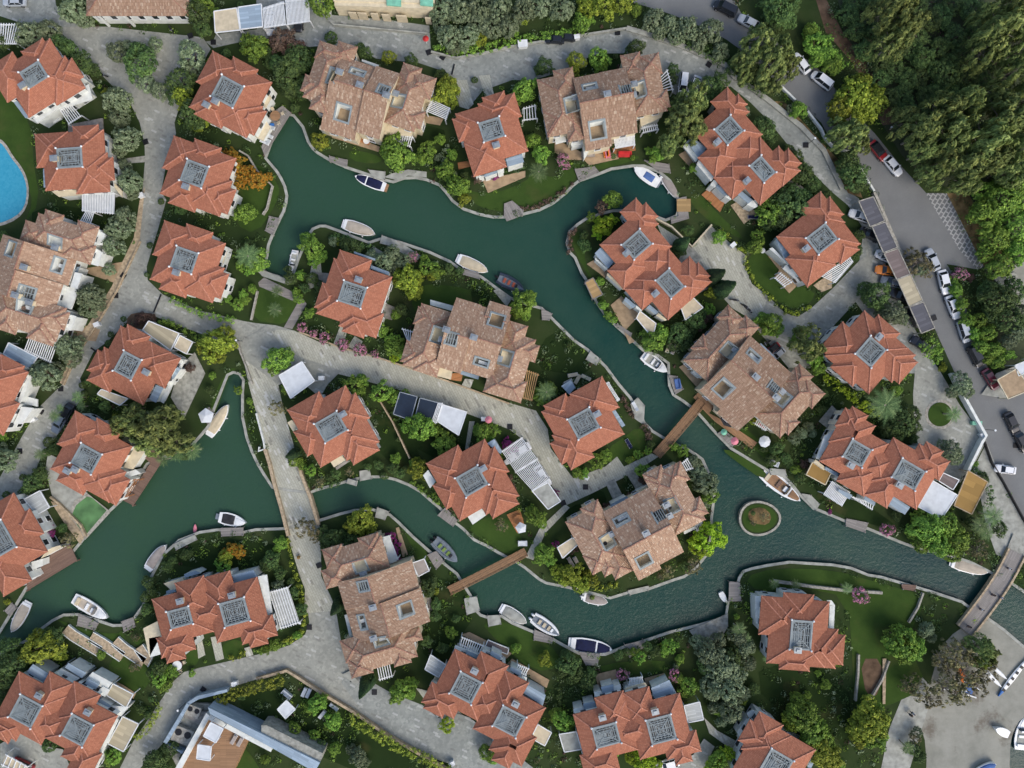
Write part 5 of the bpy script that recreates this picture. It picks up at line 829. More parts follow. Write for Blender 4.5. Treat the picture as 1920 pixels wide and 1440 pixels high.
for x0, x1 in ((725,752),(788,812)): mb = MB(); mb.quadbox([(P(x, y, 4.5).x-c.x, P(x, y, 4.5).y-c.y) for x, y in ((x0,-10),(x1,-8),(x1,12),(x0,10))], 4.3, 4.6); mb.obj('skylight', 'mint_trim', t)
def zp(pts, ox=0, oy=1080, s=4): return [(ox+x/s, oy+y/s) for x, y in pts]
t = thing('modern_house', 'pale flat roofed modern house with a timber terrace at the bottom edge', 'house', P(430, 1400)); c = t.location
def part(nm, mt, pts, z0, z1, par=t):
    mb = MB(); mb.quadbox([(P(x, y, z1).x-c.x, P(x, y, z1).y-c.y) for x, y in pts], z0, z1); return mb.obj(nm, mt, par)
part('roof_terrace', 'wood_warm', zp([(1560,1070),(1860,1220),(1740,1480),(1330,1480)]), 0, 3.0)
part('parapet', 'render_white', zp([(1545,1030),(1575,1050),(1345,1470),(1310,1450)]), 0, 3.9)
part('parapet', 'render_white', zp([(1575,1040),(2040,1290),(2030,1320),(1560,1075)]), 0, 3.6)
part('flat_roof', 'metal_sheet', zp([(1560,985),(2400,1400),(2360,1470),(2040,1290),(1575,1035)]), 0, 4.6)
part('flat_roof', 'patio_grey', zp([(1960,1120),(2000,1120),(2420,1330),(2400,1400),(1960,1190)]), 0, 4.2)
part('yard_floor', 'patio_grey', zp([(1420,950),(1590,960),(1560,1010),(1330,1440),(1240,1260)]), 0, .6)
part('yard_wall', 'metal_sheet', zp([(1400,955),(1420,965),(1250,1260),(1225,1245)]), 0, 2.2)
part('yard_wall', 'metal_sheet', zp([(1400,950),(1480,900),(1700,850),(1705,870),(1490,925),(1420,965)]), 0, 2.0)
part('yard_wall', 'metal_sheet', zp([(1225,1245),(1245,1260),(1375,1320),(1365,1335)]), 0, 2.2)
for (x, y, r_) in ((1465,1000,55), (1385,1180,75)):
    u = thing('air_conditioner', ('smaller' if r_ < 60 else 'larger')+' grey twin fan cooling unit in the walled yard of the modern house', 'cooling unit', P(x/4, 1080+y/4, .6), R(-20), 'twin fan cooling units')
    h_ = r_*.024; mb = MB(); mb.box(-h_, -h_*.8, 0, h_, h_*.8, 1.1); mb.obj('casing', 'stone', u)
    for sx in (-.5, .5): mb = MB(); mb.tube([(sx*h_, h_*.25, 1.1), (sx*h_, h_*.25, 1.16)], h_*.36, 16); mb.obj('fan', 'black', u)
tag(part('cooling_unit', 'terrace_grey', zp([(1370,1050),(1440,1010),(1550,1020),(1500,1110)]), .6, 1.4, None), 'grey box unit between the two cooling units', 'cooling unit').location = c
# ================================================================ PLANTS
def crown_mesh(name, rad, hgt, n_clump, per, leaf, clump_r, mat, seed, irr=.25, flat=1.0, base=0.0, spike=0.0):
    """foliage: clumps of small leaf faces through the outer part of a dome"""
    rnd = random.Random(seed); V_ = []; F_ = []; T_ = []; B_ = []
    lob = [(rnd.uniform(0, 6.28), rnd.uniform(.5, 1)) for _ in range(5)]
    for c in range(n_clump):
        th = rnd.uniform(0, 6.283); zz = rnd.uniform(-.25, 1.0); rr = math.sqrt(max(0, 1-min(1, abs(zz))**2)); dep = rnd.uniform(.55, 1.0)**.5
        lobe = 1+irr*sum(math.cos(th*(i+2)+a)*b for i, (a, b) in enumerate(lob))/2.2
        ctr = Vector((rr*math.cos(th)*rad*lobe*dep, rr*math.sin(th)*rad*lobe*dep, base+hgt*(.45+.5*zz*flat)*(1 if dep > .8 else .9)))
        ct = min(1, max(0, rnd.gauss(.5, .2))); cb = rnd.random(); cr = clump_r*rnd.uniform(.6, 1.25); up = Vector((rr*math.cos(th)*.6, rr*math.sin(th)*.6, .5+zz*.6)).normalized()
        for i in range(per):
            d = Vector((rnd.gauss(0, 1), rnd.gauss(0, 1), rnd.gauss(0, 1))).normalized(); d = (d+up*.55).normalized(); p = ctr+d*cr*rnd.uniform(.55, 1.0)
            nrm = (d*.7+up*.5+Vector((rnd.gauss(0, .4), rnd.gauss(0, .4), rnd.gauss(0, .4)))).normalized(); a = nrm.orthogonal().normalized(); b = nrm.cross(a); ph = rnd.uniform(0, 6.28)
            a, b = a*math.cos(ph)+b*math.sin(ph), b*math.cos(ph)-a*math.sin(ph); s = leaf*rnd.uniform(.6, 1.3); l2 = s*(1+spike)
            k = len(V_); V_ += [tuple(p-a*l2), tuple(p-b*s*.6), tuple(p+a*l2), tuple(p+b*s*.6)]; F_.append((k, k+1, k+2, k+3))
            T_.append(min(1, max(0, ct+rnd.gauss(0, .17)))); B_.append(min(1, max(0, cb*.6+rnd.random()*.4)))
    me = bpy.data.meshes.new(name); me.from_pydata(V_, [], F_); me.materials.append(M(mat))
    at = me.attributes.new('tone', 'FLOAT', 'FACE'); at.data.foreach_set('value', T_)
    at = me.attributes.new('bloom', 'FLOAT', 'FACE'); at.data.foreach_set('value', B_); me.update(); return me
def trunk_mesh(name, hgt, r, seed, mat='bark', limbs=5, spread=.55):
    rnd = random.Random(seed); mb = MB(); mb.tube([(0, 0, -.1), (rnd.uniform(-.1, .1), rnd.uniform(-.1, .1), hgt*.45)], [r, r*.7], 7)
    for i in range(limbs):
        th = 6.28*i/limbs+rnd.uniform(-.4, .4); e = (math.cos(th)*spread, math.sin(th)*spread, hgt*rnd.uniform(.75, .95)); m_ = (e[0]*.45, e[1]*.45, hgt*.62)
        mb.tube([(0, 0, hgt*.4), m_, e], [r*.55, r*.4, r*.15], 5)
    if mat == 'bark_pale':
        for i in range(9):
            th = 6.28*i/9+rnd.uniform(-.3, .3); rr = rnd.uniform(.6, .9); mb.tube([(0, 0, hgt*.55), (math.cos(th)*rr*.5, math.sin(th)*rr*.5, hgt*.85), (math.cos(th)*rr, math.sin(th)*rr, hgt*.9)], [r*.35, r*.25, r*.08], 5)
    return mb.mesh(name, mat)
# unit trees: crown radius about 1, height about 1.5; scaled per tree
KIND = {}
def kind(k, mat, phrase, cat, nm, hk, nc, per, leaf, cl, irr=.25, n=3, trunk='bark', spike=0.0, zf=1.0):
    KIND[k] = dict(cr=[crown_mesh(nm+'_crown', .86, 1.25*zf, nc, per, leaf, cl, mat, ord(k)*31+i*101, irr, 1.0, .22, spike) for i in range(n)], tr=[trunk_mesh(nm+'_trunk', 1.1*zf, .07, i+3, trunk) for i in range(2)], ph=phrase, cat=cat, nm=nm, hk=hk)
kind('O', 'leaf_olive', ['soft grey green olive tree', 'dull grey green olive tree', 'round grey green olive tree'], 'tree', 'olive_tree', 1.25, 150, 20, .062, .16)
kind('B', 'leaf_dark', ['dense dark green tree', 'dark leafy evergreen tree', 'low dark green tree'], 'tree', 'evergreen_tree', 1.2, 140, 20, .062, .18)
kind('G', 'leaf_green', ['bushy mid green tree', 'leafy bright green tree', 'rounded green garden tree'], 'tree', 'garden_tree', 1.25, 120, 22, .068, .19, .35)
kind('Y', 'leaf_yellow', ['yellow green leafy tree', 'mustard green bushy tree'], 'tree', 'yellow_tree', 1.25, 110, 24, .065, .19, .35)
kind('L', 'leaf_lime', ['vivid lime green tree', 'glowing light green tree'], 'tree', 'lime_green_tree', 1.2, 110, 24, .065, .19, .35)
kind('P', 'leaf_pine', ['tall loose crowned pine', 'spreading feathery pine', 'big open crowned pine'], 'tree', 'pine_tree', 1.9, 115, 30, .045, .15, .6, 5, 'bark_pale', 1.3)
kind('F', 'leaf_pink', ['pink flowering oleander bush', 'rosy pink flowering bush'], 'shrub', 'oleander', 1.1, 80, 26, .065, .18)
kind('V', 'leaf_magenta', ['magenta bougainvillea', 'deep magenta flowering climber'], 'shrub', 'bougainvillea', .9, 70, 24, .08, .22, .45)
kind('A', 'leaf_autumn', ['orange flowering tree', 'orange and green tree'], 'tree', 'orange_flowering_tree', 1.3, 95, 24, .07, .18, .5)
kind('R', 'leaf_purple', ['dark purple leaved shrub', 'purple brown leaved bush'], 'shrub', 'purple_shrub', 1.0, 90, 20, .075, .2, .35)
kind('D', 'leaf_dry', ['sparse dry looking tree', 'thin pale leaved tree'], 'tree', 'sparse_tree', 1.3, 48, 18, .06, .15, .5, 3, 'bark_pale', .5)
kind('S', 'leaf_dark', ['clipped ball shaped shrub', 'small round clipped bush'], 'shrub', 'ball_shrub', 1.0, 110, 22, .085, .12, .03)
def palm_mesh(name, seed, nf=18, L=1.0):
    rnd = random.Random(seed); V_ = []; F_ = []; T_ = []
    for i in range(nf):
        th = 6.283*i/nf+rnd.uniform(-.15, .15); up = rnd.uniform(.1, .5); ln = L*rnd.uniform(.8, 1.05); d = Vector((math.cos(th), math.sin(th), 0)); s_ = Vector((-math.sin(th), math.cos(th), 0)); t0 = rnd.uniform(.25, .8); pp = None
        for j in range(9):
            f = j/8; p = d*ln*f+Vector((0, 0, up*f*1.3-f*f*(up+.32)))*L
            if pp is not None:
                for sg in (-1, 1):
                    wd = ln*.24*math.sin(math.pi*min(1, .12+f*.85)); 
                    for q in range(2):
                        o = pp.lerp(p, q*.5); k = len(V_); tip = o+s_*sg*wd+d*ln*.13+Vector((0, 0, -wd*.35)); V_ += [tuple(o), tuple(o+d*ln*.04), tuple(tip)]; F_.append((k, k+1, k+2)); T_.append(min(1, max(0, t0+rnd.gauss(0, .15))))
            pp = p
    me = bpy.data.meshes.new(name); me.from_pydata(V_, [], F_); me.materials.append(M('leaf_palm')); at = me.attributes.new('tone', 'FLOAT', 'FACE'); at.data.foreach_set('value', T_); me.update(); return me
PALMS = [palm_mesh('palm_crown', i, 18+i*4) for i in range(3)]
mb = MB(); mb.tube([(0, 0, -.1), (.02, 0, .5), (0, 0, 1.0)], [.09, .07, .065], 8); PALMT = mb.mesh('palm_trunk', 'bark_pale')
def cyp_mesh(seed):
    rnd = random.Random(seed); V_ = []; F_ = []; T_ = []
    for i in range(1500):
        f = rnd.random()**1.3; r_ = .16*(1-f)**.75*(1-.6*max(0, .08-f)/.08)*rnd.uniform(.75, 1.05)+.008; th = rnd.uniform(0, 6.283); p = Vector((r_*math.cos(th), r_*math.sin(th), f)); nn = Vector((math.cos(th), math.sin(th), .6)).normalized(); a = nn.orthogonal().normalized(); b = nn.cross(a); s = .022*rnd.uniform(.7, 1.3); k = len(V_)
        V_ += [tuple(p-a*s), tuple(p-b*s*.8), tuple(p+a*s), tuple(p+b*s*1.5)]; F_.append((k, k+1, k+2, k+3)); T_.append(rnd.random())
    me = bpy.data.meshes.new('cypress_crown'); me.from_pydata(V_, [], F_); me.materials.append(M('leaf_cypress')); at = me.attributes.new('tone', 'FLOAT', 'FACE'); at.data.foreach_set('value', T_); me.update(); return me
CYP = cyp_mesh(5)
# landmarks used to say where a plant stands
LM = [(70,140,'the top left villa'),(140,300,'the swimming pool villa'),(435,180,'the villa with the round table'),(370,330,'the villa behind the orange tree'),(350,490,'the villa above the junction'),(663,552,'the villa inside the canal bend'),
 (250,685,'the cream canopied villa'),(170,860,'the green pool villa'),(20,1020,'the leftmost lagoon villa'),(625,800,'the villa right of the road bridge'),(885,900,'the slatted carport villa'),(1095,795,'the villa above the island footbridge'),(1525,455,'the compound pergola villa'),
 (1630,655,'the villa left of the carport row'),(1455,1400,'the bottom edge villa'),(10,740,'the blue awning villa'),(1500,1185,'the lone villa'),(925,250,'the villa on the bright lawn'),(1390,290,'the upper right paired house'),(1220,495,'the canal point paired house'),
 (1650,870,'the white flat carport house'),(400,1150,'the grey slatted carport house'),(110,1350,'the bottom left paired house'),(910,1320,'the bottom lane paired house'),(1190,1370,'the bottom middle paired house'),(690,180,'the top left beige block'),(1130,210,'the coral sofa beige block'),
 (85,530,'the west lane beige block'),(885,650,'the central lane beige block'),(1415,700,'the footbridge beige block'),(1195,985,'the round island beige block'),(700,1130,'the lower road beige block'),(260,10,'the top edge gatehouse'),(430,1390,'the modern house'),
 (735,15,'the five door building'),(1422,972,'the grass islet'),(1762,777,'the roundabout'),(1670,480,'the carport row'),(1750,1240,'the beach trees'),(1850,1120,'the canal mouth bridge'),(1790,560,'the parked white cars'),(1660,300,'the red parked car'),(1520,140,'the white parked vans'),(1700,100,'the upper dirt track'),(1850,250,'the deep forest'),(1040,60,'the top lane bend'),(880,30,'the top hillside'),(500,480,'the closed canal end'),(545,930,'the road bridge'),(440,740,'the lagoon tip')]
used_lab = {}
ORD = ['nearest', 'second nearest', 'third nearest', 'fourth nearest', 'fifth nearest', 'sixth nearest', 'seventh nearest', 'eighth nearest', 'ninth nearest', 'tenth nearest', 'eleventh nearest', 'twelfth nearest', 'thirteenth nearest', 'fourteenth nearest', 'fifteenth nearest']
def side_of(dx, dy): return ('right of' if dx > 0 else 'left of') if abs(dx) > abs(dy)*1.1 else ('below' if dy > 0 else 'above')
PEND = []
def plant_label(o, base, px, py): PEND.append((o, base, px, py))
def flush_labels():
    b = {}
    for o, base, px, py in PEND:
        lx, ly, nm = min(LM, key=lambda l: math.dist((px, py), l[:2])); d = math.dist((px, py), (lx, ly)); s_ = side_of(px-lx, py-ly) if d > 25 else 'beside'
        b.setdefault((base, s_, nm), []).append((d, o))
    for (base, s_, nm), l in b.items():
        l.sort(key=lambda t: t[0])
        for i, (d, o) in enumerate(l): o['label'] = base+' '+(s_+' '+nm if len(l) == 1 else ORD[min(i, 14)]+' '+s_+' '+nm)
NT = 0
def tree(k, px, py, r_px, hscale=1.0):
    global NT; NT += 1; rnd = random.Random(NT*17+int(px))
    if k == 'M': return palm(px, py, r_px)
    K = KIND[k]; rad = r_px*MPP*.96*rnd.uniform(.95, 1.08); h = rad*K['hk']*hscale*rnd.uniform(.9, 1.15); zc = h*.75
    g = P(px, py, zc); ph = K['ph'][rnd.randrange(len(K['ph']))]
    t = thing(K['nm'], '', K['cat'], (g.x, g.y, 0), rnd.uniform(0, 6.28), {'O': 'grey green olive trees', 'B': 'dark evergreen trees', 'G': 'green garden trees', 'Y': 'yellow green trees', 'L': 'lime green trees', 'P': 'loose crowned pines', 'F': 'pink oleanders', 'V': 'magenta bougainvilleas', 'A': 'orange flowering trees', 'R': 'purple leaved shrubs', 'D': 'sparse trees', 'S': 'clipped ball shrubs'}[k])
    if NT % 1 == 0: plant_label(t, ph, px, py)
    inst(K['cr'][rnd.randrange(len(K['cr']))], 'crown', t, (0, 0, 0), (0, 0, 0), (rad, rad*rnd.uniform(.88, 1.1), h)); inst(K['tr'][rnd.randrange(2)], 'trunk', t, (0, 0, 0), (0, 0, 0), (rad, rad, h))
    return t
def palm(px, py, r_px):
    rnd = random.Random(int(px*7+py)); rad = r_px*MPP; h = min(7, 1.2+rad*1.4); g = P(px, py, h)
    t = thing('palm_tree', '', 'palm', (g.x, g.y, 0), rnd.uniform(0, 6.28), 'palms across the village'); plant_label(t, 'feathery palm tree' if r_px < 20 else 'large spreading palm tree', px, py)
    inst(PALMS[rnd.randrange(3)], 'fronds', t, (0, 0, h), (0, 0, 0), (rad,)*3); inst(PALMT, 'trunk', t, (0, 0, 0), (0, 0, 0), (min(3, rad), min(3, rad), h)); return t
for (bx, by, tx, ty, lb) in ((1272,463,1278,432,'dark pointed cypress nearest the dead end basin'),(1330,523,1352,498,'dark pointed cypress leaning over the pale driveway, upper one'),(1347,545,1377,523,'dark pointed cypress leaning over the pale driveway, lower one'),(557,850,531,836,'dark pointed cypress beside the road bridge approach'),(692,1272,667,1304,'dark pointed cypress leaning over the lower lane by the beige block'),(640,1128,620,1151,'dark pointed cypress beside the stairs of the lower beige block')):
    g = P(bx, by); r0 = math.dist((bx, by), (960, 720)); r1 = math.dist((tx, ty), (960, 720)); h = min(11, max(5, HC*(1-r0/max(r1, r0+8)))) ; w_ = max(6.5, h)
    t = thing('cypress', lb, 'tree', g, 0, 'cypress trees'); inst(CYP, 'crown', t, (0, 0, .2), (0, 0, 0), (w_, w_, h)); inst(PALMT, 'trunk', t, (0, 0, 0), (0, 0, 0), (1.5, 1.5, 1))
TR = """
O 140 20 28 160 38 18 60 65 28 92 60 25 222 100 22 238 92 18 292 85 16 360 105 28 366 130 18 275 155 20 300 172 18 222 190 30 226 222 22 240 262 26 226 282 15 246 340 24 235 312 15 250 362 14
B 5 80 18 25 60 14 112 82 20 130 92 20 155 120 24 176 133 15 265 118 34 255 95 18 372 28 27 380 55 18 340 152 26 365 215 28 330 180 18 425 100 10
G 378 8 20 480 90 27 466 80 18 405 25 12 Y 342 180 20 352 200 18 384 225 15 372 238 12
R 530 80 26 552 92 20 B 540 140 32 562 120 24 525 125 20 573 165 24 545 168 20 555 100 20 510 118 16 500 100 14 G 585 120 11 S 621 72 15
B 684 100 15 676 92 11 771 115 14 Y 729 108 15 G 600 5 28 625 0 18 B 826 140 12 Y 836 175 24 842 160 18 846 190 17 830 195 14 S 890 150 8
Y 600 265 18 G 735 270 20 745 292 28 725 285 15 800 285 22 790 297 15 825 262 11 835 320 20 858 350 22 848 335 14 848 290 11 B 870 330 9 R 895 335 10 912 330 6 V 928 330 9
O 830 15 28 862 22 28 900 15 28 935 20 26 842 70 24 880 66 22 920 52 24 955 48 24 897 40 24 825 45 18 850 92 14 870 88 12 O 980 20 24 1012 10 24 1052 18 24 Y 1132 10 28 1165 6 24 900 75 14 1100 12 20 G 1090 45 17 1105 38 11 1190 20 14 O 1225 40 22 1256 48 20 1290 55 24 1330 60 24 1310 82 18 1350 98 18 1235 62 16 1268 72 16
P 1420 85 32 1398 110 26 1440 122 32 1392 140 18 1465 95 24 1478 122 20 1455 152 22 1425 145 20
G 983 170 24 970 182 14 B 1021 125 19 1010 132 11 Y 1080 115 18 1076 135 14 G 1122 110 20 1126 122 15 B 1192 90 18 1180 96 11 S 1154 106 7 B 1262 130 12 1260 148 12 M 1010 322 21 S 1032 205 14 G 1000 265 15 1014 290 18 F 1055 300 14 1062 312 9 S 1150 293 6 G 1186 296 5 1235 287 16 1225 298 10
P 1280 228 36 1300 188 28 1254 272 22 1268 205 22 1300 245 24 B 1335 165 24 1350 152 18 1325 182 20 G 1300 315 9 O 1395 210 12 B 1432 242 24 1442 262 15 1500 325 24 1490 300 18 1522 345 18 1480 282 12 1548 370 14
B 1460 20 34 1450 48 20 1482 10 20 1475 38 18 1440 30 14 G 1530 85 24 1548 105 20 1520 60 18 1560 125 18 1530 112 16 Y 1600 182 34 1622 200 32 1572 205 26 1610 160 24 1598 225 26 1640 178 18 G 1497 205 17 1488 212 10 P 1592 258 30 1574 250 22 1610 272 20 B 1600 330 28 1590 302 22 1608 345 20 1580 315 16
O 225 430 27 215 462 24 237 408 20 205 505 14 172 555 27 168 578 21 185 570 16 130 650 24 136 668 20 148 640 14 88 705 27 76 692 20 106 692 18 70 712 16 S 302 378 7 281 460 7 232 598 7 208 627 7 203 643 7 275 515 5 R 268 598 15 282 597 10 255 602 9 A 430 300 15 442 312 18 458 328 18 476 338 17 490 335 14 436 290 12 452 345 13 470 322 14 445 300 13 424 288 9 505 332 9 488 348 9 Y 405 645 30 422 625 18 385 652 18 430 645 18 412 668 16 G 462 400 20 448 395 12 B 340 393 12 372 395 10 G 446 572 12 456 553 10 462 560 9 428 560 9 M 465 480 26 G 482 490 24 470 505 14 452 498 12 R 357 690 10 B 155 722 8 165 715 7
G 585 465 24 602 482 14 578 448 16 590 490 12 O 625 453 11 B 660 468 20 645 455 13 O 720 492 23 736 475 18 755 490 18 700 483 16 740 505 14 G 802 502 17 818 512 14 795 485 10 B 842 502 10 862 508 8 F 773 482 12 Y 766 525 28 778 550 16 750 520 16 782 522 14 B 752 580 13 G 742 590 10 M 520 545 14 516 580 16 F 568 614 12 588 625 9 609 634 13 643 646 14 675 656 14 703 664 9 G 740 650 20 735 638 14 752 662 11 L 738 672 10 G 522 675 26 536 665 18 514 692 14 665 722 22 680 712 14 715 735 22 G 560 560 11 555 548 9 B 545 522 14 585 522 14 598 535 12 572 540 10 540 505 8 G 717 620 14
G 980 568 26 968 582 17 993 560 18 985 590 12 G 1150 375 19 R 1130 387 13 L 1133 425 19 1120 436 13 1146 414 12 1122 416 10 G 1108 407 9 B 1096 460 12 1095 442 9 G 1348 445 14 1415 462 17 1442 400 26 B 1482 390 36 1502 380 28 1462 410 28 1478 362 22 1440 418 16 G 1420 442 14 B 1240 632 12 G 1225 640 24 1240 625 17 1213 628 13 B 1272 625 22 1286 642 18 1302 602 18 1312 588 14 1262 645 16 1292 622 16 R 1312 610 14 1325 598 12 G 1330 580 13 1300 570 11 G 1130 572 10 1125 528 9 1140 592 9 1150 600 8 B 1290 432 12 1278 472 10 1265 480 12 G 1445 608 22 1430 600 17 1455 618 15 Y 1438 612 12 P 1510 648 32 G 1500 630 18 1528 668 20 1535 690 14
B 1640 553 30 1622 545 18 1652 572 18 O 1672 587 24 1655 592 17 1690 598 14 D 1720 493 23 1708 480 17 1736 510 15 O 1725 505 14 B 1610 440 11 1605 468 13 1602 482 10 F 1800 514 15 R 1788 518 11 1818 520 10 B 1868 560 32 1890 600 30 1850 545 20 1900 545 24 1858 590 20 G 1845 400 30 1880 378 34 1905 420 34 1862 448 28 1905 470 26 1872 500 26 1900 345 32 1842 360 22 1845 475 18 G 1792 545 13 1800 570 14 1812 600 14 1825 625 14 1838 650 14 1850 672 12 1870 678 14 1890 664 14 1788 528 10 1862 655 16 1850 625 16 1835 600 14 O 1905 622 22 1888 642 18 1912 585 18 Y 1767 690 8 O 1800 718 22 1785 735 14 1812 735 14
P 260 790 32 300 800 36 232 800 24 330 828 28 285 828 28 312 780 24 Y 222 790 16 240 805 14 P 262 765 18 B 345 850 16 M 330 850 20 360 845 20 305 862 15 145 745 14 152 762 10 102 780 14 112 765 9 75 852 14 B 92 828 12 102 842 12 88 848 9 62 905 20 76 888 16 48 920 12 S 43 895 8 12 928 9 O 12 862 24 0 845 18 V 95 998 12 92 1012 9 B 118 990 10 R 88 982 10 D 130 1012 16 B 200 752 9 158 738 8 198 762 12 G 447 732 9 468 752 8
Y 425 1042 17 G 420 1062 15 A 436 1030 15 450 1034 13 424 1036 11 B 350 1040 13 315 1062 12 325 1050 10 278 1092 14 272 1120 11 275 1142 12 285 1108 10 B 510 1050 17 525 1075 13 498 1060 13 530 1110 12 G 528 1018 13 520 1028 9 A 560 1045 4
D 520 765 17 575 990 22 592 1005 14 G 553 862 14 565 872 10 583 882 11 742 860 12 742 748 16 760 738 10 757 765 12 770 775 10 Y 786 880 20 G 778 870 12 790 800 26 815 805 14 830 820 17 832 835 20 845 828 13 760 800 12 D 655 885 10 600 905 11 B 630 887 12 620 895 9 720 892 9 737 878 12 710 872 11 690 875 8 750 888 10 B 625 1010 20 605 1000 15 652 1030 20 645 1008 12 612 1030 12 Y 680 975 25 665 985 20 695 990 14 672 1000 16 B 665 1015 18 V 732 1008 13 741 1025 11 738 1040 10 748 1055 9 745 1052 8 G 905 812 18 925 805 13 895 805 11 918 822 10 Y 715 745 10 V 955 838 14 950 828 9 R 948 902 14 958 915 11 D 940 985 15 G 1005 968 19 995 958 12 1015 980 12 1020 1035 20 1012 1048 14 1030 1050 13 Y 1070 1075 23 1087 1095 19 1055 1085 14 1110 1088 14 1100 1078 12 1042 1068 14 G 1120 865 17 1135 855 14 1108 858 11 1095 888 10 1083 887 12 M 1025 735 22 G 1030 730 18 1018 748 17 1008 735 12 R 1020 735 9 G 1195 852 9 1180 862 8 1215 845 8 G 1203 882 13 R 1205 900 9 1182 930 9 1138 950 9 1175 936 6
O 1308 890 20 1322 908 24 G 1330 930 17 O 1300 868 17 1335 900 13 1318 945 14 1296 880 12 L 1325 1008 28 1340 992 17 1314 1030 17 1300 1018 13 1350 1015 13 D 1300 1062 18 1252 1072 14 1238 1080 9 V 1041 925 8 1042 1020 7 R 1075 1028 10 G 1280 845 13 1265 838 9 1110 1120 5
D 1432 968 10 S 1412 962 5 D 1412 980 7 O 1490 822 15 1502 812 13 1515 800 12 1523 812 9 B 1540 768 10 M 1660 760 36 B 1690 790 26 1665 802 20 1706 776 20 1680 815 16 1712 800 15 1712 822 11 O 1780 845 21 1792 860 14 1768 835 14 M 1788 777 18 G 1735 990 30 1770 985 28 1790 1012 28 1755 1016 28 1782 1040 18 1722 972 18 1725 1020 18 1708 1000 13 M 1862 968 24 1838 985 20 1850 1000 17 D 1832 1030 20 B 1872 990 16 1820 980 12 F 1662 992 14 V 1556 960 5 1618 935 6 1670 940 5 B 1455 840 14 1446 862 14 1472 858 11 1432 840 10 1480 870 9 R 1520 882 10 1508 870 9 B 1500 895 12 G 1490 880 11 1828 870 7 B 1842 895 12 1835 905 10 V 1625 905 6
Y 82 1212 34 B 100 1202 24 Y 58 1225 22 110 1222 18 75 1190 15 B 30 1242 28 14 1270 24 20 1212 20 5 1300 16 42 1265 14 G 300 1272 17 312 1285 14 B 300 1252 17 285 1262 12 312 1255 9 G 190 1228 10 S 93 1398 14 G 215 1415 18 205 1425 10 D 253 1250 12 255 1195 8 B 292 1425 22 322 1402 19 350 1420 14 308 1438 15 265 1330 10 278 1340 9 F 28 1232 4 340 1245 5 G 322 1258 12 360 1262 8
G 595 1318 19 582 1325 13 605 1308 11 625 1352 17 617 1360 10 552 1365 13 590 1377 12 B 600 1397 12 G 628 1403 13 O 672 1418 18 660 1405 11 685 1430 11 G 497 1423 9 755 1290 26 745 1305 16 772 1280 14 770 1300 12 L 838 1357 17 G 915 1410 19 925 1422 11 B 800 1102 19 810 1092 13 790 1118 12 G 845 1185 13 B 815 1155 12 830 1215 12 800 1202 13 775 1190 10 855 1160 9 820 1240 8 550 1112 12 563 1143 14 545 1090 8 G 515 1210 12 500 1218 8 558 1190 9 490 1222 7
Y 1020 1235 16 G 968 1215 11 B 1065 1243 21 1080 1260 17 1102 1275 17 1055 1258 12 1108 1262 12 S 1071 1273 12 G 1053 1350 21 1042 1338 13 1065 1362 13 F 1167 1263 14 1265 1265 14 G 1200 1232 12 1190 1222 10 B 1160 1228 10 1175 1222 9 1215 1212 11 1228 1220 12 G 1255 1210 15 1275 1235 11 1245 1220 10 1292 1285 17 1282 1298 12 O 1352 1250 34 1330 1222 28 1362 1290 32 1310 1205 18 1382 1192 22 1396 1212 22 1370 1330 28 1402 1242 18 1332 1290 22 1340 1325 14 1375 1262 24 1345 1200 18 1392 1300 16 1352 1352 13 B 1348 1262 22 1370 1230 20 1325 1250 18 G 1350 1330 14 L 1205 1425 20 1186 1420 15 1222 1432 17 G 1345 1425 22 L 1362 1412 17 1335 1438 17 M 1386 1180 17 1398 1198 14 1438 1235 9 1452 1095 12 1492 1097 12 1588 1103 13 F 1612 1115 19
G 1690 1205 32 1678 1192 22 1712 1217 22 1695 1228 18 1672 1212 16 1705 1190 14 O 1735 1180 18 1745 1195 12 D 1790 1220 32 1812 1258 32 1772 1288 28 P 1832 1212 24 D 1760 1232 22 Y 1842 1240 18 D 1850 1255 24 D 1720 1290 24 1700 1282 18 1795 1300 22 1745 1310 20 P 1852 1222 18 D 1830 1282 22 1780 1255 22 1812 1230 18
Y 1625 1350 38 G 1640 1378 26 Y 1605 1362 26 G 1630 1332 22 Y 1650 1350 20 1612 1385 18 G 1500 1340 32 1522 1370 32 Y 1532 1402 28 1552 1420 26 G 1496 1312 18 Y 1480 1355 20 G 1545 1390 22 1510 1395 20 M 1702 1402 15 O 1718 1372 12 B 1710 1402 15 1725 1420 12 D 1715 1385 13 G 1570 1435 15
"""
tok = TR.split(); i = 0; kk = None; cnt = {}
while i < len(tok):
    if tok[i].isalpha(): kk = tok[i]; i += 1
    else:
        x, y, r_ = map(float, tok[i:i+3]); i += 3; tree(kk, x, y, r_); cnt[kk] = cnt.get(kk, 0)+1
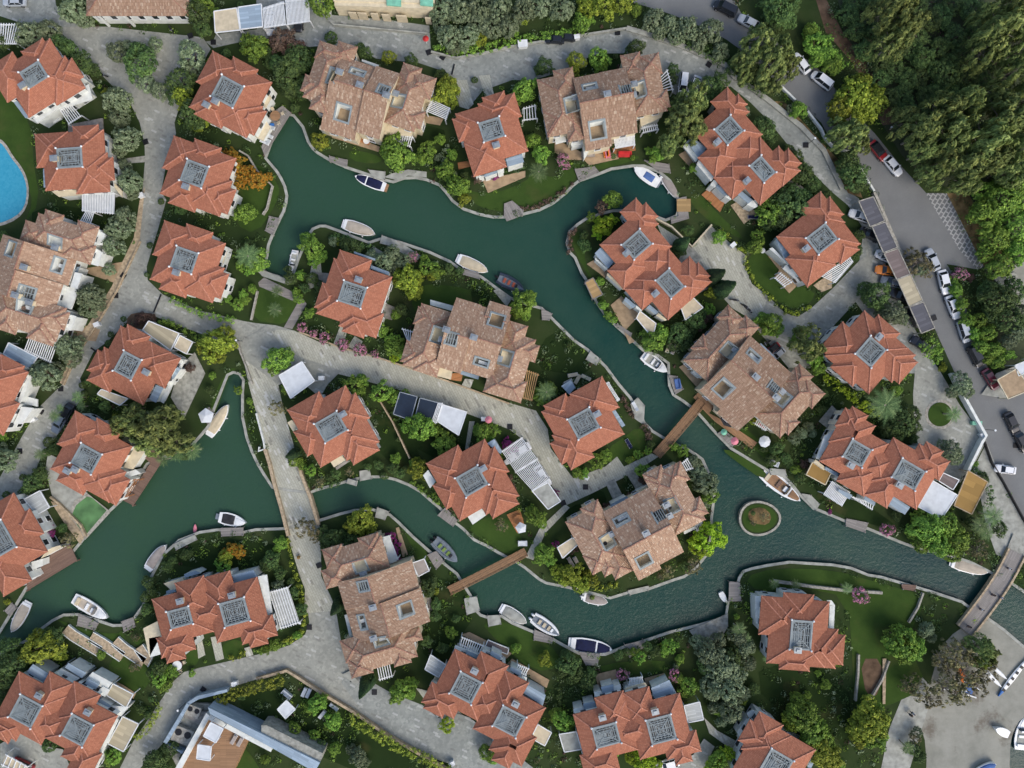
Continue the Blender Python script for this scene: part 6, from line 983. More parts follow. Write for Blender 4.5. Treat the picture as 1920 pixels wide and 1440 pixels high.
# the pine wood at the upper right: big crowns one can tell apart over dark undergrowth
rnd = random.Random(12)
FOR = [(1660,30,42),(1690,60,36),(1665,88,34),(1680,15,30),(1885,25,38),(1862,60,42),(1838,98,36),(1905,95,36),(1892,140,32),(1760,215,40),(1800,200,38),(1872,232,42),(1902,272,38),(1832,275,44),(1772,255,42),(1722,250,36),(1690,228,28),(1850,300,36),(1800,310,38),(1885,320,34),(1760,300,34),(1725,285,28),(1740,330,28),(1800,345,26),(1860,190,30),(1915,190,32),(1745,40,28),(1790,70,30),(1730,110,30),(1770,140,32),(1820,20,30),(1700,150,26),(1810,150,28),(1640,60,24),(1785,5,26),(1735,180,24),(1870,345,26)]
for j, (x, y, r_) in enumerate(FOR): tree('P' if j < 26 else 'B', x, y, r_*(.92 if j < 26 else .85), 1.25 if j < 26 else .7)
for x, y in [(1650,115),(1675,130),(1705,95),(1720,70),(1760,90),(1800,105),(1720,145),(1755,175),(1790,175),(1840,150),(1870,120),(1830,55),(1765,30),(1720,15),(1910,55),(1650,150),(1668,185),(1700,200),(1825,200),(1880,180),(1690,180),(1815,235),(1905,235),(1735,225),(1780,120),(1850,25),(1620,95),(1605,60),(1590,30),(1600,5),(1635,10)]: tree('B', x, y, 22, .6)
EX = []
rnd = random.Random(31)
for t_, loc_, wof, s_, org_, cx_, cy_, a_ in HOUSES:
    for k in range(16):
        th = rnd.uniform(0, 6.283); d = rnd.uniform(9.5, 14.5) if t_.name.startswith('villa') else rnd.uniform(14, 19); x, y = 960+(cx_+math.cos(th)*d)*10, 720-(cy_+math.sin(th)*d)*10
        if not (5 < x < 1915 and 5 < y < 1435): continue
        if any(inside((x+ox, y+oy), p) for p in SHEETS+[WATER, SEA] for ox, oy in ((0, 0), (9, 0), (-9, 0), (0, 9), (0, -9))): continue
        if math.dist((x, y), (1762, 777)) < 40: continue
        if any(math.dist((x, y), (h[5]*10+960, 720-h[6]*10)) < 92 for h in HOUSES if h[0] is not t_) or any(math.dist((x, y), e) < 20 for e in EX): continue
        EX.append((x, y)); tree(rnd.choice('BGOGBYB'), x, y, rnd.uniform(6, 13))
# hedges
def hedge(label, pts, wpx, h, mat, dens=55, leaf=.14):
    rnd = random.Random(len(label)*13+int(pts[0][0])); path = W2(pts, h*.8); V_ = []; F_ = []; T_ = []; wd = wpx*MPP
    for (ax, ay), (bx, by) in zip(path, path[1:]):
        L = math.dist((ax, ay), (bx, by)); d = Vector((bx-ax, by-ay, 0)).normalized(); s_ = Vector((-d.y, d.x, 0))
        nc = max(2, int(L*wd*4.6))
        for c in range(nc):
            t_ = rnd.random()*L; o = rnd.uniform(-.5, .5)*wd; ct = min(1, max(0, rnd.gauss(.5, .22))); zt = h*(1-.25*(2*o/wd)**2)*rnd.uniform(.8, 1.05)
            for q in range(16):
                dn = Vector((rnd.gauss(0, 1), rnd.gauss(0, 1), abs(rnd.gauss(0, 1))+.1)).normalized(); p = Vector((ax, ay, 0))+d*t_+s_*o+Vector((0, 0, zt-.3))+dn*.34; a = dn.orthogonal().normalized(); b = dn.cross(a); s = leaf*rnd.uniform(.6, 1.3); k = len(V_)
                V_ += [tuple(p-a*s), tuple(p-b*s*.7), tuple(p+a*s), tuple(p+b*s*.7)]; F_.append((k, k+1, k+2, k+3)); T_.append(min(1, max(0, ct+rnd.gauss(0, .15))))
    me = bpy.data.meshes.new('hedge'); me.from_pydata(V_, [], F_); me.materials.append(M(mat)); at = me.attributes.new('tone', 'FLOAT', 'FACE'); at.data.foreach_set('value', T_)
    o = bpy.data.objects.new('hedge', me); COL.objects.link(o); return tag(o, label, 'hedge', 'garden hedges')
for h_ in [('yellow hedge along the lane beside the grey slatted carport', [(538,1010),(548,1060),(560,1100),(572,1160),(562,1190),(530,1208)], 9, 1.4, 'leaf_yellow'),
 ('yellow flowering hedge behind the modern house', [(405,1318),(440,1300),(480,1290),(530,1275)], 22, 2.0, 'leaf_yellow'), ('long dark gold hedge below the bottom lane', [(655,1345),(700,1375),(740,1400),(800,1425),(850,1450)], 20, 2.2, 'leaf_yellow'),
 ('upright olive yellow hedge left of the lower road', [(302,1318),(290,1345),(268,1375),(252,1385)], 12, 1.7, 'leaf_yellow'), ('green hedge beside the lane below the junction villa', [(318,560),(350,575),(380,590),(440,600)], 12, 1.2, 'leaf_green'),
 ('bright hedge beside the cream canopies', [(290,600),(320,607),(360,628),(385,640)], 11, 1.4, 'leaf_green'), ('lime hedge below the carport row villa', [(1545,705),(1570,722),(1600,742),(1630,765),(1650,778)], 17, 1.6, 'leaf_lime'),
 ('low yellow hedge edging the pale driveway', [(1352,430),(1372,448),(1398,475),(1402,500),(1415,530),(1442,552)], 7, .9, 'leaf_yellow'), ('low yellow hedge curving round the dark compound lawn', [(1440,552),(1460,573),(1480,588),(1500,588),(1520,572)], 8, .9, 'leaf_yellow'),
 ('reddish low hedge along the canal point', [(1070,480),(1066,455),(1072,435),(1080,425)], 11, .8, 'leaf_purple'), ('reddish hedge edging the bright lawn by the canal', [(975,392),(1005,388),(1040,370),(1075,345)], 8, .6, 'leaf_purple'),
 ('reddish hedge between the villa lawn and the island canal path', [(1160,735),(1175,760),(1190,785)], 8, .8, 'leaf_purple'), ('reddish hedge above the island footbridge', [(1205,795),(1215,815),(1218,830)], 14, .8, 'leaf_purple'),
 ('yellow green hedge beside the island path', [(1170,870),(1190,858),(1215,845)], 8, 1.0, 'leaf_yellow'), ('green hedge behind the thatched square canopy', [(1820,875),(1850,900),(1862,935),(1850,960)], 12, 1.6, 'leaf_dark'),
 ('dark hedge along the top bank above the lane', [(812,85),(860,98),(905,90),(960,76),(1080,56)], 16, 1.3, 'leaf_green'), ('tall hedge climbing beside the parked white cars', [(1780,520),(1800,560),(1822,610),(1845,660)], 16, 1.5, 'leaf_green'),
 ('vine covered end of the carport row', [(1738,640),(1750,660),(1765,672)], 36, 3.4, 'leaf_green'), ('yellow hedge by the grey slatted carport house gate', [(422,1238),(445,1232),(460,1222)], 7, 1.0, 'leaf_yellow'),
 ('small yellow hedge right of that house gate path', [(475,1222),(500,1215),(545,1205)], 6, 1.0, 'leaf_green'), ('narrow green hedge between the bottom paired houses', [(1048,1285),(1048,1310),(1045,1330)], 9, 1.2, 'leaf_dark'),
 ('green hedge along the villa lawn above the canal', [(620,440),(660,452),(700,468)], 12, 1.0, 'leaf_dark'), ('green canal hedge by the central beige block', [(800,490),(840,508),(865,518)], 12, .8, 'leaf_dark'),
 ('dark shrub bank below the wooded road', [(1290,75),(1340,105),(1400,145),(1440,175)], 22, 1.6, 'leaf_dark'), ('green creeper bank beside the upper dirt track', [(1515,50),(1545,90),(1580,130)], 34, 1.4, 'leaf_green'),
 ('wall of creeper at the canal below the slatted villa', [(770,900),(790,915),(810,930),(825,945)], 12, .8, 'leaf_green'), ('hedge tail between two canal gardens at the top', [(838,270),(832,290),(830,310)], 11, 1.3, 'leaf_olive'),
 ('hedge between the island block and the plaza', [(1170,895),(1178,905)], 6, .8, 'leaf_dark'), ('green strip above the islet canal near the villa', [(640,905),(600,912)], 9, .7, 'leaf_dark'), ('yellow planting along the round island shore', [(1040,1072),(1080,1100),(1120,1105),(1160,1098)], 10, .8, 'leaf_yellow')]: hedge(*h_)
# low undergrowth nobody could count, in the garden ground between houses, lanes and lawns
def ground_cover(seed, count, mat, nm, lb, rmax):
    rnd = random.Random(seed); V_ = []; F_ = []; T_ = []; polys = SHEETS+[WATER, SEA]
    bb = [(min(x for x, y in p), min(y for x, y in p), max(x for x, y in p), max(y for x, y in p)) for p in polys]
    n = 0; tries = 0
    while n < count and tries < 40000:
        tries += 1; x, y = rnd.uniform(-10, 1930), rnd.uniform(-10, 1450)
        if any(b[0] <= x <= b[2] and b[1] <= y <= b[3] and inside((x, y), p) for b, p in zip(bb, polys)): continue
        if x > 1700 and y > 1200: continue
        if math.sin(x*.021+seed)*math.cos(y*.017)+math.sin(x*.013+y*.011+seed) < -.35: continue
        n += 1; g = P(x, y, .4); r_ = rnd.uniform(.35, rmax)*(1.6 if x > 1560 and y < 720 else 1); ct = rnd.random()
        for q in range(22):
            d = Vector((rnd.gauss(0, 1), rnd.gauss(0, 1), abs(rnd.gauss(0, .8))+.1)).normalized(); p = Vector((g.x, g.y, 0))+Vector((d.x*r_, d.y*r_, d.z*r_*.8)); a = d.orthogonal().normalized(); b = d.cross(a); s = .14*rnd.uniform(.6, 1.4); k = len(V_)
            V_ += [tuple(p-a*s), tuple(p-b*s*.7), tuple(p+a*s), tuple(p+b*s*.7)]; F_.append((k, k+1, k+2, k+3)); T_.append(min(1, max(0, ct*.7+rnd.random()*.3)))
    me = bpy.data.meshes.new(nm); me.from_pydata(V_, [], F_); me.materials.append(M(mat)); at = me.attributes.new('tone', 'FLOAT', 'FACE'); at.data.foreach_set('value', T_)
    o = bpy.data.objects.new(nm, me); COL.objects.link(o); o['kind'] = 'stuff'; o['label'] = lb; o['category'] = nm.replace('_', ' ')
ground_cover(99, 2500, 'leaf_dark', 'undergrowth', 'low dark green undergrowth filling the garden beds', 1.0)
ground_cover(4, 1400, 'leaf_green', 'garden_plants', 'low bright green plants scattered through the garden beds', .8)
ground_cover(11, 1100, 'leaf_olive', 'grey_shrubs', 'low grey green shrubs scattered between the houses', .9)
ground_cover(23, 260, 'leaf_purple', 'reddish_plants', 'low reddish brown plants in the garden beds', .6)
flush_labels()
simple('olive_trim', (0.16, 0.24, 0.05), 0.6); simple('rust_trim', (0.42, 0.10, 0.05), 0.6)
# ================================================================ PERGOLAS, CARPORTS, CANOPIES
def quad_local(pts, z):
    w_ = [P(x, y, z) for x, y in pts]; c = sum(w_, Vector())/4; ang = math.atan2((w_[1]-w_[0]).y, (w_[1]-w_[0]).x)
    ca, sa = math.cos(-ang), math.sin(-ang); return c, ang, [((p.x-c.x)*ca-(p.y-c.y)*sa, (p.x-c.x)*sa+(p.y-c.y)*ca) for p in w_]
def lerp2(a, b, t): return (a[0]+(b[0]-a[0])*t, a[1]+(b[1]-a[1])*t)
def pergola(label, pts, z, n, mat='white_paint', cloth=None, floor=None, w=.14, over=.25, group='slatted pergolas'):
    """slats run from edge 0-1 to edge 3-2"""
    c, ang, q = quad_local(pts, z); t = thing('pergola', label, 'pergola', (c.x, c.y, 0), ang, group)
    mb = MB()
    for i in range(n):
        f = (i+.5)/n; a, b = lerp2(q[0], q[1], f), lerp2(q[3], q[2], f); d = Vector((b[0]-a[0], b[1]-a[1])).normalized()*over
        mb.bar((a[0]-d.x, a[1]-d.y, z+.06), (b[0]+d.x, b[1]+d.y, z+.06), w, .12)
    mb.obj('slats', mat, t)
    for a, b in ((q[0], q[1]), (q[3], q[2])): mb = MB(); mb.bar((*a, z-.1), (*b, z-.1), .16, .2); mb.obj('beam', mat, t)
    for p in q: mb = MB(); mb.box(p[0]-.08, p[1]-.08, 0, p[0]+.08, p[1]+.08, z-.2); mb.obj('post', mat, t)
    if cloth: mb = MB(); mb.quadbox([(p[0]*.98, p[1]*.98) for p in q], z-.26, z-.22); mb.obj('cover', cloth, t)
    return t
def canopy(label, pts, z, mat, name='canopy', edge='white_paint', thick=.12, group=None, slope=0.0):
    c, ang, q = quad_local(pts, z); t = thing(name, label, name, (c.x, c.y, 0), ang, group); mb = MB(); mb.quadbox(q, [z-thick+slope, z-thick+slope, z-thick, z-thick], [z+slope, z+slope, z, z]); mb.obj('roof', mat, t)
    mb = MB()
    for i in range(4): a, b = q[i], q[(i+1) % 4]; mb.bar((*a, z+(slope if i < 2 else 0)-.02), (*b, z+(slope if i in (0, 3) else 0)-.02), .16, .2)
    mb.obj('frame', edge, t)
    for p in q: mb = MB(); mb.box(p[0]*.97-.07, p[1]*.97-.07, 0, p[0]*.97+.07, p[1]*.97+.07, z-thick); mb.obj('post', edge, t)
    return t
def zz(ox, oy, s, *a): return Z(ox, oy, s, pairs(list(a)))
pergola('white slatted pergola between the top left villa and pool villa', zz(0,60,8, 900,1180,1070,1070,1220,1250,1020,1380), 2.7, 7)
pergola('white slatted pergola at the right end of the top left beige block', zz(550,60,6, 1500,900,1570,760,1755,850,1710,985)[::1], 2.8, 8)
pergola('white pergola below the top left beige block above a round green tree', zz(550,60,6, 1080,1120,1350,1190,1320,1290,1075,1190), 2.7, 11)
pergola('white pergola facing the parked white van and blue car', zz(980,80,6, 1530,400,1570,560,1690,545,1620,300)[::1], 2.7, 7)
pergola('striped white pergola with an orange floor below the coral sofa block', zz(980,80,6, 1020,1080,1260,1045,1265,1140,1040,1180), 2.8, 15, w=.2)
pergola('small white pergola beside the big dark pine', zz(980,80,6, 1340,960,1520,925,1530,970,1350,1010), 2.6, 8)
pergola('white pergola between two villas, wrapped by the small palm', zz(980,80,6, 0,745,150,705,165,850,0,870), 2.6, 5)
pergola('white slatted pergola above the blue grey awning on the west lane', zz(0,480,6, 335,880,640,1030,580,1195,270,1050), 2.8, 14)
pergola('tall white pergola at the top of the west lane beige block', zz(0,380,6, 960,100,1065,115,1030,235,900,200), 2.8, 6)
pergola('white pergola with a white cover beside the swimming pool villa', zz(0,360,4, 610,20,860,10,855,160,612,135), 3.0, 13, cloth='canvas_white')
pergola('long white slatted pergola facing the compound plaza', zz(1420,350,8, 950,1350,1400,1060,1430,1110,1150,1440)[::1], 2.8, 18)
pergola('white pergola on the dark lawn side of the compound villa', zz(1420,350,8, 330,1290,520,1440,420,1500,260,1360), 2.6, 7)
pergola('grey slatted carport beside the yellow hedge', zz(250,1030,6, 1520,490,1740,430,1870,820,1650,890), 2.9, 8, 'white_paint', 'slat_roof', group='slatted carports')
pergola('striped grey awning on the canal side of the white flat carport house', zz(1500,740,6, 350,980,560,1110,480,1245,265,1110), 2.7, 15, 'white_paint', 'canvas_taupe', w=.16)
pergola('white pergola with red flowers below the white flat carport house', zz(1500,740,6, 560,1140,840,1240,820,1290,640,1190), 2.6, 9)
pergola('white pergola on a timber terrace at the top of the bottom lane paired house', zz(760,1180,6, 630,90,880,190,840,280,610,165), 2.7, 10)
pergola('small white trellis pergola right of the bottom lane paired house', zz(760,1180,6, 1260,400,1390,450,1360,520,1230,460), 2.6, 6)
pergola('white pergola at the foot of the lower road beige block', zz(570,980,3.172, 430,860,515,840,530,910,445,935), 2.7, 6)
pergola('white pergola under magenta bougainvillea on the lower road beige block', zz(570,980,3.172, 470,95,510,80,560,210,520,235), 2.7, 8)
pergola('white trellis at the upper tip of the round island block', zz(1030,850,6, 1490,120,1560,60,1620,160,1530,190), 2.6, 4)
pergola('white trellis at the right end of the round island block', zz(1030,850,6, 1640,820,1720,780,1740,830,1650,870), 2.6, 5)
pergola('bright timber pergola at the right end of the central beige block', zz(730,540,6, 1540,930,1680,980,1610,1260,1500,1230), 2.7, 6, 'wood_peach', w=.16)
pergola('white pergola left of the central beige block', zz(730,540,6, 140,460,280,500,250,600,200,590), 2.6, 5)
pergola('white pergola with red cushions above the canal of the footbridge block', zz(1260,560,6, 960,1340,1090,1430,1060,1480,930,1400), 2.6, 7)
pergola('small white pergola with climbing leaves beside the white cruiser', zz(1260,560,6, 150,700,220,660,280,760,210,790), 2.6, 5)
pergola('white slatted carport over two cars beside the central lane end', zz(780,810,8, 1290,300,1600,90,1820,400,1490,600), 2.9, 17, group='slatted carports', w=.12)
pergola('white slatted carport with dark gaps beside the white canopy', zz(780,810,8, 1495,612,1825,412,2000,710,1740,880), 2.9, 15, group='slatted carports', w=.12)
pergola('white slatted carport over a parked car at the top edge', zz(480,0,4, 50,70,210,20,225,180,60,205), 2.9, 16, group='slatted carports')
pergola('white slatted carport right of the one over the white car', zz(480,0,4, 220,10,400,-10,405,155,232,180), 2.9, 18, group='slatted carports')
pergola('white slatted frame at the top left corner by the lane', zz(0,0,4, 0,185,180,185,130,325,0,325), 2.8, 9)
pergola('white slatted carport over a red car at the bottom left corner', zz(0,1200,6, 60,1290,310,1430,280,1520,10,1400), 2.8, 5, 'white_paint', 'canvas_cream', group='slatted carports')
pergola('white pergola on the corner balcony of the lower right beige block', zz(1040,1200,6, 840,440,990,420,1000,480,830,500), 2.6, 9)
pergola('slatted grey awning above the purple lilac tree', zz(990,700,8, 540,150,660,90,710,210,590,290), 2.6, 8, 'grey_frame')
pergola('short row of white slats beside the canal villa wall', zz(990,700,8, 1170,160,1220,140,1370,380,1330,410), 2.6, 3)
pergola('brown timber pergola on the lagoon deck of the green pool villa', zz(80,760,8, 1310,1120,1440,1120,1290,1360,1180,1370), 2.6, 4, 'wood_orange')
pergola('pale arch pergola at the top left of the bottom left paired house', zz(0,1200,6, 755,260,990,370,950,420,720,310), 2.8, 13, 'grey_frame', 'metal_sheet')
canopy('white flat carport roof beside the junction plaza', [(523,704),(566,678),(590,714),(545,747)], 2.9, 'canvas_white', 'carport')
canopy('large plain white flat carport roof in the lower right', zz(1500,740,6, 1490,965,1770,1130,1590,1400,1325,1260), 3.2, 'canvas_white', 'carport')
canopy('thatched square canopy beside the white flat carport', [(1815,882),(1848,898),(1852,908),(1822,964),(1812,962),(1790,950)][0:1]+[(1852,904),(1822,964),(1789,948)], 3.0, 'thatch', 'canopy', 'stone_tan')
canopy('dark brown ribbed canopy behind the white flat carport', zz(1500,740,6, 1610,880,1790,960,1720,1070,1560,970), 2.8, 'ribbed_brown', 'canopy')
canopy('plain white canopy at the lower end of the slatted carport row', zz(960,720,4, 270,740,365,880,270,940,150,800), 2.9, 'concrete', 'carport')
canopy('black solar carport panel beside the central lane, left one', zz(480,720,4, 1080,60,1210,95,1160,270,1030,225), 2.9, 'solar', 'carport', 'zinc', group='black solar carports')
canopy('black solar carport panel beside the central lane, right one', zz(480,720,4, 1230,105,1385,145,1320,270,1185,280), 2.9, 'solar', 'carport', 'zinc', group='black solar carports')
canopy('pale grey carport roof right of the black solar panels', zz(480,720,4, 1400,155,1580,210,1520,385,1360,280), 2.9, 'canvas_white', 'carport')
pergola('short white slatted strip between the solar panels and grey roof', zz(480,720,4, 1360,150,1400,150,1355,290,1318,270), 2.95, 4)
for i, (pts, mt, lb) in enumerate([(zz(1440,360,4, 680,70,790,35,875,215,765,260), 'ribbed_dark', 'topmost dark ribbed carport in the row beside the asphalt'), (zz(1440,360,4, 780,260,880,225,970,415,865,455), 'ribbed_dark', 'second dark ribbed carport in the row beside the asphalt'),
   (zz(1440,360,4, 870,462,975,425,1065,615,965,655), 'ribbed_brown', 'brownish carport roof shaded by a thin tree in the row'), (zz(1440,360,4, 970,658,1070,620,1160,815,1060,860), 'ribbed_cream', 'cream carport roof in the dark row beside the asphalt'),
   (zz(1440,360,4, 1062,862,1165,825,1250,1020,1150,1060), 'ribbed_dark', 'lowest dark ribbed carport in the row beside the asphalt')]): canopy(lb, pts, 3.0, mt, 'carport', 'stone', group='carports in a row beside the asphalt')
canopy('cream flat carport roof at the top edge', zz(0,0,4, 1605,85,1775,60,1800,225,1615,245), 2.9, 'canvas_cream', 'carport', group='carports at the top edge')
canopy('grey ribbed carport roof at the top edge', zz(0,0,4, 1785,55,1960,30,1970,200,1805,220), 2.9, 'ribbed_dark' if False else 'metal_sheet', 'carport', group='carports at the top edge')
canopy('cream ribbed canopy behind the cream canopied villa', zz(140,590,8, 1110,95,1565,280,1440,535,1020,230), 3.0, 'ribbed_cream', 'canopy'); canopy('small tan square canopy by the yellow hedge', zz(140,590,8, 1580,310,1770,410,1680,590,1490,490), 2.8, 'canvas_cream', 'canopy')
canopy('cream canopy in two steps below the cream canopied villa', zz(140,590,8, 400,1120,800,1260,680,1360,340,1190), 2.8, 'canvas_cream', 'canopy')
canopy('pale blue awning roof at the left edge', zz(0,600,8, 130,340,560,560,450,740,50,510), 3.0, 'metal_sheet', 'canopy')
canopy('striped glass canopy above the dark courtyard of the lagoon villa', zz(0,900,8, 360,290,600,160,745,410,560,520), 2.8, 'slat_roof', 'canopy')
canopy('cream awning left of the canal point house driveway', zz(1080,360,6, 1180,1300,1310,1180,1430,1300,1230,1440)[:4], 2.8, 'canvas_cream', 'awning'); canopy('cream awning below the canal point house, lower one', zz(1080,360,6, 720,1340,900,1480,860,1640,680,1420)[:3]+zz(1080,360,6, 680,1420), 2.6, 'canvas_cream', 'awning')
canopy('straw coloured awning at the canal side of the white flat carport house', zz(1500,740,6, 140,760,280,830,350,870,290,1020)[:1]+zz(1500,740,6, 350,880,285,1015,70,900), 2.6, 'thatch', 'awning', 'render_cream')
canopy('reed roofed shelter over the canal point jetty', [(1097,530),(1112,521),(1130,552),(1112,561)], 2.4, 'reed', 'shelter', 'wood_grey')
canopy('cream timber awning left of the round island block', zz(1030,850,6, 90,1060,260,950,340,1010,150,1180), 2.6, 'canvas_cream', 'awning'); canopy('grey shade sail beside the lower road beige block', zz(570,980,3.172, 645,240,715,215,745,285,680,320), 2.7, 'canvas_taupe', 'shade sail')
canopy('cream ribbed canopy beside the short hedge at the bottom left', zz(0,1200,6, 1380,860,1560,945,1390,1255,1215,1165), 2.9, 'ribbed_cream', 'canopy'); canopy('grey louvred canopy on the bottom left paired house terrace', zz(0,1200,6, 1270,490,1500,610,1420,760,1200,620), 2.9, 'ribbed_cream', 'canopy')
canopy('pale louvred carport left of the bottom lane paired house', zz(760,1180,6, 285,285,455,400,375,540,220,450), 2.9, 'slat_roof', 'carport'); canopy('cream awning with magenta flowers at the bottom middle', zz(760,1180,6, 1490,1070,1645,1160,1570,1310,1415,1225), 2.7, 'canvas_cream', 'awning')
canopy('grey ribbed carport left of the bottom middle paired house', zz(1040,1200,6, 50,1060,245,1030,300,1230,110,1260), 2.8, 'metal_sheet' if False else 'concrete', 'carport'); canopy('pale striped side canopy right of the bottom middle paired house', zz(1040,1200,6, 1455,740,1630,695,1675,895,1500,930), 3.4, 'slat_roof', 'canopy')
canopy('white square canopy above daybeds on the modern house terrace', zz(0,1080,4, 1580,1098,1675,1145,1620,1250,1525,1200), 5.4, 'canvas_white', 'canopy'); canopy('white square sail canopy at the modern house terrace edge', zz(0,1080,4, 1485,1265,1585,1280,1575,1385,1475,1370), 5.2, 'canvas_white', 'canopy')
canopy('white diamond sail canopy on the lawn behind the modern house', zz(480,1080,4, 228,932,295,1000,222,1070,160,1000), 2.4, 'canvas_white', 'canopy'); canopy('grey hatched stone canopy at the lower road garden', zz(740,1080,6, 0,0,1,0,1,1,0,1), 1, 'stone', 'canopy') if False else None
canopy('terracotta pergola roof facing the twin roofs at the right edge', [(1870,712),(1905,692),(1935,730),(1890,748)], 3.0, 'terrace_tan', 'canopy', 'render_cream')
canopy('white sign frame at the right edge beside the black cars', [(1903,685),(1935,672),(1940,690),(1910,705)], 3.0, 'canvas_white', 'canopy', 'render_white')
canopy('long red deck roof beside the bottom lane paired house', zz(760,1180,6, 930,120,1165,215,1150,280,900,190), .5, 'ribbed_brown', 'deck')

# ================================================================ CARS
def car_parts(kindc='saloon'):
    """unit car, 4.4 m long, nose towards +x; lofted body, glasshouse, roof, wheels, lamps"""
    van = kindc == 'van'; st = [(-2.2,.55,.40,.75),(-2.12,.78,.30,.92),(-1.5,.87,.28,.98),(0,.89,.28,.98),(1.2,.88,.28,.93),(1.8,.82,.3,.84),(2.15,.66,.36,.70),(2.22,.45,.42,.62)]
    def sec(x, hw, z0, z1): return [(x, -hw*.92, z0), (x, hw*.92, z0), (x, hw, (z0+z1)/2), (x, hw*.9, z1-.04), (x, hw*.7, z1), (x, -hw*.7, z1), (x, -hw*.9, z1-.04), (x, -hw, (z0+z1)/2)]
    b = MB(); b.rings([sec(*s_) for s_ in st])
    xs = (-1.75, -1.25, .35, 1.0) if not van else (-2.05, -1.8, .75, 1.45)
    g = MB(); zt = 1.42 if not van else 1.85; f0, f1 = [], []
    ring0 = [(xs[0], -.76, .96), (xs[3], -.74, .93), (xs[3], .74, .93), (xs[0], .76, .96)]; ring1 = [(xs[1], -.60, zt), (xs[2], -.60, zt), (xs[2], .60, zt), (xs[1], .60, zt)]
    g.rings([ring0, ring1])
    r = MB(); r.quadbox([(xs[1]-.03, -.61), (xs[2]+.02, -.61), (xs[2]+.02, .61), (xs[1]-.03, .61)], zt-.02, zt+.04)
    for a_, c_ in (((xs[0], -.765, .97), (xs[1], -.61, zt)), ((xs[0], .765, .97), (xs[1], .61, zt)), ((xs[3], -.745, .94), (xs[2], -.61, zt)), ((xs[3], .745, .94), (xs[2], .61, zt)), ((-.4, -.765, .97), (-.4, -.61, zt)), ((-.4, .765, .97), (-.4, .61, zt))): r.bar(a_, c_, .09, .05)
    m_ = MB()
    for sg in (-1, 1): m_.quadbox([(.72, sg*.88), (.9, sg*.88), (.88, sg*1.05), (.75, sg*1.05)], .9, 1.04)
    return b, g, r, m_
CARM = {}
mb = MB(); mb.tube([(0, -.11, 0), (0, .11, 0)], .33, 14); WHEEL = mb.mesh('wheel', 'rubber'); mb = MB(); mb.tube([(0, -.12, 0), (0, .12, 0)], .19, 10); RIM = mb.mesh('rim', 'chrome')
mb = MB(); mb.quadbox([(-.1, -.16), (.08, -.13), (.06, .16), (-.1, .17)], -.05, .06); HLAMP = mb.mesh('headlight', 'chrome')
PAINT = {'white': (.72, .73, .74), 'black': (.012, .013, .016), 'silver': (.42, .45, .48), 'red': (.24, .012, .016), 'maroon': (.10, .012, .025), 'orange': (.62, .2, .03), 'grey': (.13, .16, .2), 'blue': (.03, .05, .1)}
for k_, v_ in PAINT.items():
    m = simple('paint_'+k_, v_, .28, .5, var=.04); m.node_tree.nodes['Principled BSDF'].inputs['Coat Weight'].default_value = .5
def car(px, py, deg, colour, label, k='saloon', L=1.0, group='parked cars'):
    key = (k, colour)
    if key not in CARM:
        b, g, r, m_ = car_parts(k); CARM[key] = (b.mesh('body', 'paint_'+colour, True), g.mesh('windows', 'pane'), r.mesh('roof', 'paint_black' if colour == 'red' else 'paint_'+colour), m_.mesh('mirror', 'paint_'+colour))
    b, g, r, m_ = CARM[key]; p = P(px, py, .7); t = thing('parked_car' if k != 'van' else 'parked_van', label, 'car' if k != 'van' else 'van', (p.x, p.y, .06), R(-deg), group); t.scale = (L, L, L)
    bo = inst(b, 'body', t); inst(g, 'windows', t); inst(r, 'roof', t); inst(m_, 'mirrors', t)
    for x in (-1.38, 1.38):
        for y in (-.78, .78): w_ = inst(WHEEL, 'wheel', t, (x, y, .33)); inst(RIM, 'rim', w_)
    for y in (-.62, .62): inst(HLAMP, 'headlight', t, (2.02, y, .66))
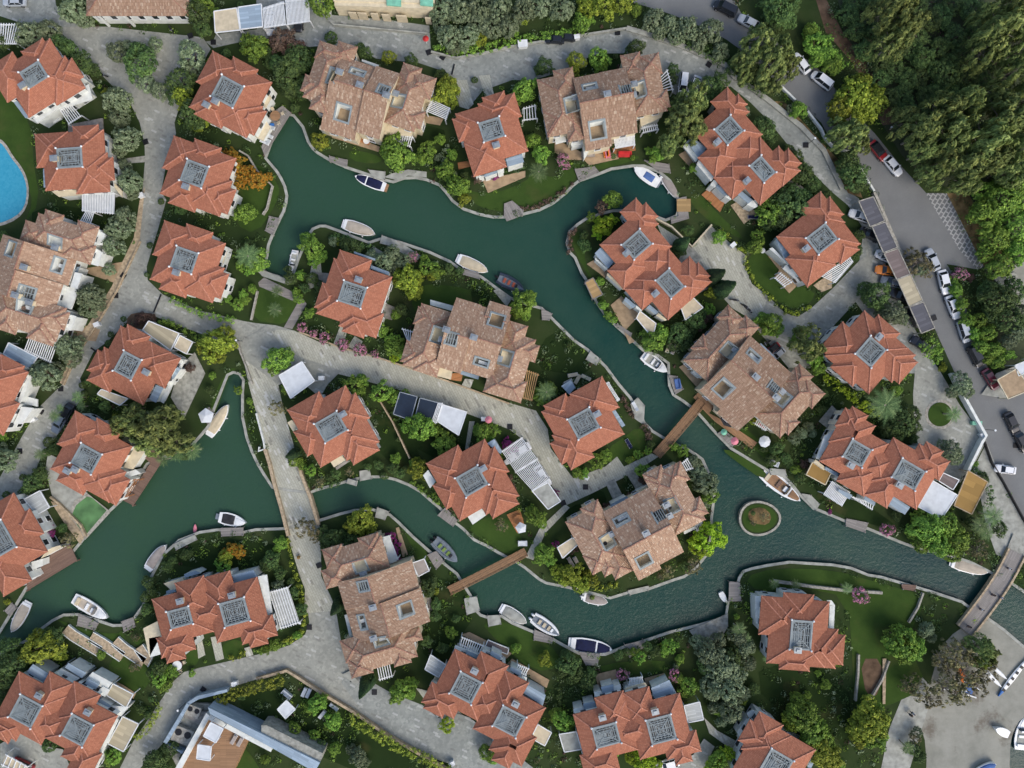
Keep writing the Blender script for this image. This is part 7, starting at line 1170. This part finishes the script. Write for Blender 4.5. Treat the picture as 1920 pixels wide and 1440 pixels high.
for a in [(1360,16,207,'black','big black car parked at the top of the asphalt road','van',1.05),(1404,42,208,'silver','silver car parked behind the big black one at the top'),(1502,119,232,'white','white car parked under the leaning pines, upper one'),(1541,151,218,'white','white van parked below the white car under the pines','van',1.02),
 (1647,283,52,'red','red car with a dark roof parked beside the forest'),(1674,311,50,'white','white car parked behind the red car'),(1748,487,246,'silver','silver car at the head of the parked row beside the hedge'),(1770,529,76,'white','white car second in the parked row beside the hedge','saloon',1.06),
 (1787,576,68,'white','white car third in the parked row, bright with dark roof glass','saloon',1.06),(1807,622,72,'silver','silver estate car fourth in the parked row','van',.96),(1829,668,62,'black','black car fifth in the parked row','van',1.0),(1857,711,58,'maroon','dark maroon car at the tail of the parked row'),
 (1897,793,64,'black','black car parked right of the roundabout wall'),(1916,829,62,'black','black car cut by the right edge below another black car'),(1885,880,188,'white','small white car parked facing the thatched canopy','saloon',.9),
 (1613,405,200,'white','white car with a dark bonnet under the topmost dark carport'),(1632,440,206,'black','black car under the second dark carport'),(1662,482,204,'white','white car hidden under the brownish carport'),(1663,507,186,'orange','orange car nosing out beside the brownish carport'),(1673,529,192,'grey','grey car nosing out beside the cream carport'),(1690,556,204,'black','black car under the cream carport'),(1712,594,235,'black','black car under the lowest dark carport'),(1727,646,215,'black','black car below the vine covered carport'),
 (1281,157,98,'white','white car beside the white pergola at the top lane','van',.95),(1301,163,112,'silver','silver blue car right of the white van at the top lane'),(1040,74,183,'black','black car nosing from the top hedge, left one','saloon',.85),(1062,70,183,'black','black car nosing from the top hedge, right one','saloon',.8),
 (27,3,180,'silver','silver car cut by the top left edge'),(508,45,92,'white','white car under the top edge slatted carport'),(560,38,92,'black','black car under the right hand slatted carport at the top'),(1449,654,142,'red','small red car outside the footbridge block','saloon',.7),(1459,664,142,'silver','pale grey car behind the small red car','saloon',.72),
 (112,792,120,'grey','dark grey car half behind the palms on the west lane'),(124,776,120,'black','black car beside the dark grey one on the west lane'),(975,845,150,'white','white car under the slatted carport by the central lane'),(1018,892,58,'white','white car nosing out from the slatted carport'),(1252,1433,165,'white','white car cut by the bottom edge'),(43,1434,205,'red','red car under the slatted carport at the bottom left'),(285,32,185,'red','red car inside the gatehouse opening','saloon',.8),(270,31,185,'white','white car beside the red one in the gatehouse','saloon',.8),(958,862,150,'white','white buggy under the slatted carport','saloon',.6)]: car(*a)
# motorcycles
def motorbike(px, py, deg, label):
    p = P(px, py); t = thing('motorcycle', label, 'motorcycle', p, R(-deg), 'motorcycles')
    for x in (-.65, .65): inst(WHEEL, 'wheel', t, (x, 0, .33), (0, 0, 0), (.95, .6, .95))
    mb = MB(); mb.rings([[(x, -w_, z-h), (x, w_, z-h), (x, w_*.8, z+h), (x, -w_*.8, z+h)] for x, w_, z, h in ((-.75, .06, .8, .06), (-.4, .17, .8, .1), (.1, .2, .82, .14), (.4, .14, .85, .12), (.6, .05, .8, .06))]); mb.obj('body', 'black', t)
    mb = MB(); mb.bar((.45, -.38, 1.05), (.45, .38, 1.05), .05, .05); mb.bar((.45, 0, 1.05), (.65, 0, .35), .08, .08); mb.obj('handlebar', 'chrome', t)
motorbike(1402, 581, 40, 'black motorcycle parked at the corner of the footbridge block'); motorbike(1396, 575, 35, 'black motorcycle beside the other at the footbridge block'); motorbike(1436, 643, 150, 'dark motorcycle next to the small red car'); motorbike(1376, 563, 10, 'slim dark motorcycle on the pale driveway'); motorbike(195, 143, 10, 'dark scooter at the gate of the top left villa'); motorbike(323, 57, 60, 'white and dark motorcycle in front of the gatehouse')

# ================================================================ BOATS
def boat_sections(L, W, blunt=.5, bow=2.0, n=12):
    out = []
    for i in range(n+1):
        f = i/n; x = -L/2+L*f; w_ = W/2*(min(1, .80+f*.8) if f < .25 else (1-max(0, (f-.3)/.7)**bow)**.72); out.append((x, max(w_, .02)))
    return out
def boat(px, py, deg, Lpx, Wpx, style, cover, label, motor=False):
    L, W = Lpx*MPP, Wpx*MPP; p = P(px, py, 0); p = P(px, py, WZ+.6); t = thing('motorboat' if style != 'rib' else 'inflatable_boat', label, 'boat', (p.x, p.y, WZ), R(-deg), 'moored boats')
    sec = boat_sections(L, W, bow=2.9 if style in ('covered', 'twin', 'open', 'cushion') else 2.3); fb = lambda f: .62+.3*f*f
    h = MB(); h.rings([[(x, -w_*.55, -.25), (x, w_*.55, -.25), (x, w_*.93, .25), (x, w_, fb(i/12)), (x, w_*.86, fb(i/12)+.03), (x, -w_*.86, fb(i/12)+.03), (x, -w_, fb(i/12)), (x, -w_*.93, .25)] for i, (x, w_) in enumerate(sec)])
    hc = {'dark': 'gelcoat_dark', 'rib': 'gelcoat_grey'}.get(style, 'gelcoat'); h.obj('hull', hc, t, True)
    zf = lambda f: fb(f)+.04
    def inset(f0, f1, sc_, z, mat, nm, dome=0.0, par=t):
        g = MB(); rs = []
        for i in range(9):
            f = f0+(f1-f0)*i/8; x = -L/2+L*f; j = f*12; a = int(min(11, j)); w_ = (sec[a][1]*(1-(j-a))+sec[a+1][1]*(j-a))*sc_; e = math.sin(math.pi*i/8)**.5*dome
            rs.append([(x, -w_, zf(f)+z-.06), (x, -w_*.85, zf(f)+z+e*.6), (x, -w_*.4, zf(f)+z+e), (x, w_*.4, zf(f)+z+e), (x, w_*.85, zf(f)+z+e*.6), (x, w_, zf(f)+z-.06)])
        for a, b in zip(rs, rs[1:]):
            for k in range(5): g.poly([a[k], a[k+1], b[k+1], b[k]])
        g.poly(rs[0][::-1]); g.poly(rs[-1]); return g.obj(nm, mat, par, dome > 0)
    if style in ('covered',): inset(.09, .97, .88, .02, cover, 'cover', .32); mb = MB(); mb.box(-L/2-.35, -W*.34, .3, -L/2+.1, W*.34, .45); mb.obj('swim_platform', 'wood_warm' if cover == 'canvas_navy' else 'gelcoat', t)
    elif style == 'twin':
        inset(.12, .60, .84, .02, cover, 'cover', .2); inset(.64, .94, .82, .02, cover, 'bow_cover', .15); mb = MB(); mb.box(-L/2-.5, -W*.36, .3, -L/2+.1, W*.36, .45); mb.obj('swim_platform', 'gelcoat' if Lpx > 60 else 'wood_warm', t)
    elif style in ('open', 'teak', 'console'):
        fl = 'wood_warm' if style == 'teak' else 'canvas_beige' if style == 'open' else 'concrete'
        inset(.1, .66, .74, .03, fl, 'deck_floor'); inset(.72, .95, .7, .05, 'wood_warm' if style == 'teak' else 'gelcoat', 'foredeck', .08)
        mb = MB(); mb.box(-L*.40, -W*.30, .55, -L*.32, W*.30, 1.0); mb.obj('stern_seat', 'canvas_cream' if style != 'console' else 'gelcoat', t)
        mb = MB(); mb.box(-L*.12, -W*.26, .55, -L*.05, W*.26, .98); mb.obj('helm_seat', 'wood_brown' if style == 'teak' else 'gelcoat', t)
        mb = MB(); mb.box(L*.05, -W*.17, .55, L*.12, W*.17, 1.25); mb.obj('console', 'gelcoat', t)
        mb = MB(); mb.quadbox([(L*.12, -W*.34), (L*.17, -W*.2), (L*.17, W*.2), (L*.12, W*.34)], .8, [1.5, 1.2, 1.2, 1.5]); mb.obj('windscreen', 'pane', t)
    elif style == 'cushion': inset(.1, .95, .82, .03, 'gelcoat', 'deck', .1); inset(.22, .58, .58, .12, 'canvas_blue', 'cover', .2); mb = MB(); mb.box(-L/2-.3, -W*.3, .3, -L/2+.1, W*.3, .42); mb.obj('swim_platform', 'gelcoat_grey', t)
    elif style == 'sport': inset(.12, .58, .80, .03, cover, 'cockpit_cover', .1); inset(.62, .95, .6, .05, 'gelcoat', 'foredeck', .06); mb = MB(); mb.box(-L/2-.7, -W*.22, .3, -L/2+.1, W*.22, .42); mb.obj('swim_platform', 'gelcoat_grey', t)
    elif style == 'rib':
        for sg in (-1, 1):
            mb = MB(); mb.tube([(x-.1, sg*w_*.9, .62+.15*(i/12)) for i, (x, w_) in enumerate(sec)], [.27]*10+[.24, .2, .14], 8); mb.obj('tube', cover, t, True)
        inset(.05, .85, .6, -.12, 'concrete' if cover == 'gelcoat' else 'black', 'floor')
        for i, x in enumerate((-.30, -.12, .06)): mb = MB(); mb.box(L*x, -W*.2, .5, L*x+L*.09, W*.2, .98); mb.obj('seat', {'gelcoat': 'canvas_cream', 'gelcoat_grey': 'olive_trim', 'gelcoat_dark': 'rust_trim'}.get(cover, 'orange_trim'), t)
        mb = MB(); mb.box(L*.18, -W*.15, .5, L*.25, W*.15, 1.2); mb.obj('console', 'gelcoat' if cover == 'gelcoat' else 'black', t)
    elif style == 'dinghy': inset(.12, .85, .66, -.1, 'concrete', 'floor')
    if motor or style == 'rib':
        for sg in ((0,) if not (style == 'rib' and Lpx > 54) else (-.45, .45)):
            mb = MB(); mb.rings([[(-L/2+x, sg-w_, .55), (-L/2+x, sg+w_, .55), (-L/2+x, sg+w_*.8, z), (-L/2+x, sg-w_*.8, z)] for x, w_, z in ((-.75, .12, .9), (-.55, .2, 1.15), (-.2, .2, 1.2), (0, .14, 1.0))]); mb.obj('outboard_motor', 'gelcoat' if cover in ('gelcoat', 'canvas_taupe') else 'black', t)
    if Lpx > 40:   # fenders along the side
        for f in (-.25, .15):
            mb = MB(); mb.tube([(L*f, -W*.52, .1), (L*f, -W*.52, .55)], .11, 7); mb.obj('fender', 'gelcoat', t)
    return t
for b_ in [(694,341,200,60,21,'twin','canvas_navy','navy covered boat moored below the top left beige block'),(674,429,18,62,23,'covered','canvas_beige','beige covered launch moored above the canal bend villa'),(887,497,24,61,23,'covered','canvas_cream','cream covered launch beside the big green lawn'),
 (958,532,26,52,22,'rib','gelcoat_dark','dark inflatable boat with orange seats behind the round tree'),(550,491,100,44,15,'console','gelcoat','small white speedboat in the closed canal end'),(1212,329,213,56,24,'cushion','gelcoat','white boat with a blue cushion in the dead end basin'),(1257,350,58,52,18,'covered','canvas_taupe','brown covered launch in the dead end basin'),
 (1228,681,36,56,24,'console','gelcoat','white cruiser with windscreen on the right canal bank'),(410,787,-58,66,22,'covered','canvas_cream','cream covered boat beside the white star parasol'),(436,975,12,52,24,'sport','canvas_black','white speedboat with a black cover in the lagoon'),
 (294,1044,-53,56,22,'covered','canvas_taupe','grey beige covered boat below the lagoon bend'),(170,1140,30,74,25,'open','gelcoat','long open white boat moored at the lower left jetty'),(37,1158,118,60,22,'covered','canvas_beige','beige covered boat nearest the left edge'),
 (836,1033,43,58,22,'rib','gelcoat_grey','grey inflatable boat with lime seats'),(1465,912,38,88,30,'teak','gelcoat','large teak decked yacht in the right canal'),(1818,1064,16,68,22,'covered','canvas_beige','beige covered launch near the canal mouth bridge'),(964,1154,30,54,23,'covered','concrete','pale grey covered boat left of the cream inflatable'),
 (1024,1174,34,58,22,'rib','gelcoat','cream inflatable boat in the lower canal'),(1109,1212,8,78,28,'twin','canvas_navy','long navy covered boat in the lower canal'),(1117,1124,13,46,20,'covered','canvas_taupe','taupe covered boat with outboard below the round island block',True),(1356,1120,62,21,11,'dinghy','gelcoat','tiny white dinghy beside the lower right jetty'),
 (1872,1367,205,29,16,'dinghy','gelcoat','small white rowing boat lying on the beach'),(1916,1375,-84,62,26,'console','gelcoat','white boat at the right edge by the beach'),(1842,1436,-30,40,18,'covered','canvas_blue','blue covered boat cut by the bottom edge')]:
    o = boat(*b_)
    if 'beach' in b_[7] and 'lying' in b_[7] or 'bottom edge' in b_[7]: o.location.z = .25
def slender(nm, lb, cat, px, py, deg, Lp, Wp, mat, tip=None, seats=0):
    p = P(px, py, .4); t = thing(nm, lb, cat, (p.x, p.y, .1), R(-deg)); L, W = Lp*MPP, Wp*MPP; n = 14; mb = MB(); rs = []
    for i in range(n+1):
        f = i/n; w_ = W/2*math.sin(math.pi*min(.985, max(.015, f)))**.6; x = -L/2+L*f; rs.append([(x, -w_*.6, 0), (x, w_*.6, 0), (x, w_, .25), (x, w_*.5, .38), (x, -w_*.5, .38), (x, -w_, .25)])
    mb.rings(rs[:-2] if tip else rs); mb.obj('hull', mat, t, True)
    if tip: mb = MB(); mb.rings(rs[-3:]); mb.obj('bow', tip, t, True)
    for k in range(seats): mb = MB(); x = -L*.3+k*L*.15; mb.box(x, -W*.25, .36, x+.55, W*.25, .44); mb.obj('seat', 'black', t)
    return t
slender('kayak', 'small red and white kayak floating near the stone landing', 'kayak', 362, 994, 92, 19, 7, 'pink_trim').location.z = WZ+.1
slender('surf_ski', 'white narrow hull on the beach, left one of two', 'canoe', 1862, 1272, 46, 44, 8, 'gelcoat'); slender('surf_ski', 'white narrow hull on the beach, right one of two', 'canoe', 1874, 1261, 42, 36, 7, 'gelcoat')
slender('rowing_shell', 'long white rowing shell with blue bow on the beach', 'rowing boat', 1900, 1270, 128, 90, 11, 'gelcoat', 'blue_trim', 5)
p = P(1812, 1288); t = thing('catamaran_frame', 'white sailing frame with poles under the beach trees', 'sailing boat', p, R(-20))
for a_, c_ in (((-2.5, 1.2, .3), (2.4, .4, .3)), ((-2.6, -1.3, .3), (2.2, -1.2, .3)), ((-4.2, -1.8, .4), (0, -.6, .5))): mb = MB(); mb.tube([a_, c_], .13, 8); mb.obj('pole', 'gelcoat', t)
mb = MB(); mb.quadbox([(-.8, -1), (1.2, -.9), (1.2, .7), (-.8, .9)], .3, .4); mb.obj('trampoline', 'canvas_blue', t)
for i, (x, y, a_) in enumerate([(1797,1254,50),(1803,1262,40),(1803,1271,70)]): slender('kayak', ['uppermost', 'middle', 'lowest'][i]+' orange kayak stacked under the beach trees', 'kayak', x, y, a_, 22, 7, 'orange_trim')

# ================================================================ GARDEN AND TERRACE FURNITURE, PEOPLE
mb = MB(); mb.box(-.95, -.33, .28, .95, .33, .36); FR = mb.mesh('frame', 'white_paint'); mb = MB(); mb.box(-.9, -.3, .36, .3, .3, .46); mb.quadbox([(.3, -.3), (.92, -.3), (.92, .3), (.3, .3)], [.36, .6, .6, .36], [.46, .75, .75, .46]); 
CUSH = {c_: None for c_ in ('canvas_white', 'canvas_cream', 'canvas_navy', 'pink_trim', 'canvas_blue', 'canvas_taupe', 'orange_trim')}
for c_ in CUSH: CUSH[c_] = mb.mesh('mattress', c_)
mb = MB(); mb.box(-.03, -.03, 0, .03, .03, .28); LEG = mb.mesh('leg', 'white_paint')
def lounger(px, py, deg, mat, label, z=0.1, wpos=None):
    p = wpos or P(px, py, z+.4); t = thing('sun_lounger', label, 'sun lounger', (p[0], p[1], z), R(-deg), 'sun loungers'); inst(FR, 'frame', t); inst(CUSH[mat], 'mattress', t)
    for x in (-.85, .85):
        for y in (-.28, .28): inst(LEG, 'leg', t, (x, y, 0))
    return t
def tableset(px, py, label, r=.7, mat='wood_warm', z=0.1, chairs=0, wpos=None):
    p = wpos or P(px, py, z+.7); t = thing('patio_table', label, 'table', (p[0], p[1], z), 0, 'patio tables'); mb = MB(); mb.tube([(0, 0, .68), (0, 0, .74)], r, 20); mb.obj('table_top', mat, t); mb = MB(); mb.tube([(0, 0, 0), (0, 0, .68)], .07, 8); mb.obj('leg', mat, t)
    for k in range(chairs):
        a = 6.283*k/chairs+.4; c = thing('patio_chair', 'pale chair '+['first', 'second', 'third', 'fourth'][k]+' clockwise round '+label[:60], 'chair', (p[0]+math.cos(a)*(r+.4), p[1]+math.sin(a)*(r+.4), z), a, 'patio chairs')
        mb = MB(); mb.box(-.26, -.28, .38, .26, .28, .46); mb.obj('seat', 'canvas_cream', c); mb = MB(); mb.box(.24, -.28, .46, .31, .28, .9); mb.obj('backrest', 'canvas_cream', c)
        for x in (-.22, .22):
            for y in (-.24, .24): inst(LEG, 'leg', c, (x, y, 0), (0, 0, 0), (1, 1, 1.35))
def parasol(px, py, label, mat, r=1.5, z0=0.1, n=8):
    p = P(px, py, 2.3); t = thing('parasol', label, 'parasol', (p.x, p.y, z0), R(random.uniform(0, 40)), 'parasols'); mb = MB()
    for k in range(n): a, b = 6.283*k/n, 6.283*(k+1)/n; mb.poly([(math.cos(a)*r, math.sin(a)*r, 2.15), (math.cos(b)*r, math.sin(b)*r, 2.15), (0, 0, 2.6)]); mb.poly([(math.cos(a)*r, math.sin(a)*r, 2.12), (0, 0, 2.55), (math.cos(b)*r, math.sin(b)*r, 2.12)])
    mb.obj('canopy', mat, t); mb = MB(); mb.tube([(0, 0, 0), (0, 0, 2.5)], .04, 8); mb.obj('pole', 'white_paint', t)
tableset(516, 217, 'round timber dining table on the timber terrace', .95, 'wood_warm', .45, 4)
for i, (x, y, a, c_) in enumerate([(506,238,20,'canvas_white'),(498,262,25,'canvas_white'),(503,254,25,'canvas_white'),(496,266,25,'canvas_white')]): lounger(x, y, a, c_, ['white lounger nearest the blue bag on the timber terrace','white lounger third along the timber terrace edge','white lounger second along the timber terrace edge','white lounger last along the timber terrace edge'][i], .45)
tag(FRB := (lambda: (m_ := MB(), m_.box(-.35, -.25, 0, .35, .25, .45), m_.obj('storage_bag', 'blue_trim', None, False, P(511, 235, .45)))[2])(), 'bright blue bag on the timber terrace', 'bag')
parasol(635, 246, 'light blue parasol below the top left beige block', 'canvas_blue', .9); parasol(387, 780, 'white star parasol on the lagoon jetty', 'canvas_white', 1.5, .34, 5); parasol(1357, 810, 'mint green parasol on the canal jetty', 'mint_trim', .6, .34); parasol(1377, 827, 'pink parasol on the canal jetty', 'pink_trim', .75, .34); parasol(798, 72, 'red parasol at the foot of the top hillside', 'red_trim', .6); parasol(916, 787, 'pink closed parasol beside the central lane', 'pink_trim', .7); parasol(1368, 784, 'black parasol on the footbridge block terrace', 'canvas_black', 1.7); parasol(1350, 765, 'cream parasol on the footbridge block terrace', 'canvas_cream', 1.3); parasol(977, 990, 'white star parasol below the slatted carport villa', 'canvas_white', 1.1, .1, 5); parasol(1434, 828, 'pale blue parasol on the lawn beside the footbridge block', 'canvas_white', 1.1)
LO = [(1087,737,80,'canvas_cream','top one of four cream loungers on the lawn by the canal'),(1074,703,170,'canvas_cream','leftmost cream lounger on the lawn by the canal'),(1083,711,-60,'canvas_cream','lowest cream lounger on the lawn by the canal'),(1099,708,25,'canvas_cream','right hand cream lounger on the lawn by the canal'),
 (1179,832,60,'canvas_navy','navy and white lounger on the island villa lawn'),(1253,652,-70,'canvas_cream','cream lounger under the trees by the canal point house'),(1264,655,-65,'canvas_taupe','grey lounger beside the cream one under the trees'),(1070,1054,60,'canvas_taupe','left grey lounger below the round island block'),(1081,1053,60,'canvas_taupe','right grey lounger below the round island block'),
 (1412,407,0,'canvas_navy','navy lounger on the small pontoon'),(438,1387,-60,'canvas_taupe','left grey lounger on the modern house terrace'),(450,1391,-60,'canvas_taupe','right grey lounger on the modern house terrace'),(570,1298,-65,'canvas_white','left pale lounger on the lawn behind the modern house'),(578,1300,-65,'canvas_white','right pale lounger on the lawn behind the modern house'),
 (604,1340,-50,'canvas_white','white sofa bench at the white lawn seats'),(626,1326,35,'canvas_white','white sofa bench across from the other lawn bench'),(1193,768,60,'canvas_white','white seat on the pale landing, lower one'),(1191,762,60,'canvas_white','white seat on the pale landing, upper one'),(880,497,0,'canvas_white','white box seat on the grey jetty'),
 (248,477,80,'canvas_white','white lounger in the dark west lane garden')]
LO = [l for l in LO if l[0] not in (1193, 248, 880)]
for x, y, a, c_, lb in LO: lounger(x, y, a, c_, lb, 3.05 if 430 < x < 460 and y > 1380 else .12)
def sofa(px, py, deg, w_, mat, label, z=.12):
    p = P(px, py, z+.5); t = thing('garden_sofa', label, 'sofa', (p.x, p.y, z), R(-deg), 'garden sofas'); mb = MB(); mb.box(-w_/2, -.4, .1, w_/2, .4, .45); mb.obj('seat', mat, t); mb = MB(); mb.box(-w_/2, .4, .1, w_/2, .6, .85); mb.obj('backrest', mat, t)
    for sx in (-1, 1): mb = MB(); mb.box(min(sx*w_/2, sx*(w_/2+.15)), -.4, .1, max(sx*w_/2, sx*(w_/2+.15)), .6, .62); mb.obj('armrest', mat, t)
sofa(1135, 283, 80, 2.0, 'orange_trim', 'coral sofa on the beige block terrace'); sofa(1140, 284, 260, 2.0, 'pink_trim', 'salmon sofa facing the coral one'); sofa(1103, 289, 0, 2.2, 'canvas_taupe', 'grey sofa with an orange cushion below the beige block'); sofa(1424, 792, 40, 2.2, 'red_trim', 'red sofa under the footbridge block pergola'); sofa(1270, 720, 80, 1.6, 'canvas_blue', 'blue seats on the narrow jetty'); sofa(1172, 290, 0, 2.2, 'red_trim', 'red bench on the orange terrace of the beige block')
sofa(537, 1303, 40, 1.8, 'canvas_white', 'white sofa beside the diamond sail canopy'); sofa(1452, 870, 20, 1.4, 'canvas_white', 'white seat on the concrete jetty'); sofa(660, 905, 15, 1.6, 'concrete', 'stone bench at the villa steps'); sofa(980, 1020, 0, 1.4, 'canvas_white', 'white bench on the path to the lower footbridge')
tableset(648, 258, 'white table on the orange floor below the top left beige block', .6, 'white_paint'); tableset(687, 264, 'round table on the second orange floor below the beige block', .6, 'white_paint'); tableset(332, 1248, 'white table cluster beside the grey slatted carport house', .9, 'white_paint', .1, 4); tableset(1430, 470, 'white table in the compound garden', .5, 'white_paint'); tableset(972, 975, 'timber table on the orange deck', .9, 'wood_orange', .3); tableset(1895, 1182, 'dark table near the sea path', .4, 'black') if False else None
mb = MB(); mb.box(-1.3, -1.2, 0, 1.3, 1.2, .06); tag(mb.obj('jetty_mat', 'reed', None, False, P(1282, 385, .34)), 'tan rectangular mat on the dead end jetty', 'mat')
# furniture inside the open roof terraces of the long beige blocks
SUFX = {}
for i, (wx, wy, zf, rz, lb, sz) in enumerate(TERR):
    nm = lb.replace('long beige tiled block', 'block').replace('red tiled', '')[:70]; j = SUFX[lb] = SUFX.get(lb, 0)+1; o_ = ['first', 'second', 'third', 'fourth'][j-1]
    short = ' '.join(nm.split()[:8])
    c, s_ = math.cos(rz), math.sin(rz); L_ = lounger(0, 0, -math.degrees(rz)+(90 if j == 1 else 0), 'canvas_white', 'white daybed in the '+o_+' roof terrace, '+short, zf, (wx+.35*c, wy+.35*s_))
    if sz > 1.6: tableset(0, 0, 'dark table in the '+o_+' roof terrace, '+short, .38, 'black' if i % 2 else 'wood_brown', zf, 0, (wx-.6*c+.3*s_, wy-.6*s_-.3*c))
# white utility boxes and bins by the lanes
mb = MB(); mb.box(-.55, -.4, 0, .55, .4, 1.1); mb.box(-.6, -.45, 1.1, .6, .45, 1.16); UB = mb.mesh('utility_box', 'white_paint')
for x, y, a, lb in [(980,86,5,'large one on the top lane bend'),(1081,73,10,'beside the two black cars'),(186,609,25,'on the tan kerb of the west lane'),(268,368,20,'beside the lane above the junction'),(66,786,30,'at the white gate on the west lane'),(605,709,0,'on the plaza beside the white carport'),(1372,461,40,'on the yellow hedge of the driveway'),(908,785,0,'beside the pink parasol'),(443,1279,10,'above the modern house yard wall'),(1838,814,40,'inside the roundabout wall'),(618,20,70,'at the top edge carports'),(848,1428,30,'on the bottom lane'),(1098,894,-30,'at the island plaza')]:
    tag(inst(UB, 'utility_box', None, P(x, y, .02), (0, 0, R(a)), (1.5 if 'large' in lb else .9,)*2+(1,)), 'white utility box '+lb, 'utility box', 'white utility boxes')
mb = MB(); mb.box(-.9, -.35, 0, .9, .35, .8); tag(mb.obj('cycle_rack', 'mint_trim', None, False, P(1828, 793, .1)), 'green bench box beside the roundabout wall', 'bench')
# garden lamp posts
mb = MB(); mb.tube([(0, 0, 0), (0, 0, 3.4)], .05, 6); LP_ = mb.mesh('lamp_pole', 'black'); mb = MB(); mb.tube([(0, 0, 3.3), (0, 0, 3.6)], [.1, .2], 8); LH_ = mb.mesh('lamp_head', 'white_paint')
for x, y, lb in [(455,640,'beside the walled steps'),(572,1158,'on the yellow hedge bend'),(348,1318,'at the modern house yard corner'),(1515,270,'on the outer lane wall'),(1655,250,'by the asphalt road under pines'),(1845,805,'at the roundabout wall corner')]:
    t = thing('street_lamp', 'slim black street lamp '+lb, 'street lamp', P(x, y), 0, 'street lamps'); inst(LP_, 'pole', t); inst(LH_, 'lamp_head', t)
# people: one skinned body each, seen from far above
def person(px, py, deg, label, shirt='shirt', trousers='trousers', stride=.25, z=0.1):
    p = P(px, py, z); t = thing('person', label, 'person', p, R(-deg)); me = bpy.data.meshes.new('body')
    J = [(0,0,.95,.15),(0,0,1.2,.15),(0,0,1.42,.16),(0,0,1.52,.06),(0.02,0,1.66,.10),(0.0,.19,1.42,.06),(.1,.24,1.15,.045),(.25,.22,.95,.035),(0,-.19,1.42,.06),(-.1,-.24,1.15,.045),(.05,-.25,.9,.035),(0,.1,.9,.1),(stride,.1,.5,.065),(stride*.9,.1,.06,.05),(stride*.9+.14,.1,.04,.04),(0,-.1,.9,.1),(-stride*.5,-.1,.5,.065),(-stride*1.2,-.1,.08,.05),(-stride*1.2+.14,-.1,.04,.04)]
    Eg = [(0,1),(1,2),(2,3),(3,4),(2,5),(5,6),(6,7),(2,8),(8,9),(9,10),(0,11),(11,12),(12,13),(13,14),(0,15),(15,16),(16,17),(17,18)]
    me.from_pydata([j[:3] for j in J], Eg, []); me.materials.append(M('skin')); o = bpy.data.objects.new('body', me); COL.objects.link(o); o.parent = t; md = o.modifiers.new('skin', 'SKIN'); sv = me.skin_vertices[0].data if me.skin_vertices else None
    if sv is None:
        bm = bmesh.new(); bm.from_mesh(me); bm.verts.layers.skin.verify(); bm.to_mesh(me); bm.free(); sv = me.skin_vertices[0].data
    for v_, j in zip(sv, J): v_.radius = (j[3], j[3]); 
    sv[0].use_root = True
    o.modifiers.new('sub', 'SUBSURF').levels = 1; o.modifiers['sub'].render_levels = 1
    mb = MB(); mb.rings([[(math.cos(a)*rx, math.sin(a)*ry, z_) for a in [k*.6283 for k in range(10)]] for z_, rx, ry in ((.92, .17, .19), (1.2, .17, .19), (1.42, .17, .25), (1.5, .09, .12))]); mb.obj('shirt', shirt, t, True)
    mb = MB(); mb.rings([[(math.cos(a)*rx, math.sin(a)*ry, z_) for a in [k*.6283 for k in range(10)]] for z_, rx, ry in ((.55, .2, .22), (.95, .18, .2))]); mb.obj('shorts', trousers, t, True)
    mb = MB(); mb.rings([[(math.cos(a)*rx, math.sin(a)*rx, z_) for a in [k*.6283 for k in range(10)]] for z_, rx in ((1.66, .115), (1.74, .105), (1.79, .05))]); mb.obj('hair', 'hair', t, True)
person(1857, 1113, 120, 'person in dark clothes walking on the canal mouth bridge, upper left one', 'black'); person(1872, 1118, 130, 'person in a pale shirt walking on the canal mouth bridge', 'shirt'); person(1835, 1140, 110, 'person in grey walking midway along the canal mouth bridge', 'shirt'); person(1812, 1172, 100, 'person in black at the lower end of the canal mouth bridge', 'black')
person(1703, 1337, 60, 'person in black walking the path beside the beach trees', 'black'); person(1707, 1334, 60, 'person in white walking the path beside the beach trees', 'shirt'); person(1886, 1064, 80, 'person in white at the top of the canal mouth bridge', 'shirt')
